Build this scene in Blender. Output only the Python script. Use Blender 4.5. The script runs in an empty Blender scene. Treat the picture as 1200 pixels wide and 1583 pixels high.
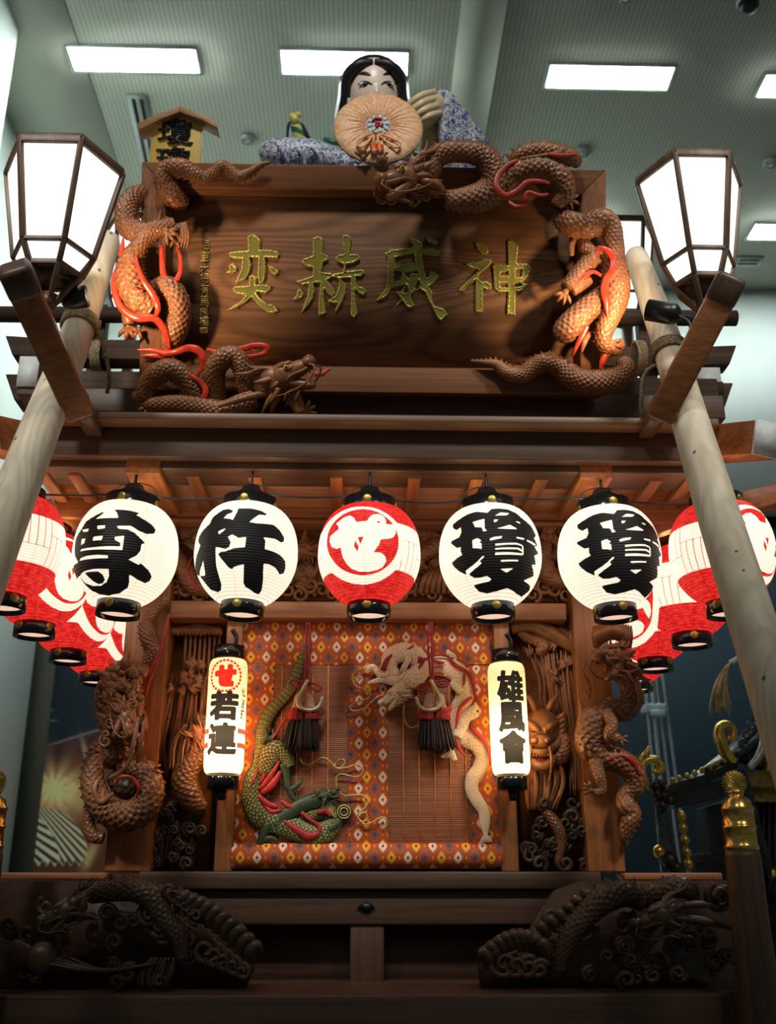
import bpy, math, random
import numpy as np
from mathutils import Vector, Matrix

S = bpy.context.scene
COL = S.collection
rng = np.random.default_rng(7)
random.seed(7)
R_ = math.radians

# ---------------------------------------------------------------- camera
IW, IH, FPX = 1200.0, 1583.0, 1600.0
PITCH, YAW = R_(20.25), R_(1.5)
CAM = np.array((0.03, 0.0, 1.5))
_cp, _sp, _cy, _sy = math.cos(PITCH), math.sin(PITCH), math.cos(YAW), math.sin(YAW)
FWD = np.array((_sy * _cp, _cy * _cp, _sp))
RGT = np.array((_cy, -_sy, 0.0))
UPV = np.cross(RGT, FWD)
cam_d = bpy.data.cameras.new('camera')
cam_d.sensor_fit = 'VERTICAL'
cam_d.sensor_height = 36.0
cam_d.lens = FPX / IH * 36.0
cam_d.clip_start, cam_d.clip_end = 0.05, 100
cam_d.dof.use_dof = True
cam_d.dof.focus_distance = 3.55
cam_d.dof.aperture_fstop = 3.2
cam = bpy.data.objects.new('camera', cam_d)
COL.objects.link(cam)
cam.matrix_world = Matrix(((RGT[0], UPV[0], -FWD[0], CAM[0]), (RGT[1], UPV[1], -FWD[1], CAM[1]),
                           (RGT[2], UPV[2], -FWD[2], CAM[2]), (0, 0, 0, 1)))
S.camera = cam

# ---------------------------------------------------------------- view, world, light levels
S.view_settings.view_transform = 'Standard'
S.view_settings.look = 'None'
S.view_settings.gamma = 1.0
S.view_settings.exposure = 0.0
S.view_settings.use_curve_mapping = False
wd = bpy.data.worlds.new('hall_air')
S.world = wd
wd.use_nodes = True
wd.node_tree.nodes['Background'].inputs[0].default_value = (0.68, 0.80, 0.76, 1)
wd.node_tree.nodes['Background'].inputs[1].default_value = 0.085
L_CEIL = 52.0          # ceiling fixtures
L_PAPER = 1.0         # round lanterns
L_ANDON = 1.25          # hexagonal lamps
L_SPOT = 19.0          # clamp spot lamps, watts
L_FILL = 1500.0       # unseen spots added as fill for poles, sign and doll, watts
for lx, to, ang, k in ((-3.6, (-1.22, 3.1, 3.2), 18, 1.0), (3.6, (1.22, 3.1, 3.2), 18, 1.0), (-.8, (0, 3.3, 3.95), 32, .66), (0.3, (.05, 4.1, 4.95), 14, .55)):
    ld = bpy.data.lights.new('fill_spot', 'SPOT')
    ld.energy, ld.color, ld.spot_size, ld.spot_blend, ld.shadow_soft_size = L_FILL * k, (1.0, .96, .88), R_(ang), .9, .45
    lo = bpy.data.objects.new('fill_spot', ld)
    COL.objects.link(lo)
    lo.location = (lx, -2.2, 8.0)
    lo.rotation_euler = (Vector(to) - lo.location).to_track_quat('-Z', 'Y').to_euler()



def ray(px, py):
    return FWD + RGT * ((px - IW / 2) / FPX) - UPV * ((py - IH / 2) / FPX)


def at(px, py, Y):
    """the place where the line of sight through a photo point meets the depth plane Y"""
    d = ray(px, py)
    return CAM + d * ((Y - CAM[1]) / d[1])


def atz(px, py, z):
    d = ray(px, py)
    return CAM + d * ((z - CAM[2]) / d[2])


def zat(py, Y, px=600):
    return float(at(px, py, Y)[2])


def pix(P):
    q = np.asarray(P, float) - CAM
    D = q @ FWD
    return np.stack([IW / 2 + FPX * (q @ RGT) / D, IH / 2 - FPX * (q @ UPV) / D], -1)


class PL:
    """an upright or tilted plane in the place: V() gives points on it or standing off it by a distance"""
    def __init__(s, p0, n):
        s.p0 = np.asarray(p0, float)
        s.n = np.asarray(n, float) / np.linalg.norm(n)

    def V(s, px, py, off=0.0):
        d = ray(px, py)
        t = ((s.p0 + s.n * off - CAM) @ s.n) / (d @ s.n)
        return CAM + d * t

    def m(s, px, py):           # metres per photo pixel there
        return float(((s.V(px, py) - CAM) @ FWD) / FPX)

    def path(s, pts):
        """(px,py,radius px[,off]) rows -> (x,y,z,r)"""
        out = []
        for q in pts:
            r = q[2] * s.m(q[0], q[1])
            off = q[3] if len(q) > 3 else 0.0
            p = s.V(q[0], q[1], off)
            out.append((p[0], p[1], p[2], r))
        return np.array(out)


def YP(Y):
    return PL((0, Y, 0), (0, -1, 0))


# ---------------------------------------------------------------- scene tree
def tag(o, label=None, cat=None, group=None, kind=None):
    for k, v in (('label', label), ('category', cat), ('group', group), ('kind', kind)):
        if v:
            o[k] = v
    return o


def thing(name, label, cat, loc=(0, 0, 0), group=None):
    o = bpy.data.objects.new(name, None)
    o.empty_display_size = 0.05
    o.location = Vector([float(c) for c in loc])
    COL.objects.link(o)
    return tag(o, label, cat, group)


def copy_tree(o, parent=None):
    c = o.copy()
    COL.objects.link(c)
    if parent:
        c.parent = parent
    for ch in [x for x in S.objects if x.parent == o]:
        copy_tree(ch, c)
    return c


class MB:
    def __init__(s):
        s.v, s.f, s.a, s.n = [], [], [], 0

    def add(s, v, faces, a=None):
        v = np.asarray(v, float).reshape(-1, 3)
        s.v.append(v)
        if not isinstance(faces, list) or (faces and not isinstance(faces[0], np.ndarray)):
            grp = {}
            for q in faces:
                grp.setdefault(len(q), []).append(q)
            faces = [np.array(g, int) for g in grp.values()]
        for q in faces:
            if len(q):
                s.f.append(np.asarray(q, int) + s.n)
        s.a.append(np.zeros(len(v)) if a is None else np.asarray(a, float))
        s.n += len(v)

    def build_each(s, name, mat, parent):
        for v, f, n0 in s.chunks():
            m = MB()
            m.add(v, [q for q in f])
            m.build(name, mat, parent)

    def chunks(s):
        n0, out = 0, []
        for v in s.v:
            n1 = n0 + len(v)
            out.append((v, [q - n0 for q in s.f if len(q) and n0 <= q.min() and q.max() < n1], n0))
            n0 = n1
        return out

    def build(s, name, mat, parent=None, smooth=True, bevel=0, attrs=None, offset=None, remesh=0, subd=0):
        V = np.concatenate(s.v)
        base = None
        if parent is not None:
            p, loc = parent, np.zeros(3)
            while p is not None:
                loc += np.array(p.location)
                p = p.parent
            base = loc
        if offset is not None:
            base = np.asarray(offset, float)
        if base is not None:
            V = V - base
        me = bpy.data.meshes.new(name)
        me.vertices.add(len(V))
        me.vertices.foreach_set('co', V.astype(np.float32).ravel())
        loops = np.concatenate([q.ravel() for q in s.f])
        sizes = np.concatenate([np.full(len(q), q.shape[1]) for q in s.f])
        starts = np.concatenate([[0], np.cumsum(sizes)[:-1]])
        me.loops.add(len(loops))
        me.loops.foreach_set('vertex_index', loops.astype(np.int32))
        me.polygons.add(len(sizes))
        me.polygons.foreach_set('loop_start', starts.astype(np.int32))
        me.polygons.foreach_set('loop_total', sizes.astype(np.int32))
        me.update(calc_edges=True)
        if smooth:
            me.polygons.foreach_set('use_smooth', np.ones(len(sizes), bool))
        A = np.concatenate(s.a)
        if np.any(A):
            me.attributes.new('val', 'FLOAT', 'POINT').data.foreach_set('value', A.astype(np.float32))
        for k, arr in (attrs or {}).items():
            arr = np.asarray(arr, np.float32)
            if arr.ndim == 1:
                me.attributes.new(k, 'FLOAT', 'POINT').data.foreach_set('value', arr)
            else:
                me.attributes.new(k, 'FLOAT_COLOR', 'POINT').data.foreach_set('color', np.c_[arr, np.ones(len(arr))].astype(np.float32).ravel())
        me.materials.append(mat)
        me.validate()
        o = bpy.data.objects.new(name, me)
        COL.objects.link(o)
        if parent is not None:
            o.parent = parent
        elif offset is not None:
            o.location = Vector([float(c) for c in offset])
        if bevel:
            b = o.modifiers.new('edge', 'BEVEL')
            b.width, b.segments, b.limit_method = bevel, 2, 'ANGLE'
            if smooth:
                pass
        if remesh:
            r = o.modifiers.new('join', 'REMESH')
            r.mode, r.voxel_size, r.use_smooth_shade = 'VOXEL', remesh, True
            sm = o.modifiers.new('soft', 'SMOOTH')
            sm.iterations, sm.factor = 3, 0.5
        if subd:
            o.modifiers.new('sub', 'SUBSURF').render_levels = subd
        return o


QB = [(0, 3, 2, 1), (4, 5, 6, 7), (0, 1, 5, 4), (1, 2, 6, 5), (2, 3, 7, 6), (3, 0, 4, 7)]


def box(mb, x0, x1, y0, y1, z0, z1):
    mb.add([(x0, y0, z0), (x1, y0, z0), (x1, y1, z0), (x0, y1, z0), (x0, y0, z1), (x1, y0, z1), (x1, y1, z1), (x0, y1, z1)], QB)
    return mb


def nrm(v):
    v = np.asarray(v, float)
    return v / (np.linalg.norm(v, axis=-1, keepdims=True) + 1e-12)


def bar(mb, p0, p1, w, h, up=(0, 0, 1), w1=None, h1=None):
    p0, p1 = np.asarray(p0, float), np.asarray(p1, float)
    t = nrm(p1 - p0)
    s = nrm(np.cross(t, up))
    u = np.cross(s, t)
    w1, h1 = w1 or w, h1 or h
    v = []
    for p, a, b in ((p0, w, h), (p1, w1, h1)):
        v += [p - s * a / 2 - u * b / 2, p + s * a / 2 - u * b / 2, p + s * a / 2 + u * b / 2, p - s * a / 2 + u * b / 2]
    mb.add(v, QB)
    return mb


def prism(mb, pts, vec):
    pts = np.asarray(pts, float)
    n = len(pts)
    v = np.concatenate([pts, pts + np.asarray(vec, float)])
    f = [tuple(range(n)), tuple(range(2 * n - 1, n - 1, -1))] + [(i, i + n, (i + 1) % n + n, (i + 1) % n) for i in range(n)]
    mb.add(v, f)
    return mb


def catmull(P, m):
    P = np.asarray(P, float)
    if len(P) == 2:
        t = np.linspace(0, 1, m)[:, None]
        return P[0] * (1 - t) + P[1] * t
    Q = np.vstack([2 * P[0] - P[1], P, 2 * P[-1] - P[-2]])
    seg = len(P) - 1
    dens = []
    for i in range(seg):
        t = np.linspace(0, 1, 24, endpoint=False)[:, None]
        a, b, c, d = Q[i], Q[i + 1], Q[i + 2], Q[i + 3]
        dens.append(0.5 * (2 * b + (c - a) * t + (2 * a - 5 * b + 4 * c - d) * t ** 2 + (3 * b - a - 3 * c + d) * t ** 3))
    dens.append(P[-1:])
    D = np.concatenate(dens)
    L = np.concatenate([[0], np.cumsum(np.linalg.norm(np.diff(D[:, :3], axis=0), axis=1))])
    T = np.linspace(0, L[-1], m)
    return np.stack([np.interp(T, L, D[:, k]) for k in range(D.shape[1])], 1)


def sweep(mb, pts, n=10, m=None, ref=(0, -1, 0), flat=1.0, scale=None, amp=0.12, belly=None, raw=False, groove=0):
    """a round or flattened body along a path of (x,y,z,r); scale=(row length, scales around) carves overlapping scales"""
    P = np.asarray(pts, float)
    if not raw:
        L = np.linalg.norm(np.diff(P[:, :3], axis=0), axis=1).sum()
        if m is None:
            m = max(6, len(P) * 4)
            if scale:
                m = max(m, min(700, int(L / scale[0] * 5)))
        P = catmull(P, m)
    m = len(P)
    X, r = P[:, :3], np.maximum(P[:, 3], 2e-4)
    T = nrm(np.gradient(X, axis=0))
    ref = np.asarray(ref, float)
    N = ref - (T @ ref)[:, None] * T
    ln = np.linalg.norm(N, axis=1)
    for i in range(m):
        if ln[i] < 0.15 and i:
            N[i] = N[i - 1] - (N[i - 1] @ T[i]) * T[i]
    N = nrm(N)
    B = np.cross(T, N)
    th = np.linspace(0, 2 * np.pi, n, endpoint=False)
    s = np.concatenate([[0], np.cumsum(np.linalg.norm(np.diff(X, axis=0), axis=1))])
    rad = np.repeat(r[:, None], n, 1)
    val = None
    if scale:
        a = (s / scale[0])[:, None]
        b = (th * scale[1] / (2 * np.pi))[None, :]
        fA = (b % 1) - 0.5
        fB = ((b + 0.5) % 1) - 0.5
        hA = (a / 2 + 1.3 * fA ** 2) % 1
        hB = (a / 2 + 0.5 + 1.3 * fB ** 2) % 1
        h = np.maximum(hA, hB)
        if belly is not None:
            k = np.clip((np.cos(th - belly) - 0.55) / 0.1, 0, 1)[None, :]
            hb = 1 - np.abs((a * 0.7) % 1 - 0.5) * 2
            h = h * (1 - k) + hb * k
        rad = rad * (1 + amp * (h - 0.75))
        val = h.ravel()
    if groove:
        rad = rad * (1 + 0.16 * np.cos(th * groove))[None, :]
    V = X[:, None] + rad[..., None] * (np.cos(th)[None, :, None] * N[:, None] * flat + np.sin(th)[None, :, None] * B[:, None])
    V = V.reshape(-1, 3)
    i = np.arange(m - 1)[:, None] * n
    j = np.arange(n)[None, :]
    j2 = (j + 1) % n
    F = np.stack([i + j, i + j2, i + n + j2, i + n + j], -1).reshape(-1, 4)
    V = np.vstack([V, X[0], X[-1]])
    c0, c1 = m * n, m * n + 1
    jj = np.arange(n)
    t0 = np.stack([np.full(n, c0), (jj + 1) % n, jj], 1)
    t1 = np.stack([np.full(n, c1), (m - 1) * n + jj, (m - 1) * n + (jj + 1) % n], 1)
    if val is not None:
        val = np.concatenate([val, [0.8, 0.8]])
    mb.add(V, [F, t0, t1], val)
    return P, T, N, B


def spikes(mb, info, step, h, side=1.0, lean=0.5, w=0.5, angle=None):
    """dorsal fins along a swept body"""
    P, T, N, B = info
    s = np.concatenate([[0], np.cumsum(np.linalg.norm(np.diff(P[:, :3], axis=0), axis=1))])
    for t in np.arange(step * 0.5, s[-1], step):
        i = int(np.searchsorted(s, t))
        i = min(i, len(P) - 1)
        b = B[i] * side if angle is None else (B[i] * math.sin(angle) + N[i] * math.cos(angle))
        r = P[i, 3]
        hh = h * min(1.0, r / (0.6 * P[:, 3].max()) + 0.2)
        p0 = P[i, :3] + b * r * 0.85
        tip = p0 + b * hh - T[i] * hh * lean
        c = np.cross(T[i], b)
        q = [p0 + T[i] * step * w, p0 + c * r * 0.18, p0 - T[i] * step * w, p0 - c * r * 0.18, tip]
        mb.add(q, [(0, 1, 4), (1, 2, 4), (2, 3, 4), (3, 0, 4)])


def ell(mb, c, rad, ax=None, n=16, m=10, a=None):
    th = np.linspace(0, 2 * np.pi, n, endpoint=False)
    ph = np.linspace(0, np.pi, m + 1)[1:-1]
    u = np.stack([np.outer(np.sin(ph), np.cos(th)), np.outer(np.sin(ph), np.sin(th)), np.outer(np.cos(ph), np.ones(n))], -1).reshape(-1, 3)
    u = np.vstack([u, (0, 0, 1), (0, 0, -1)]) * np.asarray(rad, float)
    if ax is not None:
        u = u @ np.asarray(ax, float)
    k = m - 1
    i = np.arange(k - 1)[:, None] * n
    j = np.arange(n)[None, :]
    F = np.stack([i + j, i + n + j, i + n + (j + 1) % n, i + (j + 1) % n], -1).reshape(-1, 4)
    jj = np.arange(n)
    t0 = np.stack([np.full(n, k * n), jj, (jj + 1) % n], 1)
    t1 = np.stack([np.full(n, k * n + 1), (k - 1) * n + (jj + 1) % n, (k - 1) * n + jj], 1)
    mb.add(u + np.asarray(c, float), [F, t0, t1], None if a is None else np.full(len(u), a))


def lathe(mb, prof, c=(0, 0, 0), n=32, ax=None, closed=True, gear=None):
    prof = np.asarray(prof, float)
    k = len(prof)
    th = np.linspace(0, 2 * np.pi, n, endpoint=False)
    V = np.stack([prof[:, :1] * np.cos(th), prof[:, :1] * np.sin(th), np.repeat(prof[:, 1:2], n, 1)], -1).reshape(-1, 3)
    if ax is not None:
        V = V @ np.asarray(ax, float)
    V = V + np.asarray(c, float)
    i = np.arange(k - 1)[:, None] * n
    j = np.arange(n)[None, :]
    F = np.stack([i + j, i + (j + 1) % n, i + n + (j + 1) % n, i + n + j], -1).reshape(-1, 4)
    fs = [F]
    if closed:
        fs += [np.arange(n - 1, -1, -1)[None, :], (np.arange(n) + (k - 1) * n)[None, :]]
    mb.add(V, fs)


# ---------------------------------------------------------------- outlines as signed distance
def sd_segs(A, B, U, W):
    U, W = np.asarray(U, float).ravel(), np.asarray(W, float).ravel()
    best = np.full(len(U), 1e9)
    odd = np.zeros(len(U), bool)
    for (ax, ay), (bx, by) in zip(A, B):
        dx, dy = bx - ax, by - ay
        l2 = dx * dx + dy * dy + 1e-18
        t = np.clip(((U - ax) * dx + (W - ay) * dy) / l2, 0, 1)
        best = np.minimum(best, (U - ax - t * dx) ** 2 + (W - ay - t * dy) ** 2)
        if (ay > by) != (by > ay) or ay != by:
            c = (ay > W) != (by > W)
            if c.any():
                xs = ax + (W[c] - ay) * dx / (dy if dy else 1e-12)
                odd[c] ^= U[c] < xs
    d = np.sqrt(best)
    return np.where(odd, d, -d)


def sd_poly(P, U, W):
    P = np.asarray(P, float)
    return sd_segs(P, np.roll(P, -1, 0), U, W)


def sd_glyph(black, holes, U, W, back=()):
    d = np.full(np.size(U), -1e9)
    for p in black:
        d = np.maximum(d, sd_poly(p, U, W))
    for p in holes:
        d = np.minimum(d, -sd_poly(p, U, W))
    for p in back:
        d = np.maximum(d, sd_poly(p, U, W))
    return d


_txt = {}


def text_segs(ch):
    """outline of one written character, as line segments in a unit square"""
    if ch in _txt:
        return _txt[ch]
    cu = bpy.data.curves.new('writing', 'FONT')
    cu.body = ch
    cu.resolution_u = 4
    o = bpy.data.objects.new('writing', cu)
    COL.objects.link(o)
    bpy.context.view_layer.update()
    ev = o.evaluated_get(bpy.context.evaluated_depsgraph_get())
    me = ev.to_mesh()
    v = np.array([(q.co.x, q.co.y) for q in me.vertices])
    cnt = {}
    for p in me.polygons:
        for e in p.edge_keys:
            cnt[e] = cnt.get(e, 0) + 1
    E = np.array([e for e, c in cnt.items() if c == 1], int).reshape(-1, 2)
    A, B = v[E[:, 0]].copy(), v[E[:, 1]].copy()
    ev.to_mesh_clear()
    bpy.data.objects.remove(o)
    bpy.data.curves.remove(cu)
    mn, mx = v.min(0), v.max(0)
    cen, sc = (mn + mx) / 2, (mx - mn).max()
    _txt[ch] = ((A - cen) / sc, (B - cen) / sc, (mx - mn) / sc)
    return _txt[ch]


def sd_text(ch, U, W, cx, cy, w, h, bold=0.0):
    """signed distance (in the units of U, W) to a character centred at cx, cy and about w by h in size"""
    A, B, ext = text_segs(ch)
    kx, ky = w / max(ext[0], .3), h / max(ext[1], .3)
    k = math.sqrt(kx * ky)
    return sd_segs(A, B, (np.ravel(U) - cx) / kx, (np.ravel(W) - cy) / ky) * k + bold * k


def relief(mb, sd, bounds, step, height, mapf):
    """raised shape wherever sd(U,W) > 0, its rim following the outline"""
    u = np.arange(bounds[0], bounds[2] + step, step)
    w = np.arange(bounds[1], bounds[3] + step, step)
    U, Wg = np.meshgrid(u, w)
    nu, nw = len(u), len(w)
    U, Wg = U.ravel(), Wg.ravel()
    d = sd(U, Wg)
    idx = np.arange(nu * nw).reshape(nw, nu)
    a, b, c, e = idx[:-1, :-1].ravel(), idx[:-1, 1:].ravel(), idx[1:, 1:].ravel(), idx[1:, :-1].ravel()
    tri = np.concatenate([np.stack([a, b, c], 1), np.stack([a, c, e], 1)])
    ins = d[tri] > 0
    k = ins.sum(1)
    full = tri[k == 3]
    nu_, nw_, nf = [], [], []
    base = len(U)
    for t, q in zip(tri[(k == 1) | (k == 2)], ins[(k == 1) | (k == 2)]):
        poly = []
        for i in range(3):
            p0, p1 = t[i], t[(i + 1) % 3]
            if q[i]:
                poly.append(int(p0))
            if q[i] != q[(i + 1) % 3]:
                s = d[p0] / (d[p0] - d[p1])
                nu_.append(U[p0] + s * (U[p1] - U[p0]))
                nw_.append(Wg[p0] + s * (Wg[p1] - Wg[p0]))
                poly.append(base + len(nu_) - 1)
        nf.append(tuple(poly))
    UU = np.concatenate([U, nu_])
    WW = np.concatenate([Wg, nw_])
    DD = np.concatenate([d, np.zeros(len(nu_))])
    used = np.zeros(len(UU), bool)
    used[full.ravel()] = True
    for q in nf:
        used[list(q)] = True
    new = np.cumsum(used) - 1
    V = mapf(UU[used], WW[used], height(DD[used], UU[used], WW[used]))
    tri3 = [new[list(q)] for q in nf if len(q) == 3]
    tri4 = [new[list(q)] for q in nf if len(q) == 4]
    fs = [new[full]]
    if tri3:
        fs.append(np.array(tri3))
    if tri4:
        fs.append(np.array(tri4))
    mb.add(V, fs, DD[used] + 1e-4)


# ---------------------------------------------------------------- materials
class X:
    def __init__(s, nt, k):
        s.nt, s.k = nt, k

    def _m(s, op, b=None, c=None):
        n = s.nt.nodes.new('ShaderNodeMath')
        n.operation = op
        for i, q in enumerate((s, b, c)):
            if q is None:
                continue
            if isinstance(q, X):
                s.nt.links.new(q.k, n.inputs[i])
            else:
                n.inputs[i].default_value = q
        return X(s.nt, n.outputs[0])

    def __add__(s, o): return s._m('ADD', o)
    def __sub__(s, o): return s._m('SUBTRACT', o)
    def __mul__(s, o): return s._m('MULTIPLY', o)
    def __truediv__(s, o): return s._m('DIVIDE', o)
    def gt(s, o): return s._m('GREATER_THAN', o)
    def lt(s, o): return s._m('LESS_THAN', o)
    def abs(s): return s._m('ABSOLUTE')
    def sin(s): return s._m('SINE')
    def fr(s): return s._m('FRACT')
    def rnd(s): return s._m('ROUND')
    def mx(s, o): return s._m('MAXIMUM', o)
    def mn(s, o): return s._m('MINIMUM', o)
    def mod(s, o): return s._m('FLOORED_MODULO', o)
    def sqrt(s): return s._m('SQRT')

    def step(s, lo, hi):
        n = s.nt.nodes.new('ShaderNodeMapRange')
        n.interpolation_type = 'SMOOTHSTEP'
        s.nt.links.new(s.k, n.inputs[0])
        n.inputs[1].default_value, n.inputs[2].default_value = lo, hi
        return X(s.nt, n.outputs[0])


class Mat:
    def __init__(s, name, rough=0.5, metal=0.0, spec=0.5, col=(0.5, 0.5, 0.5)):
        s.mat = bpy.data.materials.new(name)
        s.mat.use_nodes = True
        s.nt = s.mat.node_tree
        s.b = s.nt.nodes['Principled BSDF']
        s.b.inputs['Roughness'].default_value = rough
        s.b.inputs['Metallic'].default_value = metal
        s.b.inputs['Specular IOR Level'].default_value = spec
        s.b.inputs['Base Color'].default_value = (*col, 1)

    def xyz(s, kind='Object'):
        n = s.nt.nodes.new('ShaderNodeTexCoord')
        p = s.nt.nodes.new('ShaderNodeSeparateXYZ')
        s.nt.links.new(n.outputs[kind], p.inputs[0])
        return [X(s.nt, p.outputs[i]) for i in range(3)]

    def vec(s, x, y, z):
        n = s.nt.nodes.new('ShaderNodeCombineXYZ')
        for i, q in enumerate((x, y, z)):
            if isinstance(q, X):
                s.nt.links.new(q.k, n.inputs[i])
            else:
                n.inputs[i].default_value = q
        return n.outputs[0]

    def noise(s, scale=(1, 1, 1), detail=4, rough=0.55, coord='Object', dist=0.0):
        t = s.nt.nodes.new('ShaderNodeTexCoord')
        mp = s.nt.nodes.new('ShaderNodeMapping')
        mp.inputs['Scale'].default_value = scale
        s.nt.links.new(t.outputs[coord], mp.inputs[0])
        n = s.nt.nodes.new('ShaderNodeTexNoise')
        n.inputs['Scale'].default_value = 1
        n.inputs['Detail'].default_value = detail
        n.inputs['Roughness'].default_value = rough
        n.inputs['Distortion'].default_value = dist
        s.nt.links.new(mp.outputs[0], n.inputs['Vector'])
        return X(s.nt, n.outputs[0])

    def attr(s, name='val', color=False):
        n = s.nt.nodes.new('ShaderNodeAttribute')
        n.attribute_name = name
        return n.outputs['Color'] if color else X(s.nt, n.outputs['Fac'])

    def mix(s, f, a, b):
        n = s.nt.nodes.new('ShaderNodeMix')
        n.data_type = 'RGBA'
        n.clamp_factor = True
        for i, q in ((0, f), (6, a), (7, b)):
            k = q.k if isinstance(q, X) else q
            if isinstance(k, bpy.types.NodeSocket):
                s.nt.links.new(k, n.inputs[i])
            else:
                n.inputs[i].default_value = k if i == 0 else (*k, 1)
        return n.outputs[2]

    def base(s, c):
        s.nt.links.new(c, s.b.inputs['Base Color'])
        return s

    def bump(s, h, strength=0.3, dist=0.01):
        n = s.nt.nodes.new('ShaderNodeBump')
        n.inputs['Strength'].default_value = strength
        n.inputs['Distance'].default_value = dist
        s.nt.links.new(h.k, n.inputs['Height'])
        s.nt.links.new(n.outputs[0], s.b.inputs['Normal'])
        return s

    def emit(s, c, strength):
        if isinstance(c, tuple):
            s.b.inputs['Emission Color'].default_value = (*c, 1)
        else:
            s.nt.links.new(c, s.b.inputs['Emission Color'])
        s.b.inputs['Emission Strength'].default_value = strength
        return s


def plain(name, col, rough=0.5, metal=0.0, spec=0.5, var=0.15, sc=40):
    m = Mat(name, rough, metal, spec, col)
    f = m.noise((sc, sc, sc), 3)
    d = tuple(max(0, c * (1 - var * 2)) for c in col)
    l = tuple(min(1, c * (1 + var)) for c in col)
    m.base(m.mix(f.step(0.3, 0.7), d, l))
    return m.mat


def wood(name, c1, c2, axis='X', rough=0.45, ring=0.0, fine=60, spec=0.4):
    m = Mat(name, rough, 0, spec)
    k = {'X': (2.2, fine, fine), 'Y': (fine, 2.2, fine), 'Z': (fine, fine, 2.2), 'N': (30, 30, 30)}[axis]
    f = m.noise(k, 5, 0.6)
    g = m.noise(tuple(q / 9 for q in k), 2)
    h = f * 0.6 + g * 0.4
    col = m.mix(h.step(0.32, 0.68), c1, c2)
    if ring:
        q = {'X': (0.55, 3.0, 3.0), 'Y': (3, .55, 3), 'Z': (3.0, 3.0, 0.55), 'N': (1, 1, 1)}[axis]
        r = m.noise(q, 1.5, 0.4, dist=0.3)
        ln = ((r * 170).sin() * 0.5 + 0.5)
        ln = ln * ln * ring
        col = m.mix(ln, col, tuple(c * 0.35 for c in c1))
    m.base(col)
    m.bump(f, 0.12, 0.004)
    return m.mat


WX = wood('timber_along', (.19, .066, .023), (.40, .150, .052), 'X')
WY = wood('timber_deep', (.19, .066, .023), (.40, .150, .052), 'Y')
WZ = wood('timber_upright', (.19, .066, .023), (.40, .150, .052), 'Z')
WDX = wood('dark_timber_along', (.050, .027, .017), (.115, .062, .038), 'X')
WDZ = wood('dark_timber', (.050, .027, .017), (.115, .062, .038), 'Z')
WGX = wood('weathered_timber', (.045, .029, .021), (.100, .067, .050), 'X', .75, spec=.12)
WGY = wood('weathered_timber_deep', (.060, .036, .026), (.125, .082, .060), 'Y')
PANEL = wood('sign_board', (.150, .068, .032), (.255, .124, .060), 'X', 0.6, ring=0.5, fine=45, spec=.2)
FRX = wood('sign_frame_along', (.13, .052, .022), (.27, .11, .045), 'X', .55, spec=.25)
FRZ = wood('sign_frame_upright', (.13, .052, .022), (.27, .11, .045), 'Z', .55, spec=.25)
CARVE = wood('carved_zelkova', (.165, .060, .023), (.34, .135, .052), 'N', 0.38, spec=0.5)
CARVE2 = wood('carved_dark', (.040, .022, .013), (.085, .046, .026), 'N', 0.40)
RED = plain('red_paint', (.62, .045, .020), 0.28, var=0.2)
REDD = plain('deep_red_paint', (.36, .022, .012), 0.4)
LACQ = plain('black_lacquer', (.010, .010, .012), 0.18, spec=0.6, var=0.05)
BLACK = plain('black_metal', (.012, .012, .013), 0.35)
CABLE = plain('black_rubber', (.012, .011, .011), 0.6)
GOLD = plain('gold_leaf', (.80, .55, .12), 0.30, 0.9, var=0.12)
GOLDD = plain('old_gold', (.55, .38, .09), 0.35, 0.8, var=0.2)
BRASS = plain('brass', (.78, .50, .13), 0.22, 0.95, var=0.1)
STEEL = plain('steel', (.45, .48, .50), 0.35, 0.7)
WHITEP = plain('white_gofun', (.62, .66, .66), 0.6, var=0.05)
ROPE = plain('hemp_rope', (.30, .22, .12), 0.8, var=0.3, sc=120)
SKIN = plain('doll_skin', (.82, .68, .58), 0.35, var=0.05, sc=8)
SKIN2 = plain('doll_hand', (.70, .55, .34), 0.40, var=0.08, sc=8)
HAIR = plain('doll_hair', (.010, .011, .014), 0.45)
EYEW = plain('eye_white', (.75, .72, .66), 0.3, var=0.02)
# ================================================================ the hall
ZC = 9.2                                     # ceiling height
YB = float(atz(1100, 447, ZC)[1])            # back wall
XL = float(atz(16, 189, ZC)[0])              # left wall
ZD = zat(746, YB - 0.5, 1150)                # lower edge of the white upper wall


def room_wall(name, col, rough=0.8):
    m = Mat(name, rough, 0, 0.2, col)
    f = m.noise((0.8, 0.8, 0.8), 2)
    m.base(m.mix(f.step(.3, .7), tuple(c * .95 for c in col), col))
    return m.mat


M_WALL = room_wall('wall_paint', (.78, .86, .83))
M_NAVY = room_wall('navy_panel', (.022, .042, .058), 0.6)
m = Mat('ceiling_boards', 0.8, 0, 0.2)
x, y, z = m.xyz()
ln = ((x * (2 * math.pi / 0.045)).sin() * .5 + .5)
m.base(m.mix(ln.step(.1, .6), (.33, .335, .28), (.44, .45, .385)))
M_CEIL = m.mat
M_CEIL2 = room_wall('ceiling_plain', (.42, .43, .36))
M_BEAMC = room_wall('ceiling_beam', (.38, .40, .33))


def struct(name, mb, mat, smooth=False, bevel=0):
    return tag(mb.build(name, mat, smooth=smooth, bevel=bevel), kind='structure')


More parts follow.
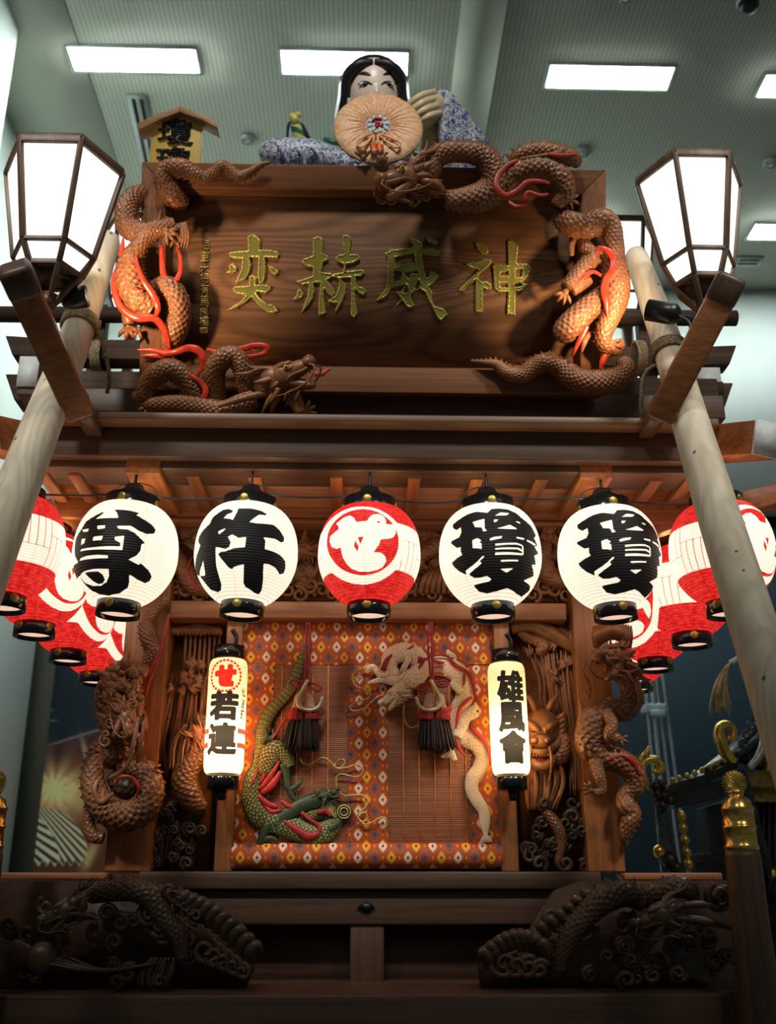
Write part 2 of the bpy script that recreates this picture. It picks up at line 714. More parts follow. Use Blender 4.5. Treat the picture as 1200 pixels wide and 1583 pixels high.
mb = MB(); box(mb, XL - .3, 9, -3, YB + 1, -.12, 0); struct('floor', mb, room_wall('hall_floor', (.50, .50, .47), 0.5))
mb = MB(); box(mb, XL - .3, 9, 2.0, YB + 1, ZC, ZC + .2); struct('ceiling', mb, M_CEIL)
mb = MB(); box(mb, XL - .2, XL, 2.0, YB + 1, 0, ZC); struct('wall_left', mb, M_WALL)
mb = MB(); box(mb, XL, 9, YB, YB + .2, ZD, ZC); struct('wall_back', mb, M_WALL)
mb = MB(); box(mb, XL, 9, YB + .12, YB + .3, 0, ZD + .02); struct('wall_lower', mb, M_NAVY)
# plain strip of ceiling along the left wall, dropped beam along the middle, pier at the corner
xs = float(atz(110, 300, ZC)[0])
mb = MB(); box(mb, XL, XL + 1.0, 2.0, YB, ZC - .012, ZC + .05); struct('trim_1', mb, M_CEIL2)
xa, xb = float(atz(712, 0, ZC)[0]), float(atz(785, 0, ZC - .14)[0])
mb = MB(); box(mb, xa, xb, 2.0, YB, ZC - .14, ZC + .05); struct('ceiling_beam', mb, M_BEAMC)
k = atz(29, 44, ZC); e = atz(0, 118, ZC); a0 = atz(12, 0, ZC)
far = k + (e - k) * 3
a9 = k + (a0 - k) * 4
mb = MB()
prism(mb, [k, far, (far[0] - 2, far[1], ZC), (a9[0] - 2, a9[1], ZC), a9], (0, 0, -ZC))
struct('wall_pier', mb, M_WALL)
mb = MB(); box(mb, XL, 9, YB - .02, YB + .02, ZD - .25, ZD + .02); struct('trim_2', mb, room_wall('green_band', (.16, .20, .17)))
mb = MB(); box(mb, XL + .001, XL + .24, YB - .10, YB + .05, 0, ZD - .25); struct('trim_3', mb, room_wall('green_post', (.055, .055, .040)))

# ceiling fixtures
M_TUBE = Mat('fluorescent_panel', .5).emit((.90, 1.0, .95), L_CEIL).mat
M_HOUS = plain('fixture_housing', (.55, .60, .58), .5, var=.03)
fix = [(208, 90, 'long white ceiling light farthest left, above the hanging name plaque'),
       (533, 95, 'long white ceiling light behind the head of the doll'),
       (942, 117, 'long white ceiling light above the right end of the signboard'),
       (1270, 132, 'white ceiling light cut by the upper right edge of the picture'),
       (1238, 357, 'white ceiling light in the rear row, right of the right hexagonal lamp')]
GL = 'ceiling lights of the hall'
proto = None
pts = [(atz(px, py, ZC), lb) for px, py, lb in fix]
y2 = pts[4][0][1]
for px_, lb in [(pts[0][0][0], None), (pts[1][0][0], None), (pts[2][0][0], None)]:
    pts.append((np.array((px_, y2, ZC)), 'ceiling light of the rear row, mostly hidden behind the float'))
for p, lb in pts:
    if proto is None:
        t = thing('ceiling_light', lb, 'ceiling light', (p[0], p[1], ZC), GL)
        mb = MB(); L, Wd = .615, .15
        z0 = ZC - .03
        for x0, x1, y0, y1 in ((-L - .03, L + .03, -Wd - .03, -Wd), (-L - .03, L + .03, Wd, Wd + .03), (-L - .03, -L, -Wd, Wd), (L, L + .03, -Wd, Wd)):
            box(mb, p[0] + x0, p[0] + x1, p[1] + y0, p[1] + y1, z0, ZC + .05)
        mb.build('frame', M_HOUS, t, smooth=False)
        mb = MB(); box(mb, p[0] - L, p[0] + L, p[1] - Wd, p[1] + Wd, ZC - .022, ZC - .006)
        mb.build('diffuser', M_TUBE, t, smooth=False)
        proto = t
    else:
        t = copy_tree(proto)
        t.location = Vector((p[0], p[1], ZC))
        t['label'] = lb
# speakers, vents, dome
M_SPK = plain('speaker_grille', (.50, .55, .53), .6, var=.05)
for i, (px, py, r, lb) in enumerate([(383, 215, 11, 'round white ceiling speaker left of the doll'), (902, 235, 11, 'round white ceiling speaker just above the signboard right corner'),
                                    (1192, 252, 11, 'round white ceiling speaker right of the right hexagonal lamp'), (968, -4, 9, 'round white ceiling speaker at the very top edge')]):
    p = atz(px, py, ZC - .02)
    q = r * float((p - CAM) @ FWD) / FPX
    t = thing('ceiling_speaker', lb, 'ceiling speaker', p, 'round ceiling speakers')
    mb = MB(); lathe(mb, [(q * 1.0, .03), (q * 1.15, .0), (q * 1.1, -.02), (q * .8, -.03)], p, 28, closed=False); mb.build('rim', M_HOUS, t)
    mb = MB(); lathe(mb, [(q * .85, -.01), (q * .5, -.03), (.01, -.04)], p, 28); mb.build('grille', M_SPK, t)
p = atz(1157, 3, ZC - .02)
t = thing('camera_dome', 'black dome camera on the ceiling at the upper right', 'security camera', p)
q = 17 * float((p - CAM) @ FWD) / FPX
mb = MB(); lathe(mb, [(q, .03), (q * 1.05, -.01), (q * .95, -.03)], p, 28); mb.build('base', M_HOUS, t)
mb = MB(); ell(mb, p - np.array((0, 0, .03)), (q * .95, q * .95, q * .9), n=24); mb.build('dome', BLACK, t)
for (a, b, lb) in [((212, 152), (232, 250), 'narrow twin slot air vent behind the hanging name plaque'), ((1142, 404), (1172, 404), 'small slot air vent under the rear ceiling light')]:
    pa, pb = atz(*a, ZC - .012), atz(*b, ZC - .012)
    t = thing('ceiling_vent', lb, 'air vent', (pa + pb) / 2, 'slot vents of the ceiling')
    d = nrm(pb - pa); s = np.array((-d[1], d[0], 0))
    mb = MB(); bar(mb, pa - d * .05, pb + d * .05, .20, .02); mb.build('frame', M_HOUS, t, smooth=False)
    for k in (-.04, .04):
        mb = MB(); bar(mb, pa + s * k - (0, 0, .012), pb + s * k - (0, 0, .012), .035, .01); mb.build('slot', BLACK, t, smooth=False)

# printed night festival picture on the lower back wall
xr = float(at(175, 1160, YB)[0])
x0, x1 = XL + .24, xr + .6
zb, zt = zat(1400, YB), ZD - .25
nx, nz = 260, 420
gx, gz = np.meshgrid(np.linspace(x0, x1, nx), np.linspace(zb, zt, nz))
P = np.stack([gx.ravel(), np.full(gx.size, YB - .03), gz.ravel()], 1)
q = pix(P); U, Wq = q[:, 0], q[:, 1]


def sm(a, lo, hi):
    t = np.clip((a - lo) / (hi - lo), 0, 1)
    return t * t * (3 - 2 * t)


def lay(c, f, col):
    return c * (1 - f[:, None]) + np.array(col) * f[:, None]


nz1 = np.sin(U * .31 + np.sin(Wq * .17) * 2) * np.sin(Wq * .23 + U * .05)
c = np.tile(np.array((.006, .012, .020)), (len(U), 1))
lin = 1163 - (U - 40) * .31                                    # roof edge of the booth
c = lay(c, sm(Wq, lin - 1, lin + 2), (.050, .012, .018))
c = lay(c, sm(Wq, lin + 18, lin + 44) * .8, (.17, .035, .018))
c = lay(c, np.exp(-((Wq - lin) / 1.6) ** 2) * sm(U, 60, 95) * .9, (.20, .16, .16))
g = np.exp(-(((U - 88) / 42) ** 2 + ((Wq - 1222) / 26) ** 2) * 1.1)
c = lay(c, np.clip(sm(Wq, 1190, 1225) * sm(-Wq, -1290, -1240) * .75, 0, 1), (.42, .20, .10))
c = lay(c, np.clip(g * (1.1 + .25 * nz1), 0, 1), (.80, .58, .24))
ang = np.arctan2(Wq - 1218, U - 83)
c = lay(c, np.clip(np.exp(-np.hypot(U - 83, Wq - 1218) / 18) * (.5 + .5 * np.cos(ang * 11)) * 1.3, 0, 1), (.95, .74, .36))
c = lay(c, sm(Wq, 1300, 1325) * .9, (.10, .035, .02))
for (cx, cy, rx, ry, st, col) in [(70, 1340, 70, 92, 7.5, (.62, .56, .36)), (22, 1352, 74, 106, 9.5, (.66, .64, .50))]:
    dx, dy = (U - cx) / rx, (Wq - cy) / ry
    r = np.hypot(dx, dy)
    ins = sm(1 - r, 0, .03) * sm(-Wq, -1337 + 4 * np.sin(U * .5), -1331 + 4 * np.sin(U * .5)) * sm(U, -200, 0)
    ax_, ay_, kk = ((10, 1190, 112) if cx == 70 else (-78, 1205, 96))
    c = lay(c, ins, col)
    c = lay(c, ins * sm(np.sin(np.arctan2(Wq - ay_, U - ax_) * kk + r * 1.5), -.1, .4), (.035, .012, .008))
c = lay(c, np.exp(-(((U - 140 + (Wq - 1320) * .4) / 8) ** 2 + ((Wq - 1322) / 22) ** 2)), (.52, .34, .15))
c = lay(c, np.exp(-(((U - 133 - (Wq - 1165) * .28) / 4) ** 2 + ((Wq - 1163) / 20) ** 2)) * (.6 + .4 * np.sin(Wq * 1.3)), (.45, .38, .25))
for a, b in ((77, 1098), (81, 1114), (76, 1052)):
    c = lay(c, np.exp(-(((U - a) / 6) ** 2 + ((Wq - b) / 1.5) ** 2)) * .5, (.25, .32, .35))
m = Mat('printed_photo', .35, 0, .4)
m.base(m.attr('ink', True))
c = np.clip(c * 1.4, 0, .95)
i = (np.arange(nz - 1)[:, None] * nx + np.arange(nx - 1)[None, :])
F = np.stack([i, i + 1, i + 1 + nx, i + nx], -1).reshape(-1, 4)
mb = MB(); mb.add(P, [F])
pm = thing('printed_mural', 'large printed night festival picture with striped umbrellas on the lower back wall', 'mural', ((x0 + x1) / 2, YB, zb))
mb.build('print', m.mat, pm, smooth=False, attrs={'ink': c})
mb = MB(); box(mb, x0, x1, YB - .028, YB + .1, zb, zt); mb.build('backing_board', M_NAVY, pm, smooth=False)
# ================================================================ the float body
YL, YW = 3.32, 3.72            # lantern row, front wall of the float
FL = thing('festival_float', 'tall carved wooden festival float with eaves, pillars and dragon carvings', 'festival float', (0, 4.2, 0))


def hb(name, mat, px0, px1, py0, py1, Y, depth, bevel=.006, parent=None, pxm=None):
    """a beam lying across: front face between photo rows py0 and py1 at depth Y"""
    xc = 575
    a, b = at(px0, (py0 + py1) / 2, Y), at(px1, (py0 + py1) / 2, Y)
    z1, z0 = zat(py0, Y, xc), zat(py1, Y, xc)
    mb = MB(); box(mb, a[0], b[0], Y, Y + depth, z0, z1)
    return mb.build(name, mat, parent or FL, smooth=False, bevel=bevel)


def vb(name, mat, px0, px1, prow, py0, py1, Y, depth, bevel=.006, parent=None):
    """an upright post: sides at px0..px1 on photo row prow"""
    a, b = at(px0, prow, Y), at(px1, prow, Y)
    z1, z0 = zat(py0, Y), zat(py1, Y)
    mb = MB(); box(mb, a[0], b[0], Y, Y + depth, z0, z1)
    return mb.build(name, mat, parent or FL, smooth=False, bevel=bevel)


WEB = wood('eave_timber', (.10, .052, .026), (.20, .105, .056), 'X')
# eaves, front to back and downwards
hb('eave_board', WEB, 60, 1112, 640, 652, 3.20, .16)
hb('eave_beam', WDX, 62, 1105, 652, 709, 3.265, .30)
hb('eave_beam', WDX, 66, 1100, 709, 728, 3.305, .16)
hb('roof_beam', WDX, 62, 1120, 604, 641, 3.52, .2)
hb('roof_plank', WGX, 70, 1110, 578, 606, 3.60, .35)
zs = zat(736, 3.33)            # soffit level
sx0, sx1 = at(40, 736, 3.3)[0], at(1110, 736, 3.3)[0]
mb = MB(); box(mb, sx0, sx1, 3.40, 6.2, zs + .02, zs + .06); mb.build('soffit_board', WX, FL, smooth=False)
# cross beams running back to the pillars
for a, b in ((195, 249), (895, 946)):
    x0, x1 = at(a, 736, 3.32)[0], at(b, 736, 3.32)[0]
    mb = MB(); box(mb, x0, x1, 3.30, YW + .1, zs - .012, zs + .08); mb.build('cross_beam', WY, FL, smooth=False, bevel=.006)
# rafters between and beside them
for a in (70, 118, 300, 395, 520, 640, 735, 835, 1010, 1062):
    x0 = at(a, 745, 3.4)[0]
    mb = MB(); box(mb, x0 - .022, x0 + .022, 3.36, YW + .02, zs - .0, zs + .03); mb.build('rafter', WY, FL, smooth=False, bevel=.004)
for (a, b) in ((60, 195), (946, 1090)):
    x0, x1 = at(a, 760, 3.6)[0], at(b, 760, 3.6)[0]
    mb = MB(); box(mb, x0, x1, 3.62, 3.70, zs - .06, zs + .03); mb.build('side_purlin', WX, FL, smooth=False, bevel=.004)
for sx in (1, -1):
    x = at(166 if sx < 0 else 968, 800, 3.9)[0]
    mb = MB(); bar(mb, (x, 3.72, zs - .05), (x + sx * .5, 3.45, zs + .0), .07, .08); mb.build('corner_rafter', WX, FL, smooth=False, bevel=.006)

# front wall
hb('lintel', WX, 172, 962, 762, 803, YW, .14)
hb('lintel', WX, 255, 885, 803, 809, YW - .02, .1, .003)
hb('header_beam', WX, 262, 876, 930, 957, YW - .03, .16)
hb('frieze_board', WX, 255, 885, 803, 940, YW + .12, .03, 0)
vb('pillar', WZ, 160, 232, 1345, 745, 1348, YW, .24)
vb('pillar', WZ, 910, 968, 1345, 745, 1348, YW, .24)
vb('jamb_post', WZ, 330, 358, 1340, 945, 1348, YW + .0, .10)
vb('jamb_post', WZ, 776, 803, 1340, 945, 1348, YW + .0, .10)
hb('back_board', CARVE2, 225, 915, 935, 1350, YW + .30, .03, 0)
hb('sill_beam', WDX, 213, 930, 1347, 1375, YW - .10, .3)
hb('sill_beam', WDX, 100, 1120, 1375, 1430, YW - .07, .3)
hb('dark_panel', WDX, 80, 1130, 1420, 1535, YW + .05, .04, 0)
vb('centre_post', WDZ, 541, 594, 1480, 1428, 1532, YW - .06, .12)
YF = 3.22
zl = zat(1537, YF)
mb = MB(); box(mb, at(-60, 1540, YF)[0], at(1132, 1540, YF)[0], YF, 4.0, zl - .34, zl); mb.build('ledge_beam', WDX, FL, smooth=False, bevel=.008)
mb = MB(); box(mb, -1.35, 1.30, 3.5, 6.2, .0, zl - .30); mb.build('chassis', WDX, FL, smooth=False)
for (a, b, c) in ((-10, 165, 0), (965, 1118, 0)):
    hb('side_rail', WX, a, b, 1349, 1361, YW - .05, .09)
# diamond nail cover
pl = YP(YW - .075)
mb = MB(); prism(mb, [pl.V(552, 1402, .0), pl.V(567, 1393, .0), pl.V(580, 1402, .0), pl.V(567, 1411, .0)], (0, -.006, 0))
mb.build('nail_cover', BLACK, FL, smooth=False)

# roof deck
ZDK = zat(580, 3.6)
mb = MB(); box(mb, at(75, 580, 3.7)[0], at(1105, 580, 3.7)[0], 3.62, 6.2, ZDK - .05, ZDK); mb.build('roof_deck', WGX, FL, smooth=False)
# railing of the roof, ends upturned and cut
def rail(px0, px1, py0, py1, Y, d, mat, up=0.0, taper=.05):
    a, b = at(px0, (py0 + py1) / 2, Y), at(px1, (py0 + py1) / 2, Y)
    z1, z0 = zat(py0, Y), zat(py1, Y)
    pts = [(a[0], z1 + up), (a[0] + .2, z1), (b[0] - .2, z1), (b[0], z1 + up), (b[0] - taper, z0 + up), (b[0] - .22, z0), (a[0] + .22, z0), (a[0] + taper, z0 + up)]
    mb = MB(); prism(mb, [(p[0], Y, p[1]) for p in pts], (0, d, 0))
    return mb.build('roof_rail', mat, FL, smooth=False, bevel=.005)


rail(4, 1141, 530, 560, 3.78, .09, WGX, .012, .04)
rail(4, 1136, 585, 625, 3.74, .12, WGX, .0, .05)
mb = MB()
sweep(mb, [(*at(-2, 486, 3.80), .034), (*at(1138, 492, 3.80), .034)], 16, 4, raw=False)
mb.build('roof_rail', WGX, FL)
for px in (150, 575, 1000):
    p = at(px, 540, 3.84)
    mb = MB(); box(mb, p[0] - .03, p[0] + .03, 3.82, 3.88, zat(610, 3.84), zat(480, 3.84)); mb.build('rail_post', WGX, FL, smooth=False, bevel=.004)
# beam ends with white painted faces
for a, b, c, d in ((28, 62, 553, 588), (1078, 1111, 570, 598)):
    p0, p1 = at(a, d, 3.66), at(b, c, 3.66)
    mb = MB(); box(mb, p0[0], p1[0], 3.66, 4.5, p0[2] - .06, p1[2]); e = mb.build('beam_end', WGY, FL, smooth=False, bevel=.003)
    mb = MB(); box(mb, p0[0] - .002, p1[0] + .002, 3.65, 3.66, p0[2] - .03, p1[2]); mb.build('white_face', WHITEP, e, smooth=False)
# corner hip beams thrusting outwards
for sx, p0, p1 in ((1, at(1075, 690, 3.42), at(1186, 680, 3.12)), (-1, at(70, 690, 3.42), at(-25, 672, 3.12))):
    mb = MB(); bar(mb, p0, p1, .12, .115); e = mb.build('hip_beam', WY, FL, smooth=False, bevel=.004)
    d = nrm(p1 - p0)
    mb = MB(); bar(mb, p1, p1 + d * .012, .122, .117); mb.build('white_face', WHITEP, e, smooth=False)
# slanting bracket arms that carry the hexagonal lamps
ARM = {}
for sx, p0, p1 in ((1, at(1025, 636, 3.05), at(1126, 440, 2.80)), (-1, at(118, 628, 3.03), at(26, 424, 2.64))):
    mb = MB(); bar(mb, p0 - nrm(p1 - p0) * .03, p1, .090, .085, up=(0, -1, 0)); e = mb.build('bracket_arm', WX, FL, smooth=False, bevel=.010)
    mb = MB(); box(mb, p0[0] - .025, p0[0] + .025, 3.06, 3.3, p0[2] + .0, p0[2] + .06); mb.build('arm_tenon', WDX, e, smooth=False)
    d = nrm(p1 - p0)
    mb = MB(); bar(mb, p1 - d * .07, p1 + d * .03, .095, .095, up=(0, -1, 0)); mb.build('arm_cap', WDZ, e, smooth=False, bevel=.016)
    ARM[sx] = (p0, p1)
# newel posts with brass finials
for px, lab in ((1147, 1), (-22, 0)):
    Yn = 3.16
    x = at(px, 1310, Yn)[0]
    s = float((at(px, 1310, Yn) - CAM) @ FWD) / FPX
    zt_ = zat(1313, Yn)
    mb = MB(); lathe(mb, [(27 * s * 1.25, .0), (27 * s * 1.2, zt_ - .5), (27 * s * 1.05, zt_ - .2), (27 * s, zt_ - .02), (25 * s, zt_)], (x, Yn, 0), 28)
    po = mb.build('newel_post', WDZ, FL, bevel=0)
    prof = [(25, 0), (26.5, 2), (26, 6), (24.5, 8), (24.5, 30), (26, 31), (26, 35), (24.5, 36), (24, 57), (25.5, 58), (25.5, 62), (23, 66), (21, 74), (13, 79), (11, 82), (13, 84), (13, 88), (9, 90)]
    mb = MB(); lathe(mb, [(r * s, zt_ + h * s) for r, h in prof], (x, Yn, 0), 36)
    mb.build('brass_finial', BRASS, po)
    mb = MB()
    pts = []
    for k in range(192):
        a = 2 * math.pi * k / 192
        rr = 17 * s * (1 + .13 * math.cos(a * 24))
        pts.append((x + rr * math.cos(a), Yn - .012, zt_ + 100 * s + rr * math.sin(a)))
    prism(mb, pts, (0, .024, 0))
    ell(mb, (x, Yn, zt_ + 88 * s), (10 * s, 10 * s, 6 * s))
    mb.build('crest_knob', GOLDD, po, smooth=False)
# ================================================================ round paper lanterns
LR, LH = .172, .166            # widest radius, half height of the paper


def lprof(z):
    t = np.clip(np.asarray(z, float) / LH, -1, 1)
    up = .088 + (LR - .088) * np.maximum(1 - np.abs(t) ** 2.35, 0) ** .62
    dn = .068 + (LR - .068) * np.maximum(1 - np.abs(t) ** 1.95, 0) ** .72
    return np.where(t > 0, up, dn)


def lpoint(phi, z, C, rot):
    r = lprof(z)
    a = phi + rot
    return np.stack([C[0] + r * np.sin(a), C[1] - r * np.cos(a), C[2] + z], -1)


def onto_lantern(polys, C, rot, f):
    """outlines seen in the photograph, laid onto the lantern's skin as (phi, z)"""
    ph, zz = np.meshgrid(np.linspace(-1.75, 1.75, 421), np.linspace(-LH, LH, 301))
    ph, zz = ph.ravel(), zz.ravel()
    P = lpoint(ph - rot, zz, C, rot)
    q = pix(P)
    e = 1e-3
    dr = (lprof(zz + e) - lprof(zz - e)) / (2 * e)
    N = np.stack([np.sin(ph), -np.cos(ph), -dr], -1)
    vis = ((CAM - P) * N).sum(1) > 0
    q, a, b = q[vis], ph[vis] - rot, zz[vis]
    out = []
    for poly in polys:
        o = []
        for u, v in poly:
            px, py = f(u, v)
            k = np.argmin((q[:, 0] - px) ** 2 + (q[:, 1] - py) ** 2)
            o.append((a[k] * LR, b[k]))
        out.append(np.array(o))
    return out


SON = dict(
    black=[[(470,300),(600,302),(720,325),(690,345),(800,405),(850,440),(885,485),(870,520),(800,525),(730,500),(640,450),(500,458),(530,485),(610,487),(680,515),(740,570),(788,612),(755,625),(745,690),(710,740),(630,780),(735,830),(750,812),(835,885),(865,940),(845,985),(800,1010),(730,975),(640,925),(648,1000),(635,1055),(560,1115),(450,1142),(360,1132),(280,1100),(215,1045),(160,970),(185,950),(110,1025),(90,970),(70,905),(95,865),(140,830),(105,770),(98,680),(105,600),(135,540),(160,500),(200,430),(270,380),(355,330),(372,335),(330,370),(290,400),(400,385),(520,378),(500,330)]],
    holes=[[(160,965),(200,915),(290,885),(440,880),(448,950),(425,1010),(370,1050),(290,1055),(215,1030)],[(310,465),(390,455),(390,487),(318,498)],[(158,515),(230,497),(222,525),(185,530)],[(280,570),(372,557),(365,600),(272,610)],[(165,600),(200,595),(190,640),(160,660)],[(485,565),(580,550),(570,690),(420,690),(150,722),(165,700),(300,672),(545,655),(548,620),(490,592)],[(160,790),(220,760),(330,745),(430,745),(430,775),(250,790),(150,815)]],
    back=[[(205,930),(260,915),(340,908),(385,940),(408,985),(390,1020),(350,1033),(300,1010),(250,970)]])
KINE = dict(
    black=[[(350,325),(410,312),(455,325),(440,350),(395,365),(360,405),(430,410),(455,425),(500,340),(510,305),(640,300),(750,325),(800,355),(790,368),(720,362),(670,400),(625,440),(700,450),(870,460),(930,510),(985,590),(980,630),(950,640),(890,605),(770,590),(795,625),(790,710),(870,730),(950,770),(1000,830),(1005,900),(985,955),(945,965),(900,900),(840,865),(780,858),(778,950),(775,1080),(765,1140),(735,1175),(690,1160),(600,1100),(580,1060),(582,870),(510,890),(470,905),(465,930),(420,905),(350,820),(315,775),(340,750),(390,745),(470,710),(590,695),(598,590),(520,605),(460,570),(410,590),(440,650),(425,700),(390,720),(290,700),(290,800),(300,900),(330,1000),(358,1080),(355,1140),(325,1165),(250,1140),(170,1050),(130,1000),(100,995),(75,950),(85,850),(110,750),(130,690),(105,650),(115,600),(150,540),(220,470),(250,400)]],
    holes=[[(305,545),(360,515),(390,508),(360,540),(320,572)],[(165,840),(185,960),(185,1000),(130,1000),(150,900)]], back=[])
SE = dict(
    white=[(290,440),(340,395),(400,375),(440,395),(470,440),(580,430),(600,395),(640,365),(700,360),(750,385),(775,430),(770,462),(840,470),(870,500),(870,560),(840,600),(790,615),(720,618),(700,670),(645,750),(720,755),(765,790),(775,840),(740,900),(690,930),(600,950),(500,950),(420,920),(370,870),(330,800),(310,700),(270,715),(220,700),(195,640),(200,590),(290,515),(285,480),(260,460)],
    holes=[[(485,595),(540,590),(510,675)],[(455,625),(490,690),(480,745),(445,690)],[(675,437),(705,432),(715,445),(690,455)]])
NI = dict(
    black=[[(600,310),(680,303),(770,318),(860,360),(905,405),(950,440),(1005,495),(1050,590),(1030,610),(1062,690),(1030,700),(1072,775),(1030,790),(1042,885),(1000,880),(1020,1000),(985,1015),(910,1045),(960,1075),(985,1110),(970,1150),(890,1210),(840,1180),(745,1118),(640,1150),(540,1170),(460,1150),(400,1085),(560,1045),(590,1025),(540,992),(470,1010),(410,1010),(350,970),(330,975),(260,940),(210,895),(185,855),(220,820),(295,770),(280,740),(280,690),(240,700),(185,655),(180,635),(270,590),(290,540),(285,490),(240,520),(205,495),(205,460),(250,425),(350,360),(440,335),(560,345)]],
    holes=[[(325,935),(400,880),(450,840),(500,785),(522,785),(510,805),(465,840),(490,855),(470,880),(360,970),(335,975)],[(630,378),(690,345),(785,355),(750,375)],[(620,415),(670,415),(645,440),(622,445)],[(850,435),(890,450),(890,465),(840,440)],[(625,510),(700,495),(785,470),(870,520),(750,515)],[(402,440),(525,405),(528,505),(553,530),(510,535),(495,495),(430,490),(418,460)],[(400,620),(455,600),(495,630),(460,645),(490,655),(495,715),(450,705),(402,705)],[(570,610),(620,592),(708,583),(690,610),(580,628)],[(845,595),(930,610),(925,628),(850,610)],[(630,662),(850,656),(915,682),(905,694),(850,674),(632,682)],[(630,706),(870,706),(912,738),(908,752),(860,723),(630,723)],[(628,753),(760,750),(915,768),(915,787),(760,776),(628,776)],[(904,690),(919,690),(919,780),(904,770)],[(680,830),(865,830),(862,847),(690,847)],[(675,920),(815,915),(745,958)],[(945,622),(1050,680),(1030,690),(960,645)]], back=[])


def se_ellipse(cx, cy, rx, ry, n=48):
    return [(cx + rx * math.cos(2 * math.pi * k / n), cy + ry * math.sin(2 * math.pi * k / n)) for k in range(n)]


# lantern paper: red where 'red' > 0, black where 'ink' > 0, thin bamboo hoops every few millimetres
def paper_mat(name, strength, hoop=.0088, glow=None):
    m = Mat(name, .55, 0, .3)
    x, y, z = m.xyz()
    f = m.noise((55, 55, 90), 3)
    h = ((z / hoop).fr() - .5).abs() * 2.0
    hoopl = h.step(.62, .98)
    wht = m.mix(hoopl, (1.03, .93, .75), (.80, .60, .38))
    red = m.mix(f.step(.35, .72), (.60, .010, .012), (.93, .045, .030))
    red = m.mix(hoopl * .7, red, (.36, .006, .006))
    seam = m.attr('seam')
    wht = m.mix(seam * .55, wht, (.80, .55, .30))
    red = m.mix(seam * .6, red, (.22, .004, .004))
    c = m.mix(m.attr('red').step(-.0006, .0006), wht, red)
    ink = m.attr('ink').step(-.0006, .0006)
    e = m.mix(ink, c, (.0035, .0030, .0030))
    m.base(m.mix(ink, m.mix(m.attr('red').step(-.0006, .0006), (.55, .50, .42), (.30, .01, .01)), (.010, .010, .010)))
    m.emit(e, strength)
    b = m.noise((30, 30, 8), 2)
    m.bump(h, .35, .003)
    return m.mat


PAPER = paper_mat('lit_lantern_paper', L_PAPER)
M_TOP = Mat('lantern_top_glow', .6).emit((1.0, .62, .32), 9.0).mat
M_DISC = Mat('lit_lantern_opening', .6, col=(.6, .45, .4)).emit((1.0, .66, .50), .85).mat


def lantern_parts(t, C, ink=None, red=None, nphi=240, nz=104):
    C = np.asarray(C, float)
    zz = np.linspace(-LH, LH, nz + 1)
    ph = np.linspace(-np.pi, np.pi, nphi, endpoint=False)
    Z, PH = np.meshgrid(zz, ph, indexing='ij')
    r = lprof(Z) * (1 + .004 * np.cos(2 * np.pi * Z / .0088))
    V = np.stack([C[0] + r * np.sin(PH), C[1] - r * np.cos(PH), C[2] + Z], -1).reshape(-1, 3)
    i = np.arange(nz)[:, None] * nphi
    j = np.arange(nphi)[None, :]
    F = np.stack([i + j, i + (j + 1) % nphi, i + nphi + (j + 1) % nphi, i + nphi + j], -1).reshape(-1, 4)
    U, Wz = (PH * LR).ravel(), Z.ravel()
    a = -np.ones(len(U)) if ink is None else ink(U, Wz)
    b = -np.ones(len(U)) if red is None else red(U, Wz)
    k = np.abs(((PH.ravel() / (np.pi / 4)) + .5) % 1 - .5) * (np.pi / 4) * lprof(Wz)
    mb = MB(); mb.add(V, [F])
    pa = mb.build('paper_shade', PAPER, t, attrs={'ink': np.clip(a, -.02, .02), 'red': np.clip(b, -.02, .02), 'seam': np.clip(1 - k / .0028, 0, 1)})
    mb = MB(); lathe(mb, [(.0905, LH - .012), (.0905, LH + .036), (.083, LH + .036), (.083, LH - .012)], C, 48, closed=False)
    lathe(mb, [(.083, LH + .018), (.046, LH + .020), (.046, LH + .060), (.036, LH + .066), (.030, LH + .082), (.0, LH + .084)], C, 40, closed=False)
    tr_ = mb.build('top_ring', LACQ, t)
    mb = MB(); lathe(mb, [(.082, LH + .028), (.047, LH + .030)], C, 40, closed=False); mb.build('lit_opening', M_TOP, tr_, smooth=False)
    mb = MB(); lathe(mb, [(.068, -LH - .046), (.0715, -LH - .046), (.0715, -LH + .008), (.064, -LH + .008), (.064, -LH - .046), (.068, -LH - .046)], C, 48, closed=False)
    br = mb.build('bottom_ring', LACQ, t)
    mb = MB(); lathe(mb, [(.0645, -LH - .030), (.0645, -LH - .026)], C, 40); mb.build('lit_opening', M_DISC, br, smooth=False)
    for k, (zc, rr) in enumerate(((LH + .012, .0905), (-LH - .016, .0715))):
        for q in (0.0, np.pi / 2, np.pi, -np.pi / 2):
            mb = MB()
            p = C + np.array((rr * math.sin(q), -rr * math.cos(q), zc))
            n_ = np.array((math.sin(q), -math.cos(q), 0))
            ell(mb, p, (.0155, .0155, .004), ax=np.array((np.cross((0, 0, 1), n_), (0, 0, 1), n_)), n=20, m=8)
            mb.build('gilt_crest', GOLDD, br if k else t)
    mb = MB()
    a = np.linspace(0, np.pi, 15)
    sweep(mb, [(C[0] + .088 * math.cos(q), C[1], C[2] + LH + .02 + .072 * math.sin(q) ** .7, .0022) for q in a], 6, 40)
    sweep(mb, [(*(C + (0, 0, LH + .08)), .007), (*(C + (0, 0, LH + .10)), .006), (*(C + (0, 0, LH + .145)), .003)], 8, 10)
    mb.build('wire_handle', BLACK, t)


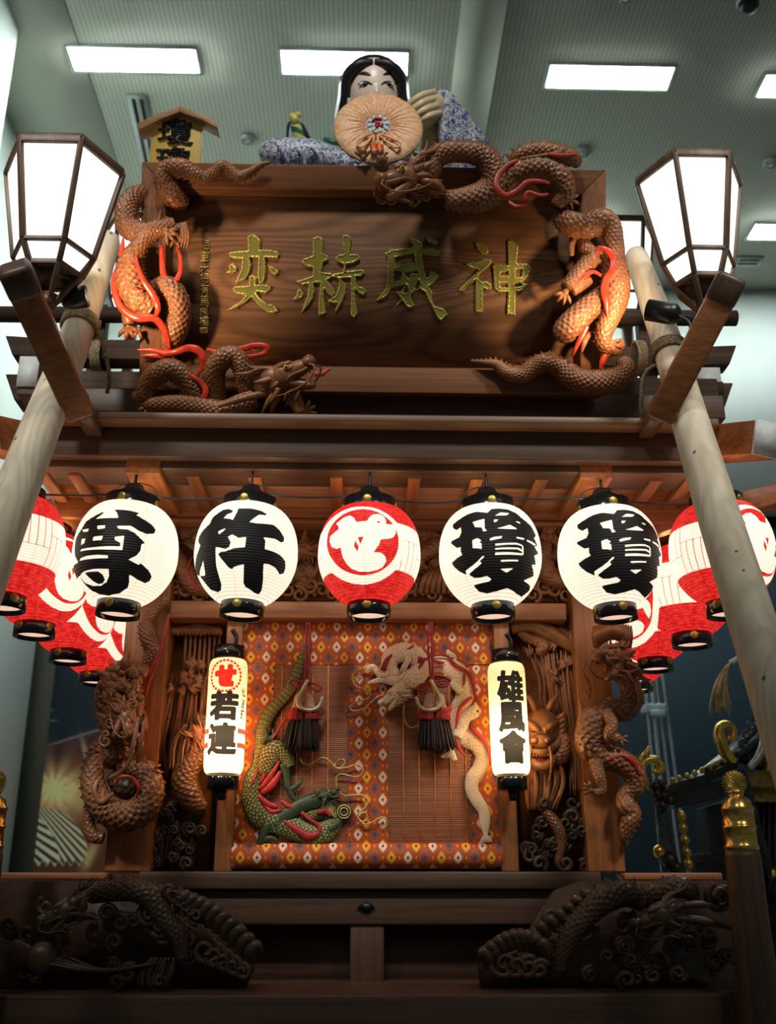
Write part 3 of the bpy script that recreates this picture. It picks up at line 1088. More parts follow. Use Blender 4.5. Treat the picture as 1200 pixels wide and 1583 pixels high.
ZLN = float(at(571, 861, YL)[2])
GLN = 'white front lanterns with black characters'
front = [
    ('尊', 194, SON, lambda u, v: (100 + u / 6.316, 740 + v / 6.316), -.20, 'white round paper lantern with a black character, leftmost of the front row', R_(2.5)),
    ('杵', 380.5, KINE, lambda u, v: (290 + u / 6.594, 740 + v / 6.594), -.12, 'white round lantern with an open black character, just left of the middle red lantern', R_(1.5)),
    ('瓊', 758, NI, lambda u, v: (670 + u / 6.594, 740 + v / 6.594), .05, 'white round lantern with a dense black character, just right of the middle red lantern', R_(-1)),
    ('瓊', 942, NI, lambda u, v: (670 + u / 6.594, 740 + v / 6.594), .14, 'white round paper lantern with a dense black character, rightmost of the front row', R_(-2)),
]
LPOS = []
cable_pts = []
for k, (ch, px, G, f, rot, lab, tilt) in enumerate(front):
    C = at(px, 861, YL); C[2] = ZLN
    src = C if k < 3 else np.array((at(758, 861, YL)[0], YL, ZLN))
    r0 = rot if k < 3 else .05
    bl = onto_lantern(G['black'], src, r0, f)
    ho = onto_lantern(G['holes'], src, r0, f)
    ba = onto_lantern(G['back'], src, r0, f)
    t = thing('round_lantern', lab, 'paper lantern', C, 'hanging round lanterns of the front row')
    t.location = (0, 0, 0)
    lantern_parts(t, (0, 0, 0), ink=lambda U, Z: sd_glyph(bl, ho, U, Z, ba))
    t.location = Vector(C)
    t.rotation_euler = (0, tilt, rot)
    LPOS.append(C)

# the red lantern: white band with brick lines, ringed disc with its character
C = at(571, 861, YL); C[2] = ZLN
RROT = -.10
f3 = lambda u, v: (480 + u / 6.594, 740 + v / 6.594)
disc, ring, se = onto_lantern([se_ellipse(534, 648, 366, 338), se_ellipse(530, 681, 432, 399), SE['white']], C, RROT, f3)
seh = onto_lantern(SE['holes'], C, RROT, f3)
bhi, blo = onto_lantern([[(1000, 490)], [(985, 965)]], C, RROT, f3)
ZHI, ZLO = float(bhi[0, 1]), float(blo[0, 1])


def red_fn(U, Z):
    band = np.minimum(ZHI - Z, Z - ZLO)                # white band > 0
    red = -band
    # brick-like lines of the band
    w = 2 * np.pi * LR / 10
    c = np.floor(U / w)
    fu = U - c * w
    par = (c % 2) == 0
    hh = (ZHI - ZLO)
    zr = (Z - ZLO) / hh
    zz = np.where(par, zr, 1 - zr)
    line = np.abs(zz - .36) * hh
    sl = np.where(zz > .36, np.abs((fu / (w / 4) + .5) % 1 - .5) * w / 4, 1.0)
    ed = np.minimum(fu, w - fu)
    d = np.minimum(np.minimum(line, sl), ed)
    red = np.maximum(red, np.where(band > 0, .0012 - d, -1))
    rg = sd_poly(ring, U, Z)
    di = sd_poly(disc, U, Z)
    inner = np.minimum(di, -sd_glyph([se], seh, U, Z))
    red = np.where(rg > 0, np.maximum(inner, .0007 - np.abs(rg)), red)
    return np.where(rg > .0007, inner, red)


t0 = thing('round_lantern', 'red and white round lantern with a ringed character, middle of the front row', 'paper lantern', (0, 0, 0), 'hanging round lanterns of the front row')
lantern_parts(t0, (0, 0, 0), red=red_fn, nphi=320, nz=128)
t0.location = Vector(C); t0.rotation_euler = (0, 0, RROT)
LPOS.append(C)
# rows running back along both sides of the float
zc = ZLN - LH - .046
side = [((3, 944), -.77, 'red and white lantern cut by the left edge, nearest of the left row'),
        ((52, 985), 1.05, 'red and white lantern, second of the left row, partly behind the leftmost white lantern'),
        ((104, 1025), 1.27, 'red and white lantern, third of the left row, below the leftmost white lantern'),
        ((147, 1058), 1.3, 'red and white lantern, farthest of the left row, above the left pillar dragon'),
        ((1128, 953), .70, 'red and white lantern behind the right pole, nearest of the right row'),
        ((1071, 1000), -1.75, 'red and white lantern just left of the right pole, second of the right row'),
        ((1014, 1037), -.9, 'red and white lantern, third of the right row, below the rightmost white lantern'),
        ((985, 1069), -.7, 'red and white lantern, farthest of the right row, behind the right pillar dragon')]
for (px, py), rot, lab in side:
    p = atz(px, py, zc)
    t = copy_tree(t0)
    t.location = Vector((p[0], p[1], ZLN))
    t.rotation_euler = (0, 0, rot)
    t['label'] = lab
    t['group'] = 'hanging round lanterns of the side rows'
    LPOS.append(np.array((p[0], p[1], ZLN)))

# the black cable that strings the lanterns together
zt_ = ZLN + LH + .075
xs = sorted([float(p[0]) for p in LPOS[:5]])
pts = []
allx = [xs[0] - .42] + xs + [xs[-1] + .42]
for a, b in zip(allx[:-1], allx[1:]):
    for s_ in (0, .25, .5, .75):
        pts.append((a + (b - a) * s_, YL + .035 + .02 * math.sin(a * 9), zt_ - .035 * 4 * s_ * (1 - s_) * (.6 + .4 * math.sin(a * 7)), .0042))
pts.append((allx[-1], YL + .035, zt_, .0042))
mb = MB(); sweep(mb, pts, 8, 160)
tag(mb.build('lantern_cable', CABLE), 'thin black cable strung along the tops of the front lanterns', 'cable')
for s_, i0 in ((-1, 5), (1, 9)):
    pts = []
    P4 = [np.array((allx[0] if s_ < 0 else allx[-1], YL + .035, zt_))] + [LPOS[i0 + k] + (0, .04, LH + .075) for k in range(4)]
    for a, b in zip(P4[:-1], P4[1:]):
        for q in (0, .5):
            p = a + (b - a) * q - np.array((0, 0, .03 * (q > 0)))
            pts.append((*p, .0042))
    mb = MB(); sweep(mb, pts, 8, 60)
    tag(mb.build('lantern_cable', CABLE), 'thin black cable along the tops of the %s side lanterns' % ('left' if s_ < 0 else 'right'), 'cable')

# ================================================================ tall lanterns beside the blind
def tall_lantern(lab, top, bot, wpx, Y, marks, reds):
    """top and bottom photo points of the paper on its axis"""
    a, b = at(*top, Y), at(*bot, Y)
    H = float(np.linalg.norm(a - b)) / 2
    Rr = wpx / 2 * YP(Y).m(*top) * .985
    c = (a + b) / 2
    t = thing('long_lantern', lab, 'paper lantern', (0, 0, 0), 'long lanterns flanking the blind')
    nphi, nz = 220, 240
    zz = np.linspace(-H, H, nz + 1)
    ph = np.linspace(-np.pi, np.pi, nphi, endpoint=False)
    Z, PH = np.meshgrid(zz, ph, indexing='ij')
    e = np.clip((H - np.abs(Z)) / .035, 0, 1)
    prof = Rr * (.80 + .20 * np.sqrt(np.maximum(1 - (1 - e) ** 2, 0)))
    r = prof * (1 + .006 * np.cos(2 * np.pi * Z / .0075))
    V = np.stack([r * np.sin(PH), -r * np.cos(PH), Z], -1).reshape(-1, 3)
    i = np.arange(nz)[:, None] * nphi
    j = np.arange(nphi)[None, :]
    F = np.stack([i + j, i + (j + 1) % nphi, i + nphi + (j + 1) % nphi, i + nphi + j], -1).reshape(-1, 4)
    U, Wz = (PH * Rr).ravel(), Z.ravel()
    mb = MB(); mb.add(V, [F])
    o = mb.build('paper_shade', PAPER2, t, attrs={'ink': np.clip(marks(U / Rr, Wz / H) * Rr, -.02, .02), 'red': np.clip(reds(U / Rr, Wz / H) * Rr, -.02, .02), 'seam': np.zeros(len(U))})
    mb = MB()
    lathe(mb, [(Rr * .80, H - .004), (Rr * .80, H + .048), (Rr * .55, H + .050), (Rr * .5, H + .048)], n=40)
    sweep(mb, [(Rr * .3, 0, H + .05, .008), (Rr * .32, 0, H + .085, .008), (Rr * .1, 0, H + .11, .008)], 8)
    mb.build('top_ring', LACQ, t)
    mb = MB()
    lathe(mb, [(Rr * .80, -H - .050), (Rr * .80, -H + .004)], n=40)
    lathe(mb, [(.014, -H - .085), (.016, -H - .05)], n=16)
    br = mb.build('bottom_ring', LACQ, t)
    for zc_ in (H + .02, -H - .014):
        for q in (-.55, .55) if zc_ < 0 else (0.0,):
            mb = MB(); ell(mb, (Rr * .80 * math.sin(q), -Rr * .80 * math.cos(q), zc_), (.004, .003, .004), n=10, m=6)
            mb.build('brass_tack', BRASS, br if zc_ < 0 else t)
    t.location = Vector(c)
    dx = a - b
    t.rotation_euler = (0, math.atan2(dx[0], dx[2]), 0)
    ld = bpy.data.lights.new('lantern_bulb', 'POINT')
    ld.energy, ld.color, ld.shadow_soft_size = 2.0, (1, .80, .50), .014
    lo = bpy.data.objects.new('lantern_bulb', ld)
    COL.objects.link(lo); lo.parent = t; lo.location = (0, 0, -H * .38)
    return t


m = Mat('lit_long_lantern_paper', .6, 0, .2)
x, y, z = m.xyz()
h = ((z / .0075).fr() - .5).abs() * 2
hl = h.step(.70, .98)
rd = m.attr('red').step(-.0006, .0006)
ik = m.attr('ink').step(-.0006, .0006)
cw = m.mix(hl, (.86, .74, .50), (.62, .46, .24))
c = m.mix(rd, cw, (.60, .018, .012))
c = m.mix(ik, c, (.010, .009, .008))
m.base(m.mix(ik, m.mix(rd, (.5, .45, .35), (.35, .02, .01)), (.01, .01, .01)))
m.emit(m.mix(ik, m.mix(rd, m.mix(hl, (.74, .58, .34), (.55, .38, .18)), (.50, .012, .008)), (.004, .003, .003)), .42)
tr = m.nt.nodes.new('ShaderNodeBsdfTranslucent')
m.nt.links.new(c, tr.inputs[0])
mx = m.nt.nodes.new('ShaderNodeAddShader')
m.nt.links.new(m.b.outputs[0], mx.inputs[0]); m.nt.links.new(tr.outputs[0], mx.inputs[1])
m.nt.links.new(mx.outputs[0], m.nt.nodes['Material Output'].inputs[0])
PAPER2 = m.mat


def marks_left(U, Z):      # U in radians, Z -1..1 over the half height (about 3.05 radii)
    k = 3.05
    W = Z * k
    d = sd_text('若', U, W, -.04, .42, 1.46, 1.40, .060)
    d = np.maximum(d, sd_text('連', U, W, -.06, -1.32, 1.48, 1.52, .052))
    for n_, ch in enumerate('仙波町'):
        d = np.maximum(d, sd_text(ch, U, W, 1.12, 1.22 - n_ * .62, .34, .52, .028))
    return d


def reds_left(U, Z):
    W = Z * 3.05
    d = sd_text('せ', U, W, -.02, 2.02, .98, 1.02, .10)
    rr = np.hypot(U + .02, W - 2.02)
    a = np.arctan2(W - 2.02, U + .02)
    d = np.maximum(d, np.minimum(.065 - np.abs(rr - .84), np.cos(a * 26) * .05 + .035))
    for w0 in (-.88, -1.62):
        s = np.minimum(.14 - np.abs(W - w0), np.abs(U + .02) - .80)
        d = np.maximum(d, s)
    return d


def marks_right(U, Z):
    W = Z * 2.95
    d = sd_text('雄', U, W, .08, 1.58, 1.46, 1.56, .048)
    d = np.maximum(d, sd_text('風', U, W, .08, -.05, 1.42, 1.42, .055))
    d = np.maximum(d, sd_text('會', U, W, .06, -1.62, 1.44, 1.58, .048))
    return d


YT = 3.60
tall_lantern('long white paper lantern with a red crest above two black characters, left of the blind', (354, 1021), (345, 1197), 60, YT, marks_left, reds_left)
tall_lantern('long cream paper lantern with three black characters, right of the blind', (782, 1027), (791, 1198), 58, YT, marks_right, lambda U, Z: np.full(len(U), -1.0))
# ================================================================ carved dragons: heads, feet, flames, curls
M_EYE = plain('dragon_eye', (.70, .60, .08), .25, .3, var=.05)
M_PUP = plain('dragon_pupil', (.01, .01, .01), .2, var=.02)


def frame_of(plane, ang, flip=1, yaw=0.0):
    """axes of a head lying against a plane: snout direction (photo angle, degrees, 0 = right, 90 = up), its up, and outwards"""
    a = R_(ang)
    rt = nrm(np.cross((0, 0, 1), -plane.n)) * -1
    rt = np.array((1.0, 0, 0)) if abs(plane.n[0]) < .2 else nrm(np.cross(plane.n, (0, 0, 1)))
    up = nrm(np.cross(rt, -plane.n)) * 1.0
    if up[2] < 0:
        up = -up
    f = rt * math.cos(a) + up * math.sin(a)
    u = (-rt * math.sin(a) + up * math.cos(a)) * flip
    o = plane.n
    if yaw:
        f, o = f * math.cos(yaw) + o * math.sin(yaw), o * math.cos(yaw) - f * math.sin(yaw)
    return np.array((f, u, o))


def dragon_head(plane, px, py, ang, size, parent, mat, off=.05, flip=1, yaw=0.0, eye=True, whisk=True, jaw=.45, name='dragon_head'):
    """a horned head in relief; size = length of the skull in photo pixels"""
    A = frame_of(plane, ang, flip, yaw)
    k = size * plane.m(px, py)
    c = plane.V(px, py, off)

    def w(x, y, z):
        return c + k * (x * A[0] + y * A[1] + z * A[2])

    mb = MB()
    E_ = lambda x, y, z, a, b, d, n=14: ell(mb, w(x, y, z), (a * k, b * k, d * k), A, n, 10)
    E_(0, 0, 0, .46, .40, .36)
    E_(-.32, .02, .02, .36, .42, .34)
    E_(.42, .02, .04, .42, .23, .27)
    E_(.78, .06, .05, .20, .18, .26)
    for s in (-1, 1):
        E_(.84, .15, .05 + s * .11, .09, .09, .08)
        E_(.16, .24, .05 + s * .17, .24, .09, .10)
        E_(.30, .10, .05 + s * .20, .14, .10, .08)
        # brow tufts, horns, ears
        sweep(mb, [(*w(-.10, .22, s * .16), .07 * k), (*w(-.45, .42, s * .20), .06 * k), (*w(-.85, .46, s * .24), .045 * k), (*w(-1.2, .62, s * .26), .012 * k)], 8)
        sweep(mb, [(*w(-.55, .44, s * .2), .04 * k), (*w(-.72, .62, s * .22), .03 * k), (*w(-.78, .78, s * .22), .008 * k)], 6)
        sweep(mb, [(*w(-.25, .05, s * .28), .10 * k), (*w(-.5, .08, s * .40), .09 * k), (*w(-.72, .14, s * .46), .01 * k)], 8, flat=.6)
    # open lower jaw with teeth, tongue
    j = lambda x, y, z: w(.05 + (x) * math.cos(jaw) - (y) * math.sin(-jaw) * 0 + 0, -.16 - x * math.sin(jaw) + y, z)
    sweep(mb, [(*j(-.1, 0, .04), .17 * k), (*j(.3, -.02, .04), .15 * k), (*j(.6, 0, .04), .13 * k), (*j(.78, .05, .04), .07 * k)], 10, flat=1.5, ref=A[2])
    for x in (.30, .42, .54, .66, .76):
        for s in (-1, 1):
            p = w(x, -.10, .05 + s * .16)
            sweep(mb, [(*p, .030 * k), (*(p - A[1] * .12 * k), .004 * k)], 5, 4)
            p = j(x - .05, .08, .05 + s * .12)
            sweep(mb, [(*p, .026 * k), (*(p + A[1] * .10 * k), .004 * k)], 5, 4)
    # upper lip roll
    for s in (-1, 1):
        sweep(mb, [(*w(.90, -.02, .05 + s * .10), .04 * k), (*w(.62, -.10, .05 + s * .19), .05 * k), (*w(.28, -.10, .05 + s * .24), .045 * k), (*w(-.02, -.20, s * .26), .05 * k)], 8)
    # mane
    rr = np.random.default_rng(int(px * 7 + py))
    for q in range(20):
        a = rr.uniform(-2.4, .9)
        z = rr.uniform(-.25, .34)
        p = np.array((-.22 + .15 * math.cos(a), .30 * math.sin(a) * .9, z))
        d = np.array((-.8, .55 * math.sin(a) - .05, z * .5))
        L = rr.uniform(.4, .85)
        e = p + d * L
        mid = (p + e) / 2 + rr.uniform(-.08, .08, 3)
        sweep(mb, [(*w(*p), .08 * k), (*w(*mid), .075 * k), (*w(*e), .008 * k)], 6, 9)
    for q in range(9):                            # beard and cheek tufts
        p = np.array((rr.uniform(-.1, .5), -.30 - .25 * rr.uniform(0, 1), rr.uniform(-.1, .25)))
        e = p + np.array((-.35, -.22, .05))
        sweep(mb, [(*w(*p), .04 * k), (*w(*((p + e) / 2 + (0, .05, 0))), .035 * k), (*w(*e), .005 * k)], 6, 8)
    h = mb.build(name, mat, parent)
    if whisk:
        mb = MB()
        for s in (-1, 1):
            sweep(mb, [(*w(.80, .0, .05 + s * .2), .034 * k), (*w(.94, -.18, .05 + s * .3), .030 * k), (*w(.62, -.44, .05 + s * .34), .026 * k), (*w(.05, -.50, .1 + s * .36), .022 * k), (*w(-.45, -.42, .1 + s * .36), .01 * k)], 7, 30)
        mb.build('whisker', mat, h)
    if eye:
        for s in (-1, 1):
            mb = MB(); ell(mb, w(.22, .15, .04 + s * .285), (.075 * k, .065 * k, .055 * k), A, 14, 10); ey = mb.build('eye', M_EYE, h)
            mb = MB(); ell(mb, w(.245, .15, .05 + s * .332), (.032 * k, .032 * k, .02 * k), A, 10, 8); mb.build('pupil', M_PUP, ey)
    return h


def foot(mb, plane, px, py, ang, size, off=.04, toes=4, curl=.8):
    A = frame_of(plane, ang)
    k = size * plane.m(px, py)
    c = plane.V(px, py, off)
    ell(mb, c, (.42 * k, .34 * k, .30 * k), A, 12, 8)
    for t in range(toes):
        s = (t - (toes - 1) / 2) / max(1, (toes - 1) / 2)
        d = A[0] * math.cos(s * .9) + A[1] * math.sin(s * .9)
        p0 = c + d * .25 * k
        p1 = c + d * .70 * k + A[2] * .16 * k
        p2 = c + d * 1.0 * k + A[2] * .02 * k
        p3 = c + d * (1.28 - curl * .1) * k - A[2] * .22 * k * curl
        sweep(mb, [(*p0, .20 * k), (*p1, .19 * k), (*p2, .14 * k), (*p3, .02 * k)], 8, 14)


def flame(mb, plane, pts, flat=.45):
    sweep(mb, plane.path(pts), 10, len(pts) * 8, ref=plane.n, flat=flat)


def curl(mb, plane, px, py, r, off, thick, turns=1.4, a0=0.0, d=1, grow=.02):
    """a wave or cloud scroll"""
    P = []
    n = int(16 * turns)
    for i in range(n + 1):
        t = i / n
        a = a0 + d * t * turns * 2 * math.pi
        q = r * (1 - .80 * t)
        o = off + grow * math.sin(t * math.pi * .5)
        P.append((px + q * math.cos(a), py - q * math.sin(a), thick * (1 - .55 * t), o))
    sweep(mb, plane.path(P), 7, n * 2, ref=plane.n)


def strands(mb, plane, rows, n, off, r, jit=2.0, seed=1):
    """a bundle of flowing strands between photo points rows: [(px,py,half width)]"""
    rr = np.random.default_rng(seed)
    for i in range(n):
        s = (i + .5) / n * 2 - 1
        P = []
        ph = rr.uniform(0, 6.28)
        for j, (x, y, hw) in enumerate(rows):
            P.append((x + s * hw + jit * math.sin(ph + j * 1.7), y, r * rr.uniform(.7, 1.2) * (.5 if j in (0, len(rows) - 1) else 1), off + .008 * math.sin(ph * 2 + j)))
        sweep(mb, plane.path(P), 6, len(rows) * 4, ref=plane.n)


def body(name, plane, pts, parent, mat, row=.013, around=11, amp=.30, n=60, spike=None, side=1, ref=None, flat=1.0, belly=None):
    mb = MB()
    P = plane.path(pts)
    info = sweep(mb, P, n, None, ref=plane.n if ref is None else ref, flat=flat, scale=(row, around), amp=amp, belly=belly)
    if spike:
        spikes(mb, info, spike[0], spike[1], side)
    return mb.build(name, mat, parent)


def flame_part(plane, parent, mat, pts):
    mb = MB()
    flame(mb, plane, pts)
    return mb.build('red_flame', mat, parent)


def foot_part(parent, mat, plane, *a):
    mb = MB()
    foot(mb, plane, *a)
    return mb.build('clawed_foot', mat, parent)
# ================================================================ the signboard
TILT = R_(19.5)
SN = np.array((0, -math.cos(TILT), -math.sin(TILT)))
SP = PL(at(577, 607, 3.40), SN)
SB = PL(SP.p0 - SN * .055, SN)              # recessed board
SG = thing('signboard', 'large framed wooden signboard with gold characters, wreathed in carved dragons', 'signboard', SP.V(577, 607))
OUT = [SP.V(219, 249), SP.V(935, 263), SP.V(938, 610), SP.V(215, 600)]
OUT[0][2] = OUT[1][2] = (OUT[0][2] + OUT[1][2]) / 2


def uv(p):          # sign coordinates: across, up the board
    d = np.asarray(p) - SP.p0
    return float(d[0]), float(d @ UPS)


UPS = np.array((0, -math.sin(TILT), math.cos(TILT)))


def sp(u, v, o=0.0):
    return SP.p0 + np.array((1.0, 0, 0)) * u + UPS * v + SN * o


ul = (uv(SP.V(219, 249))[0] + uv(SP.V(215, 600))[0]) / 2
ur = (uv(SP.V(935, 263))[0] + uv(SP.V(938, 607))[0]) / 2
vt = (uv(SP.V(219, 249))[1] + uv(SP.V(935, 263))[1]) / 2
vb_ = uv(SP.V(577, 607))[1]
BW = 43 * SP.m(577, 430)
# frame: four mitred, sloping members
outer = [(ul, vt), (ur, vt), (ur, vb_), (ul, vb_)]
inner = [(ul + BW, vt - BW), (ur - BW, vt - BW), (ur - BW, vb_ + BW), (ul + BW, vb_ + BW)]
mid = [(ul + BW * .88, vt - BW * .88), (ur - BW * .88, vt - BW * .88), (ur - BW * .88, vb_ + BW * .88), (ul + BW * .88, vb_ + BW * .88)]
for k, mt in ((0, FRX), (1, FRZ), (2, FRX), (3, FRZ)):
    a, b = outer[k], outer[(k + 1) % 4]
    c, d = inner[k], inner[(k + 1) % 4]
    e, f = mid[k], mid[(k + 1) % 4]
    mb = MB()
    v = [sp(*a, -.11), sp(*b, -.11), sp(*d, -.11), sp(*c, -.11), sp(*a, .0), sp(*b, .0), sp(*f, -.006), sp(*e, -.006), sp(*d, -.05), sp(*c, -.05)]
    mb.add(v, [(0, 1, 2, 3), (0, 4, 5, 1), (4, 7, 6, 5), (7, 9, 8, 6), (9, 3, 2, 8), (0, 3, 9, 7, 4), (1, 5, 6, 8, 2)])
    mb.build('frame', mt, SG, smooth=False, bevel=.004)
mb = MB()
prism(mb, [sp(*inner[3], -.055), sp(*inner[2], -.055), sp(*inner[1], -.055), sp(*inner[0], -.055)], -SN * .03)
board = mb.build('board', PANEL, SG, smooth=False)

# gold characters in relief
K1 = lambda u, v: (340 + u / 4.8, 350 + v / 4.8)
K2 = lambda u, v: (580 + u / 4.8, 350 + v / 4.8)
YEKI = dict(f=K1, black=[[(205,75),(240,55),(280,70),(305,100),(300,170),(370,172),(430,185),(445,210),(430,240),(340,235),(345,320),(335,400),(325,425),(290,425),(280,380),(285,235),(225,235),(235,290),(225,340),(190,400),(150,415),(110,425),(130,380),(160,320),(165,245),(110,245),(75,230),(65,200),(80,188),(150,180),(210,178)],[(65,290),(95,272),(130,300),(125,340),(90,355),(40,345),(75,320)],[(355,288),(385,295),(435,320),(438,350),(410,370),(380,345)],[(215,370),(245,358),(275,375),(270,430),(340,430),(380,445),(380,475),(345,500),(275,490),(300,530),(350,570),(410,590),(440,630),(400,650),(360,645),(300,600),(240,530),(190,570),(130,610),(50,622),(100,590),(150,560),(190,515),(120,505),(92,465),(110,445),(160,440),(218,440)]], holes=[])
KAKU = dict(f=K1, black=[[(690,85),(730,70),(770,90),(765,200),(805,220),(810,250),(770,270),(755,340),(830,345),(850,375),(800,400),(850,470),(860,495),(835,525),(800,505),(775,470),(775,540),(790,650),(735,668),(730,600),(745,420),(700,425),(705,480),(690,540),(650,600),(605,645),(620,590),(650,520),(660,430),(610,440),(565,405),(620,390),(690,365),(690,310),(640,300),(605,265),(620,240),(690,215)],[(575,470),(600,465),(625,495),(615,530),(575,548),(540,540),(570,510)],[(910,65),(950,60),(980,90),(965,205),(1020,205),(1045,230),(1040,250),(990,275),(940,285),(935,330),(1060,318),(1080,345),(1050,375),(1010,375),(1020,440),(1070,455),(1090,490),(1065,515),(1030,500),(1005,470),(1010,560),(1022,650),(995,690),(970,660),(975,500),(970,385),(900,390),(940,430),(935,500),(910,560),(880,620),(850,645),(870,575),(810,570),(800,550),(860,510),(885,440),(880,390),(840,375),(840,350),(910,340),(920,285),(870,265),(855,235),(880,210),(920,205)]], holes=[])
WEI = dict(f=K2, black=[[(70,195),(100,185),(120,170),(265,160),(285,140),(255,105),(265,88),(310,95),(350,125),(355,165),(395,160),(430,155),(475,180),(478,215),(440,225),(345,208),(355,260),(380,380),(400,370),(405,330),(440,335),(475,370),(430,430),(400,450),(425,490),(420,540),(440,590),(510,610),(540,655),(490,708),(460,680),(420,600),(390,545),(370,490),(330,465),(270,500),(265,540),(295,585),(270,610),(235,600),(200,550),(120,625),(190,540),(155,485),(200,480),(225,435),(120,460),(100,510),(50,545),(5,555),(40,510),(80,460),(90,400),(95,260)],[(375,70),(400,72),(465,105),(465,130),(430,138),(395,115)]], holes=[[(150,235),(285,205),(300,270),(255,270),(150,300)],[(145,330),(200,340),(190,400),(135,410)],[(215,350),(310,330),(320,350),(270,345),(250,390)],[(205,490),(235,440),(245,470),(230,495)],[(295,455),(320,400),(335,430),(310,470)]])
KAMI = dict(f=K2, black=[[(740,120),(770,115),(830,150),(845,185),(825,210),(790,205),(760,180)],[(665,268),(750,260),(800,242),(860,245),(868,265),(840,300),(770,360),(765,385),(790,410),(830,405),(865,435),(860,470),(830,475),(800,460),(800,560),(800,640),(745,640),(745,400),(690,440),(660,490),(625,485),(625,465),(690,400),(765,325),(720,315),(680,295)],[(980,105),(1010,100),(1065,145),(1050,270),(1130,275),(1155,310),(1140,370),(1095,415),(1130,430),(1090,485),(1045,485),(1040,660),(975,655),(985,490),(910,490),(885,465),(870,290),(890,275),(985,285)]], holes=[[(935,345),(985,335),(985,362),(930,365)],[(930,425),(980,425),(985,450),(930,452)],[(1045,325),(1090,320),(1085,370),(1040,375)],[(1035,430),(1075,420),(1090,440),(1040,450)]])
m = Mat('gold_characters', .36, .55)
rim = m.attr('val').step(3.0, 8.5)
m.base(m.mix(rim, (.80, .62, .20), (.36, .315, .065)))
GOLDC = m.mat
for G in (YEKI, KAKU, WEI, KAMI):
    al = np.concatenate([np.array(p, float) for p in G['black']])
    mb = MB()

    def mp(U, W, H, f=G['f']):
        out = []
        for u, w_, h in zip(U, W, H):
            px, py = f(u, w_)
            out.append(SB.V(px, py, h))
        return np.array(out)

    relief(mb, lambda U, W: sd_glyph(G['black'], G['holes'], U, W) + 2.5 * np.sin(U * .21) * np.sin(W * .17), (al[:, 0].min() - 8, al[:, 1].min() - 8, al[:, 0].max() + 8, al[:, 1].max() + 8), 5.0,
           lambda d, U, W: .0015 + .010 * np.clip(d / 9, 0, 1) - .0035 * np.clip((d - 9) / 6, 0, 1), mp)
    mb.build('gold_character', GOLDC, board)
sig = '海軍大将有馬良橘書'
mb = MB()


def mp2(U, W, H):
    return np.array([SB.V(u, w_, h) for u, w_, h in zip(U, W, H)])


ys = [(369, 388), (389, 407), (408, 421), (421, 438), (438, 457), (457, 475), (475, 487), (487, 505), (505, 516)]
for ch, (a, b) in zip(sig, ys):
    cx = 317 - (a - 369) * .012
    relief(mb, lambda U, W: sd_text(ch, U, -W, cx, -(a + b) / 2, 14.5, (b - a) * .92, .018), (cx - 9, a - 1, cx + 9, b + 1), .55,
           lambda d, U, W: .001 + .003 * np.clip(d / .6, 0, 1), mp2)
mb.build('gold_signature', GOLDD, board)

FM = RED
# --- dragons twined round the frame (photo coordinates, px radii, stand-off in metres)
PF = SP
sd = lambda pts, o: [(a, b, c, o if len(q) < 1 else q[0]) for (a, b, c, *q) in pts]
d1 = thing  # noqa
# tail along the upper left edge
body('dragon_tail', PF, [(284, 315, 13, -.02), (268, 304, 16, .02), (254, 282, 16, .035), (256, 263, 14, .04), (280, 259, 14, .045), (299, 268, 12, .04), (316, 275, 11, .03), (331, 268, 10, .03), (343, 257, 9, .035), (356, 263, 8.5, .03), (370, 272, 8, .03), (386, 266, 6.5, .03), (402, 255, 4, .03), (416, 251, 1.5, .03)],
     SG, CARVE, row=.010, around=12, spike=(.020, .018), side=1)
# left dragon
ld = body('dragon_body', PF, [(228, 296, 12, -.03), (208, 304, 15, .0), (196, 325, 17, .03), (199, 350, 18, .05), (222, 360, 15, .06), (250, 352, 13, .06), (270, 346, 10, .05)], SG, CARVE, row=.011, around=13, spike=(.022, .018), side=-1)
body('dragon_body', PF, [(246, 356, 9, .06), (228, 366, 11, .07), (213, 384, 13, .08), (201, 408, 19, .08), (203, 438, 24, .07), (216, 464, 24, .06), (238, 478, 20, .05)], SG, CARVE, row=.014, around=11, spike=(.022, .016), side=-1)
body('dragon_body', PF, [(236, 452, 15, .02), (258, 446, 19, .04), (274, 464, 18, .05), (277, 494, 18, .04), (268, 520, 17, .03), (262, 540, 12, .0)], SG, CARVE, row=.012, around=13, spike=(.022, .012), side=-1)
mb = MB()
foot_part(SG, CARVE, PF, 258, 358, -35, 17, .08, 4)
foot_part(SG, CARVE, PF, 272, 368, -70, 14, .06, 3)
foot_part(SG, CARVE, PF, 198, 504, -80, 19, .05, 4)
foot_part(SG, CARVE, PF, 214, 510, -120, 13, .05, 3)
sweep(mb, PF.path([(206, 470, 12, .05), (198, 488, 10, .06), (200, 502, 9, .06)]), 12)
for q in range(7):
    sweep(mb, PF.path([(262 + q * 4, 350 - q * 1, 3.5, .06), (268 + q * 4, 360 + q, 3, .07), (264 + q * 4, 374 + q * 2, 1, .06)]), 6)
sweep(mb, PF.path([(243, 352, 4, .07), (247, 338, 3, .08), (248, 324, .8, .08)]), 7)
mb.build_each('mane_tuft', CARVE, SG)
flame_part(PF, SG, FM, [(249, 376, 2, .055), (250, 392, 3.5, .06), (251, 410, 4.5, .06), (254, 428, 5.5, .06), (262, 440, 7, .06), (272, 434, 5, .06), (279, 418, 3.5, .06), (279, 398, 3, .06), (273, 381, 2, .06)])
flame_part(PF, SG, FM, [(209, 392, 2, .11), (213, 412, 3.5, .12), (222, 434, 4.5, .12), (236, 455, 5.5, .11), (244, 474, 5, .11), (241, 489, 3, .10)])
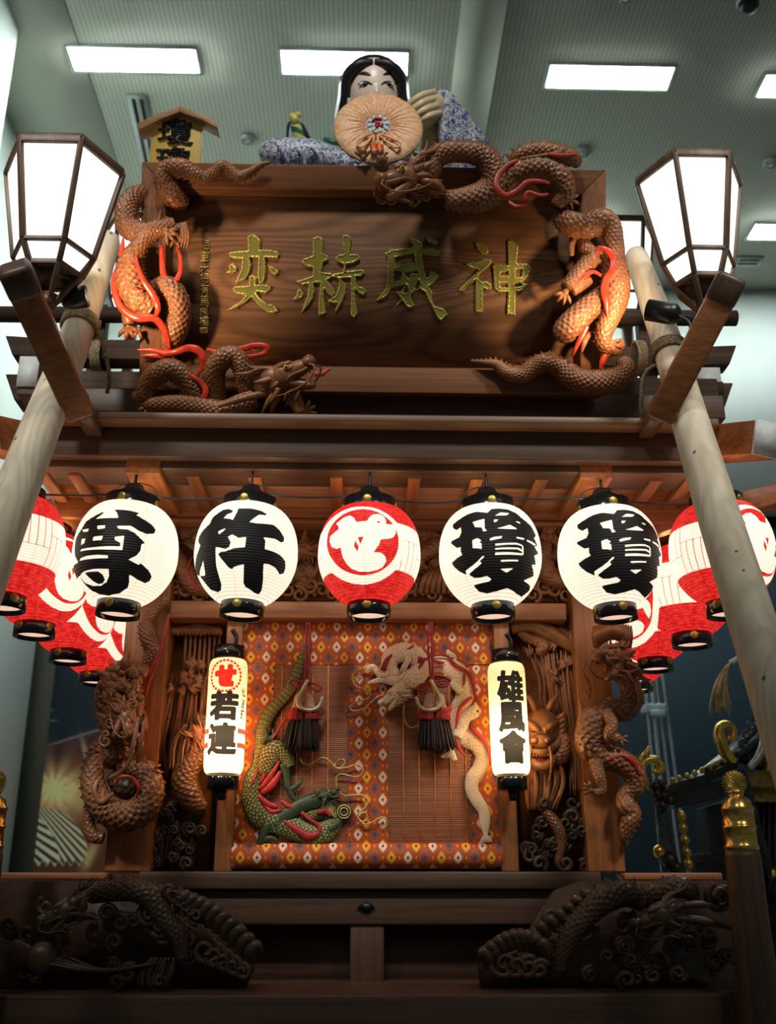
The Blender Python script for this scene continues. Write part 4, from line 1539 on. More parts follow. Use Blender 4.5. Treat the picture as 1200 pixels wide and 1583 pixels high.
flame_part(PF, SG, FM, [(183, 412, 3, .08), (177, 428, 4.5, .09), (177, 448, 5, .10), (184, 470, 5.5, .10), (196, 484, 6, .10), (214, 492, 6, .10), (238, 492, 6, .09), (252, 507, 5.5, .08), (259, 525, 4, .07), (262, 540, 2, .06)])
flame_part(PF, SG, FM, [(187, 396, 6, .07), (189, 382, 4, .075), (191, 366, 1, .08)])
flame_part(PF, SG, FM, [(208, 444, 2, .13), (214, 450, 3, .13), (221, 449, 2, .13)])

# lower left dragon with its head
body('dragon_body', PF, [(206, 612, 6, .05), (222, 614, 13, .06), (227, 596, 14, .07), (241, 578, 15, .08), (262, 570, 15, .08), (282, 580, 16, .07), (298, 600, 17, .06), (308, 618, 16, .05)], SG, CARVE, row=.011, around=13, spike=(.022, .022), side=1)
body('dragon_body', PF, [(222, 624, 11, .05), (240, 626, 12, .07), (272, 625, 14, .08), (310, 630, 16, .08), (345, 636, 16, .09), (372, 626, 16, .09), (395, 615, 14, .09)], SG, CARVE, row=.011, around=13)
body('dragon_body', PF, [(333, 622, 17, .04), (330, 596, 17, .06), (333, 570, 16, .08), (347, 553, 16, .09), (364, 552, 15, .09), (375, 570, 14, .09), (380, 598, 13, .08), (390, 612, 12, .07)], SG, CARVE, row=.011, around=13, spike=(.024, .012), side=1)
h1 = dragon_head(PF, 440, 582, 24, 56, SG, CARVE, off=.13, flip=1, yaw=.25, jaw=.6)
mb = MB()
sweep(mb, PF.path([(420, 606, 5, .13), (392, 612, 6, .15), (366, 619, 5, .15), (337, 628, 2, .14)]), 10, scale=(.008, 6), amp=.2)
sweep(mb, PF.path([(452, 610, 12, .10), (460, 626, 10, .11), (466, 638, 9, .11)]), 14)
foot_part(SG, CARVE, PF, 470, 637, 12, 17, .11, 4)
foot_part(SG, CARVE, PF, 228, 629, 200, 13, .07, 3)
mb.build_each('dragon_leg', CARVE, SG)
flame_part(PF, SG, FM, [(212, 541, 1.5, .06), (235, 541, 3, .06), (255, 546, 5, .07), (272, 544, 5, .08), (292, 538, 6, .08), (308, 543, 6.5, .08), (315, 558, 6, .08), (310, 572, 4, .08), (303, 582, 2, .08)])
flame_part(PF, SG, FM, [(276, 572, 2, .10), (292, 580, 3, .10), (310, 590, 4, .10), (318, 604, 5, .10), (312, 618, 4, .10), (296, 616, 2, .10)])
flame_part(PF, SG, FM, [(320, 540, 2, .05), (338, 545, 4, .05), (356, 543, 5, .05), (378, 538, 5, .05), (396, 534, 5, .05), (413, 537, 5, .05), (407, 547, 4, .05), (388, 551, 3.5, .05), (372, 552, 3, .05)])
flame_part(PF, SG, FM, [(388, 538, 2, .05), (394, 545, 3, .05), (400, 549, 2, .05)])
flame_part(PF, SG, FM, [(486, 578, 4, .10), (498, 578, 4, .10), (510, 570, 2, .10)])
flame_part(PF, SG, FM, [(216, 550, 1, .04), (235, 549, 4, .04), (255, 552, 3, .04)])

FM = REDD
# upper right dragon, head turned down to the viewer
h2 = dragon_head(PF, 630, 274, 200, 58, SG, CARVE, off=.11, flip=-1, yaw=.35, jaw=.4)
body('dragon_body', PF, [(655, 292, 16, .05), (664, 266, 17, .06), (672, 246, 17, .06), (690, 236, 16, .06), (722, 235, 16, .06), (747, 242, 18, .06), (762, 262, 20, .06), (764, 286, 22, .06), (746, 303, 22, .06), (716, 309, 18, .06), (690, 308, 13, .05)], SG, CARVE, row=.013, around=13, spike=(.022, .022), side=-1)
body('dragon_body', PF, [(786, 300, 14, .05), (792, 274, 17, .06), (815, 262, 18, .07), (843, 262, 18, .07), (866, 276, 18, .07), (872, 298, 16, .06), (860, 318, 10, .05)], SG, CARVE, row=.013, around=12)
body('dragon_body', PF, [(790, 252, 9, .05), (806, 240, 12, .06), (832, 234, 14, .06), (860, 237, 13, .06), (886, 246, 12, .05), (893, 256, 6, .03)], SG, CARVE, row=.012, around=12, spike=(.022, .020), side=-1)
mb = MB()
foot_part(SG, CARVE, PF, 880, 310, -20, 15, .05, 3)
foot_part(SG, CARVE, PF, 562, 244, 95, 15, .02, 4)
foot_part(SG, CARVE, PF, 586, 245, 85, 15, .02, 4)
sweep(mb, PF.path([(596, 250, 8, .03), (588, 244, 7, .04)]), 10, 5)
for q in range(10):
    sweep(mb, PF.path([(800 + q * 6, 252 - q * .8, 3, .08), (810 + q * 6, 245 - q, 3, .10), (822 + q * 6, 246 - q, 1, .09)]), 6)
for k in range(5):
    curl(mb, PF, 590 + k * 17, 306 + (k % 2) * 4, 9, .09, 3.2, 1.2, k, 1 if k % 2 else -1)
mb.build_each('mane_tuft', CARVE, SG)
flame_part(PF, SG, FM, [(800, 248, 3, .10), (784, 256, 4, .10), (770, 272, 5, .11), (768, 290, 5, .12), (782, 302, 5, .12), (800, 294, 4, .12), (814, 282, 4, .12), (832, 280, 3.5, .12), (850, 283, 2, .11)])
flame_part(PF, SG, FM, [(786, 312, 3, .07), (800, 320, 4, .08), (814, 316, 4, .08), (812, 304, 3.5, .08), (818, 297, 3, .08), (834, 302, 3, .08), (848, 300, 2, .08)])
flame_part(PF, SG, FM, [(848, 238, 2, .11), (866, 240, 3.5, .11), (892, 238, 2, .11)])

# right dragon
FM = RED
body('dragon_body', PF, [(866, 332, 15, .0), (880, 345, 18, .04), (905, 350, 19, .06), (930, 340, 18, .07), (945, 350, 15, .07), (949, 378, 15, .07), (950, 405, 17, .07), (952, 436, 21, .08), (950, 466, 20, .08), (943, 492, 15, .08), (934, 514, 13, .08), (934, 534, 12, .07), (950, 540, 10, .06), (960, 532, 8, .05)], SG, CARVE, row=.014, around=13, spike=(.024, .016), side=1)
body('dragon_body', PF, [(934, 452, 13, .04), (922, 466, 17, .06), (905, 480, 19, .07), (887, 498, 20, .08), (870, 516, 18, .08), (862, 524, 9, .07)], SG, CARVE, row=.014, around=12)
body('dragon_leg', PF, [(895, 362, 7, .03), (906, 382, 11, .05), (914, 398, 13, .06), (902, 415, 13, .07), (887, 432, 12, .08), (878, 446, 12, .09)], SG, CARVE, row=.011, around=11)
mb = MB()
foot_part(SG, CARVE, PF, 874, 452, -115, 16, .09, 4)
sweep(mb, PF.path([(884, 450, 9, .09), (898, 440, 10, .08), (910, 432, 9, .07)]), 12, scale=(.01, 9), amp=.15)
foot_part(SG, CARVE, PF, 946, 530, -30, 15, .08, 3)
sweep(mb, PF.path([(924, 384, 8, .05), (935, 394, 5, .06), (932, 408, 5, .06), (924, 402, 4, .06)]), 10)
sweep(mb, PF.path([(912, 515, 4, .05), (904, 528, 5, .06), (899, 545, 2, .06)]), 10)
sweep(mb, PF.path([(890, 365, 4, .04), (884, 380, 5, .05), (884, 396, 4, .05)]), 10)
mb.build_each('mane_tuft', CARVE, SG)
flame_part(PF, SG, FM, [(921, 390, 3, .09), (930, 384, 4, .10), (941, 388, 5, .11), (948, 400, 5.5, .11), (947, 416, 5.5, .12), (938, 432, 6, .12), (935, 448, 6.5, .12), (938, 468, 5, .12), (940, 491, 2, .11)])
flame_part(PF, SG, FM, [(967, 441, 2, .11), (962, 453, 3.5, .12), (955, 464, 2, .12)])
flame_part(PF, SG, FM, [(907, 504, 5, .10), (901, 518, 4.5, .10), (893, 533, 3.5, .10), (886, 551, 1, .10)])
flame_part(PF, SG, FM, [(938, 546, 6, .07), (932, 558, 5, .07), (928, 571, 2, .07)])
flame_part(PF, SG, FM, [(896, 434, 3, .10), (908, 424, 4, .10), (918, 420, 3, .10), (930, 426, 2.5, .11)])
body('dragon_tail', PF, [(728, 558, 1.5, .0), (748, 560, 4, .015), (768, 564, 8, .02), (785, 577, 11, .03), (806, 580, 13, .03), (826, 568, 14, .03), (846, 560, 15, .04), (866, 568, 16, .04), (884, 584, 18, .05), (908, 592, 19, .06), (936, 591, 19, .06), (958, 583, 17, .06), (968, 568, 14, .06), (960, 556, 9, .05)], SG, CARVE, row=.011, around=15, spike=(.016, .016), side=-1)

# ================================================================ spot lamps clamped to the arms
def spot_lamp(lab, a, b, Ya, Yb, target):
    p, q = at(*a, Ya), at(*b, Yb)
    d = nrm(q - p)
    t = thing('spot_lamp', lab, 'spot lamp', (p + q) / 2, 'black clamp spot lamps')
    L = float(np.linalg.norm(q - p))
    s = nrm(np.cross(d, (0, 0, 1))); u = np.cross(s, d)
    ax = np.array((s, u, d))
    mb = MB(); lathe(mb, [(.0, 0), (.022, .0), (.034, .012), (.036, .03), (.036, L), (.031, L), (.031, L - .02)], p, 28, ax, closed=False); mb.build('housing', BLACK, t)
    mb = MB(); lathe(mb, [(.0305, L - .012), (.0305, L - .010)], p, 28, ax); mb.build('lens', M_LENS, t, smooth=False)
    mb = MB(); sweep(mb, [(*(p + d * .02), .006), (*(p - d * .04 - u * .02), .006), (*(p - d * .07 - u * .09), .006)], 8); mb.build('bracket', BLACK, t)
    mb = MB(); sweep(mb, [(*(p - d * .0), .004), (*(p - d * .06 + s * .02), .004), (*(p - d * .07 - u * .12), .004), (*(p - d * .05 - u * .2), .004)], 7); mb.build('lead', CABLE, t)
    ld = bpy.data.lights.new('spot_bulb', 'SPOT')
    ld.energy, ld.color, ld.spot_size, ld.spot_blend, ld.shadow_soft_size = L_SPOT, (1, .66, .36), R_(84), .75, .024
    lo = bpy.data.objects.new('spot_bulb', ld)
    COL.objects.link(lo)
    lo.parent = t
    e = p + d * (L + .004)
    lo.location = Vector(e - (p + q) / 2)
    aim = nrm(PF.V(*target, .05) - e)
    lo.rotation_euler = Vector(aim).to_track_quat('-Z', 'Y').to_euler()
    return t


M_LENS = Mat('lit_lens', .3).emit((1, .80, .52), 5).mat
spot_lamp('small black spot lamp beside the left pole, shining at the sign', (96, 463), (135, 458), 2.93, 2.93, (238, 450))
spot_lamp('small black spot lamp on the right pole, shining at the sign', (1050, 487), (1002, 479), 2.93, 2.97, (925, 470))
# ================================================================ hexagonal lamps
M_ANDON = Mat('lit_white_panel', .6, col=(.7, .68, .64)).emit((1.0, .955, .90), L_ANDON).mat
WLAMP = wood('lamp_frame', (.070, .040, .024), (.16, .095, .060), 'Z')


def hex_lamp(lab, near, Yc, Rk, lower):
    """near: photo x of the two near corners of the top ring and its row; lower: rows of the two rings below, floor and tip"""
    yn, cx = near
    Yn = Yc - Rk * .866
    x0 = float(at(cx, yn, Yn)[0])
    z1 = zat(yn, Yn, cx)
    (y2, k2), (y3, k3), (y4, k4) = lower
    z2, z3, z4 = zat(y2, Yc - Rk * k2 * .866, cx), zat(y3, Yc - Rk * k3 * .866, cx), zat(y4, Yc, cx)
    C = np.array((x0, Yc, 0))
    t = thing('hexagonal_lamp', lab, 'standing lamp', (x0, Yc, z4), 'hexagonal white panel lamps')
    rings = [(z1, Rk), (z2, Rk * k2), (z3, Rk * k3), (z4, Rk * k4)]

    def cor(i, lv, sh=1.0, dz=0.0):
        a = math.pi / 3 * i
        z, r = rings[lv]
        return C + np.array((r * sh * math.cos(a), -r * sh * math.sin(a), z + dz))

    for i in range(6):
        mb = MB()
        bar(mb, cor(i, 0, 1, .01), cor(i, 1), .018, .018, up=(math.cos(math.pi / 3 * i), -math.sin(math.pi / 3 * i), 0.01))
        bar(mb, cor(i, 1, 1, .004), cor(i, 2), .018, .018, up=(math.cos(math.pi / 3 * i), -math.sin(math.pi / 3 * i), 0.01))
        bar(mb, cor(i, 2), cor(i, 3), .020, .020, up=(math.cos(math.pi / 3 * i), -math.sin(math.pi / 3 * i), 0.01), w1=.012, h1=.012)
        mb.build('corner_post', WLAMP, t, smooth=False, bevel=.002)
        for lv, th in ((0, .026), (1, .014), (2, .018)):
            mb = MB(); bar(mb, cor(i, lv, 1, .006 if lv == 0 else 0), cor(i + 1, lv, 1, .006 if lv == 0 else 0), .018, th); mb.build('rail', WLAMP, t, smooth=False, bevel=.002)
        for lv in (0, 1):
            mb = MB()
            a, b, c, d = cor(i, lv, .965), cor(i + 1, lv, .965), cor(i + 1, lv + 1, .965), cor(i, lv + 1, .965)
            n_ = nrm(np.cross(b - a, d - a)) * .004
            prism(mb, [a, b, c, d], n_)
            mb.build('lit_panel', M_ANDON, t, smooth=False)
    mb = MB()
    prism(mb, [cor(i, 2, .93) for i in range(6)], (0, 0, -.006)); mb.build('bottom_board', WDX, t, smooth=False)
    mb = MB()
    lathe(mb, [(Rk * k4 * 1.1, z4 - .02), (Rk * k4 * 1.4, z4), (Rk * k4 * 1.2, z4 + .03)], (x0, Yc, 0), 6); mb.build('foot_block', WDZ, t, smooth=False)
    if Yc > 4:
        mb = MB(); lathe(mb, [(.03, ZDK), (.03, z4)], (x0, Yc, 0), 14); mb.build('stand_post', WDZ, t)
    mb = MB()
    prism(mb, [cor(i, 0, 1.02, .016) for i in range(6)], (0, 0, .014)); mb.build('top_board', WLAMP, t, smooth=False)
    return t


def fit(yn, wpx, Yc):
    m_ = YP(Yc - .15).m(600, yn)
    return wpx * m_


hex_lamp('large hexagonal lamp with glowing white panels, on the right bracket arm', (240, 1086), 3.02, fit(240, 84, 3.02), ((383, .66), (424, .46), (478, .12)))
hex_lamp('large hexagonal lamp with glowing white panels, on the left bracket arm', (218, 78), 2.86, fit(218, 92, 2.86), ((369, .66), (405, .46), (468, .12)))
# farther pair at the back corners
hex_lamp('hexagonal lamp mostly hidden behind the right pole and the right dragon', (340, 968), 4.75, fit(340, 54, 4.75), ((450, .66), (480, .46), (505, .12)))
hex_lamp('hexagonal lamp mostly hidden behind the left pole and the left dragon', (336, 208), 4.75, fit(336, 54, 4.75), ((445, .66), (475, .46), (500, .12)))

# ================================================================ leaning poles
def pole_mat():
    m = Mat('peeled_log', .55, 0, .3)
    f = m.noise((26, 26, 2.2), 5)
    g = m.noise((4, 4, 1.6), 3, dist=1.0)
    r = m.noise((5, 5, .7), 1.5, .4, dist=.4)
    ln = ((r * 90).sin() * .5 + .5)
    c = m.mix((f * .5 + g * .5).step(.3, .7), (.58, .50, .37), (.78, .70, .55))
    c = m.mix(ln * ln * .4, c, (.46, .36, .23))
    m.base(c)
    m.bump(f, .15, .004)
    return m.mat


M_LOG = pole_mat()
for lab, pts in (('peeled log pole leaning in front of the right side lanterns', [((985, 400), 3.42, 18), ((1031, 530), 3.24, 23.5), ((1129, 853), 2.84, 34)]),
                 ('peeled log pole leaning at the left edge, crossing the left bracket arm', [((166, 376), 3.36, 19), ((118, 520), 3.18, 24.5), ((10, 800), 2.82, 34)])):
    P = [(*at(a[0], a[1], Y), r * YP(Y).m(*a)) for a, Y, r in pts]
    A, B = np.array(P[0]), np.array(P[-1])
    d = (B - A)
    e = B + d * (B[2] / -d[2])
    e[3] = B[3] * 1.12
    A0 = A[:3] + (A[:3] - B[:3]) / np.linalg.norm(A[:3] - B[:3]) * .0
    full = [A, np.array(P[1]), B, e]
    X_ = catmull(full, 60)
    cap = nrm(A[:3] - np.array(P[1])[:3])
    top = [(*(A[:3] + cap * .035), A[3] * .55), (*(A[:3] + cap * .028), A[3] * .86), (*(A[:3] + cap * .012), A[3] * .97)]
    X_ = np.vstack([top, X_])
    t = thing('leaning_pole', lab, 'pole', (e[0], e[1], 0), 'leaning log poles')
    mb = MB(); sweep(mb, X_, 36, raw=True); po = mb.build('log', M_LOG, t)
    rr = np.random.default_rng(5)
    mb = MB()
    for q in (.035, .10, .16, .26, .33, .42, .44, .52):
        i = int(q * 60)
        c_ = X_[i]
        ang = rr.uniform(-.7, .7)
        n_ = nrm(np.array((math.sin(ang), -math.cos(ang), .1)))
        ell(mb, c_[:3] + n_ * c_[3] * .985, (.007, .004, .009), n=10, m=6)
    mb.build('knot', plain('log_knot', (.16, .10, .06), .6), po)
    # rope lashing round the pole and down to the rail
    k = 1 if lab.find('right') > 0 and lab.find('left') < 0 else -1
    q = catmull([A, np.array(P[1]), B], 101)
    i0 = 37 if k > 0 else 33
    tdir = nrm(q[i0 + 3, :3] - q[i0, :3])
    side = nrm(np.cross(tdir, (0, 1, 0)))
    fro = np.cross(side, tdir)
    pts2 = []
    for w in range(0, 24 * 4 + 1):
        a = w / 24 * 2 * math.pi
        c_ = q[i0, :3] + tdir * (w / 96 * .05 - .02)
        pts2.append((*(c_ + (side * math.cos(a) + fro * math.sin(a)) * (q[i0, 3] + .006)), .0075))
    c_ = q[i0, :3]
    sx = -1 if k > 0 else 1
    pts2 += [(*(c_ + np.array((sx * .075, .02, -.06))), .0075), (*(c_ + np.array((sx * .10, .06, -.16))), .0075), (*(c_ + np.array((sx * .09, .10, -.22))), .0075)]
    mb = MB(); sweep(mb, pts2, 8, 260, ref=(0.3, -1, .2), groove=0)
    rp = thing('rope_lashing', 'straw rope wound round the %s pole and tied down to the rail' % ('right' if k > 0 else 'left'), 'rope', c_, 'rope lashings of the poles')
    mb.build('coil', ROPE, rp)
    c2 = at(992 if k > 0 else 148, 545, 3.76)
    mb = MB()
    pts3 = []
    for w in range(0, 24 * 4 + 1):
        a = w / 24 * 2 * math.pi
        pts3.append((c2[0] + sx * .0 + (w / 96 - .5) * .04, c2[1] + .05 + .070 * math.cos(a) * 1.0, c2[2] + .068 * math.sin(a), .007))
    sweep(mb, pts3, 8, 240, ref=(1, 0, .1))
    mb.build('rail_loop', ROPE, rp)

# ================================================================ name plaque behind the sign
PQ = PL(at(275, 200, 3.75), (0, -math.cos(.25), -math.sin(.25)))
t = thing('name_plaque', 'yellow gabled plaque with black characters, standing behind the left end of the signboard', 'plaque', PQ.V(272, 300))
M_PLQ = wood('plaque_board', (.72, .48, .10), (.85, .60, .16), 'Z', .5)
M_PLR = wood('plaque_roof', (.42, .19, .08), (.60, .36, .18), 'X', .5)
mb = MB(); prism(mb, [PQ.V(224, 300), PQ.V(308, 300), PQ.V(313, 187), PQ.V(277, 172), PQ.V(237, 187)], -PQ.n * .03); bd = mb.build('board', M_PLQ, t, smooth=False, bevel=.002)
for pts in ([(278, 164), (278, 173), (246, 185), (214, 202), (212, 190), (246, 175)], [(278, 164), (278, 173), (312, 185), (337, 199), (335, 188), (310, 175)]):
    mb = MB(); prism(mb, [PQ.V(a, b, .045) for a, b in pts], -PQ.n * .10); mb.build('roof_board', M_PLR, t, smooth=False, bevel=.003)
p_ = PQ.V(266, 290)
mb = MB(); box(mb, p_[0] - .03, p_[0] + .03, p_[1] + .0, p_[1] + .05, ZDK - .001, p_[2]); mb.build('post', WZ, t, smooth=False)
M_INKG = plain('glossy_black_paint', (.008, .010, .016), .12, .0, .8, var=.02)
for ch, cy, h in (('瓊', 203, 40), ('瓊', 246, 38)):
    mb = MB()
    relief(mb, lambda U, W: sd_text(ch, U, -W, 271 - (cy - 203) * .06, -cy, 54, h, .022), (238, cy - 26, 306, cy + 26), .9,
           lambda d, U, W: .001 + .012 * np.clip(d / 2.2, 0, 1), lambda U, W, H: np.array([PQ.V(a, b, c) for a, b, c in zip(U, W, H)]))
    mb.build('black_character', M_INKG, bd)

# ================================================================ the doll on top
DT = R_(33)
DPn = np.array((0, -math.cos(DT), -math.sin(DT)))
DP = PL(at(580, 170, 4.05), DPn)
DU = np.array((0, -math.sin(DT), math.cos(DT)))
dm = DP.m(580, 150)
DOLL = thing('festival_doll', 'large doll in blue and white brocade with long black hair, rising above the signboard', 'doll', at(580, 420, 4.35))
AX = np.array(((1, 0, 0), DU, DPn))


def dv(px, py, o=0.0):
    return DP.V(px, py, o)


mb = MB()
hc = dv(578, 150, .0)
k = dm
FD = 44 * k                                         # depth of the face


def skin(px, py):
    q = 1 - ((px - 578) / 42) ** 2 - ((py - 150) / 58) ** 2
    return FD * math.sqrt(max(q, .02)) - .02


ell(mb, hc + DPn * -.02, (42 * k, 58 * k, FD), AX, 40, 30)
sweep(mb, [(*dv(581, 122, skin(581, 122) - .012), 4.2 * k), (*dv(582, 134, skin(582, 134) - .002), 3.6 * k), (*dv(582.5, 142, skin(582, 142) + .012), 4.0 * k), (*dv(582.5, 147, skin(582, 147) + .006), 4.2 * k)], 12)
for s in (-1, 1):
    ell(mb, dv(582.5 + s * 4.6, 146.5, skin(582, 146) + .0), (3.6 * k, 3.0 * k, 3.6 * k), AX, 12, 8)
sweep(mb, [(*dv(578, 185, -.02), 24 * k), (*dv(578, 215, -.08), 22 * k), (*dv(578, 240, -.12), 40 * k)], 16)
ell(mb, dv(582, 290, -.22), (95 * k, 75 * k, 50 * k), AX, 24, 16)
mb.build('head_and_body', SKIN, DOLL, remesh=.006)
for s in (-1, 1):
    cx = 564.5 if s < 0 else 600.5
    so = lambda x, y: skin(x, y) + .007
    mb = MB(); ell(mb, dv(cx, 130, so(cx, 130) - .006), (9.5 * k, 3.4 * k, 3 * k), AX, 18, 10); ey = mb.build('eye', EYEW, DOLL)
    mb = MB(); ell(mb, dv(cx + .5, 130, so(cx, 130) + .001), (4.8 * k, 3.3 * k, 1.6 * k), AX, 14, 10); mb.build('iris', HAIR, ey)
    mb = MB(); sweep(mb, [(*dv(x, y, so(x, y)), r * k) for x, y, r in ((cx - 11, 130.5, .8), (cx - 5, 127, 1.6), (cx + 4, 127, 1.6), (cx + 11, 130.5, .8))], 6); mb.build('eyelid', HAIR, ey)
    mb = MB(); sweep(mb, [(*dv(x, y, so(x, y) - .002), r * k) for x, y, r in ((582 + s * 6, 119.5, 1.8), (582 + s * 12, 117.6, 4.4), (582 + s * 20, 116, 5.2), (582 + s * 28, 118, 2.2))], 10, flat=.4, ref=DPn); mb.build('eyebrow', HAIR, DOLL)
mb = MB()
for s in (-1, 1):
    for q in range(9):
        f = q / 8
        sweep(mb, [(*dv(578 + s * 2, 97 + f * 2, .06 - f * .14), 6 * k), (*dv(578 + s * (25 + 3 * f), 101 + f * 2, .07 - f * .15), 8 * k), (*dv(578 + s * (41 + 3 * f), 122, .05 - f * .14), 8 * k), (*dv(578 + s * (43 + 4 * f), 150, .03 - f * .12), 9 * k), (*dv(578 + s * (47 + 4 * f), 182, .0 - f * .1), 10 * k), (*dv(578 + s * (50 + 3 * f), 220, -.05 - f * .1), 9 * k)], 12, 40)
ell(mb, dv(578, 122, -.09), (45 * k, 36 * k, 40 * k), AX, 24, 16)
mb.build('long_hair', HAIR, DOLL)
mb = MB(); sweep(mb, [(*dv(540, 152, .06), 3 * k), (*dv(539.5, 163, .06), 3.2 * k)], 10); mb.build('white_ear_bead', WHITEP, DOLL)
# brocade
m = Mat('blue_white_brocade', .45, 0, .5)
n1 = m.noise((55, 55, 55), 3, .6, dist=1.5)
n2 = m.noise((60, 60, 60), 2)
c = m.mix(n1.step(.47, .53), (.62, .66, .66), (.05, .08, .34))
c = m.mix((n2.step(.55, .62)) * .8, c, (.68, .66, .58))
m.base(c)
m.bump(n2, .2, .003)
BRO = m.mat
CREAM = plain('cream_lining', (.50, .44, .28), .6, var=.08)
# raised right-hand sleeve: a hanging fold of cloth
mb = MB()
rows = []
for (px, py, o) in [(674, 138, .02), (692, 140, .05), (712, 158, .04), (732, 186, .02), (752, 214, .0), (772, 250, -.03)]:
    rows.append((px, py, o))
nt = 40
top = catmull([(*dv(a, b, o), 0) for a, b, o in rows], nt)[:, :3]
base = catmull([(*dv(a, b, o), 0) for a, b, o in [(680, 262, .03), (694, 262, .06), (710, 264, .03), (730, 266, .05), (750, 268, .0), (780, 270, -.05)]], nt)[:, :3]
nv = 24
G = np.array([[top[i] * (1 - j / (nv - 1)) + base[i] * (j / (nv - 1)) + DPn * (.022 * math.sin(i / nt * 26) * (j / nv) + .02 * math.sin(j / nv * 3)) for i in range(nt)] for j in range(nv)])
G2 = G - DPn * .05
V = np.concatenate([G.reshape(-1, 3), G2.reshape(-1, 3)])
ii = (np.arange(nv - 1)[:, None] * nt + np.arange(nt - 1)[None, :]).ravel()
F = np.stack([ii, ii + 1, ii + 1 + nt, ii + nt], 1)
o_ = nv * nt
edge = [j * nt for j in range(nv)]
E1 = np.array([(a, b, b + o_, a + o_) for a, b in zip(edge[:-1], edge[1:])])
E2 = np.array([(i + 1, i, i + o_, i + 1 + o_) for i in range(nt - 1)])
mb.add(V, [F, F[:, ::-1] + o_, E1, E2])
mb.build('sleeve', BRO, DOLL)
mb = MB(); sweep(mb, [(*dv(668, 182, -.02), 10 * k), (*dv(670, 205, -.02), 17 * k), (*dv(668, 250, -.03), 20 * k)], 18, flat=.7); mb.build('under_sleeve', CREAM, DOLL)
# lying left sleeve
mb = MB()
sweep(mb, [(*dv(406, 240, .0), 14 * k), (*dv(425, 236, .02), 22 * k), (*dv(452, 238, .03), 24 * k), (*dv(482, 238, .03), 22 * k), (*dv(510, 246, .02), 18 * k), (*dv(545, 256, .0), 16 * k)], 28, 60)
for q in (440, 466, 492):
    sweep(mb, [(*dv(q - 14, 224, .08), 2 * k), (*dv(q, 236, .11), 4 * k), (*dv(q + 6, 256, .10), 3 * k)], 8)
mb.build('sleeve', BRO, DOLL)
mb = MB(); ell(mb, dv(586, 300, -.18), (120 * k, 62 * k, 60 * k), AX, 32, 18)
rb = dv(586, 300, -.18)
lathe(mb, [(.42, ZDK), (.40, ZDK + .2), (.30, (ZDK + rb[2]) / 2 + .1), (.25, rb[2])], (rb[0], rb[1] + .0, 0), 40)
mb.build('robe', BRO, DOLL)
for q, cl in enumerate(((.02, .16, .10), (.45, .03, .04), (.60, .52, .10), (.03, .20, .14))):
    mb = MB()
    sweep(mb, [(*dv(640 + q * 6, 236 + (q % 2) * 5, .05), 5 * k), (*dv(652 + q * 3, 240, .06), 5 * k)], 10); mb.build('collar_ornament', plain('ornament_%d' % q, cl, .4), DOLL)
mb = MB(); sweep(mb, [(*dv(502, 215, .0), 4 * k), (*dv(514, 219, .02), 5 * k), (*dv(524, 222, .02), 3 * k)], 10); mb.build('collar_ornament', plain('green_silk', (.02, .15, .10), .4), DOLL)
# hand: palm, four bent fingers, thumb
mb = MB()
sweep(mb, [(*dv(682, 168, .02), 18 * k), (*dv(672, 165, .05), 19 * k), (*dv(662, 167, .07), 14 * k)], 20, flat=.62, ref=DPn)
tips = [((672, 142), (652, 148), (634, 160), (625, 172)), ((676, 152), (656, 158), (638, 170), (628, 180)), ((680, 163), (662, 168), (645, 177), (634, 184)), ((682, 174), (668, 178), (655, 184), (645, 187))]
for q, f in enumerate(tips):
    r = (5.2, 5.5, 5.3, 4.7)[q] * k
    sweep(mb, [(*dv(*f[0], .05), r * 1.05), (*dv(*f[1], .12), r * 1.05), (*dv(*f[2], .125), r * .95), (*dv(f[3][0], f[3][1], .10), r * .72), (*dv(f[3][0] - 1, f[3][1] + .5, .09), r * .4)], 14, 30)
sweep(mb, [(*dv(676, 178, .02), 8 * k), (*dv(660, 192, .03), 7 * k), (*dv(646, 196, .03), 6 * k), (*dv(640, 197, .03), 3.5 * k)], 12, 20)
mb.build('hand', SKIN2, DOLL, remesh=.0032)

# round pleated fan held before the face
m = Mat('apricot_silk', .45, 0, .5)
n1 = m.noise((70, 70, 70), 3)
m.base(m.mix(n1.step(.3, .7), (.62, .33, .17), (.80, .50, .30)))
SILK = m.mat
FC = dv(585, 199, .30)
FAX = np.array(((1, 0, 0), DU * .80 + DPn * -.60, DPn * .80 + DU * .60))
fk = dm * .95
t = thing('round_fan', 'round apricot pleated fan held in front of the face of the doll', 'fan', FC)
mb = MB()
nr, na = 26, 240
V = []
for sgn in (1, -1):
    for i in range(nr):
        f = i / (nr - 1)
        r = (20 + 49 * f) * fk
        for j in range(na):
            a = 2 * math.pi * j / na
            pl_ = .0045 * math.sin(a * 38 + 1.6 * math.sin(a * 5) + f * 1.1) * (1 - f * .75) + .0015 * math.sin(a * 13 + f * 5)
            hgt = .004 + .030 * max(0.0, 1 - f ** 4) ** .6 * (1 - .35 * max(0, 1 - f * 5)) + pl_
            V.append(FC + FAX[0] * r * math.cos(a) + FAX[1] * r * math.sin(a) * 1.02 + FAX[2] * hgt * sgn)
i = np.arange(nr - 1)[:, None] * na
j = np.arange(na)[None, :]
F = np.stack([i + j, i + (j + 1) % na, i + na + (j + 1) % na, i + na + j], -1).reshape(-1, 4)
mb.add(V, [F, F[:, ::-1] + nr * na])
mb.build('pleated_silk', SILK, t)
mb = MB(); ell(mb, FC + FAX[2] * .018, (21 * fk, 21 * fk, .016), FAX, 28, 10)
hub = mb.build('woven_hub', plain('woven_grey', (.50, .52, .54), .6, var=.45, sc=160), t)
mb = MB()
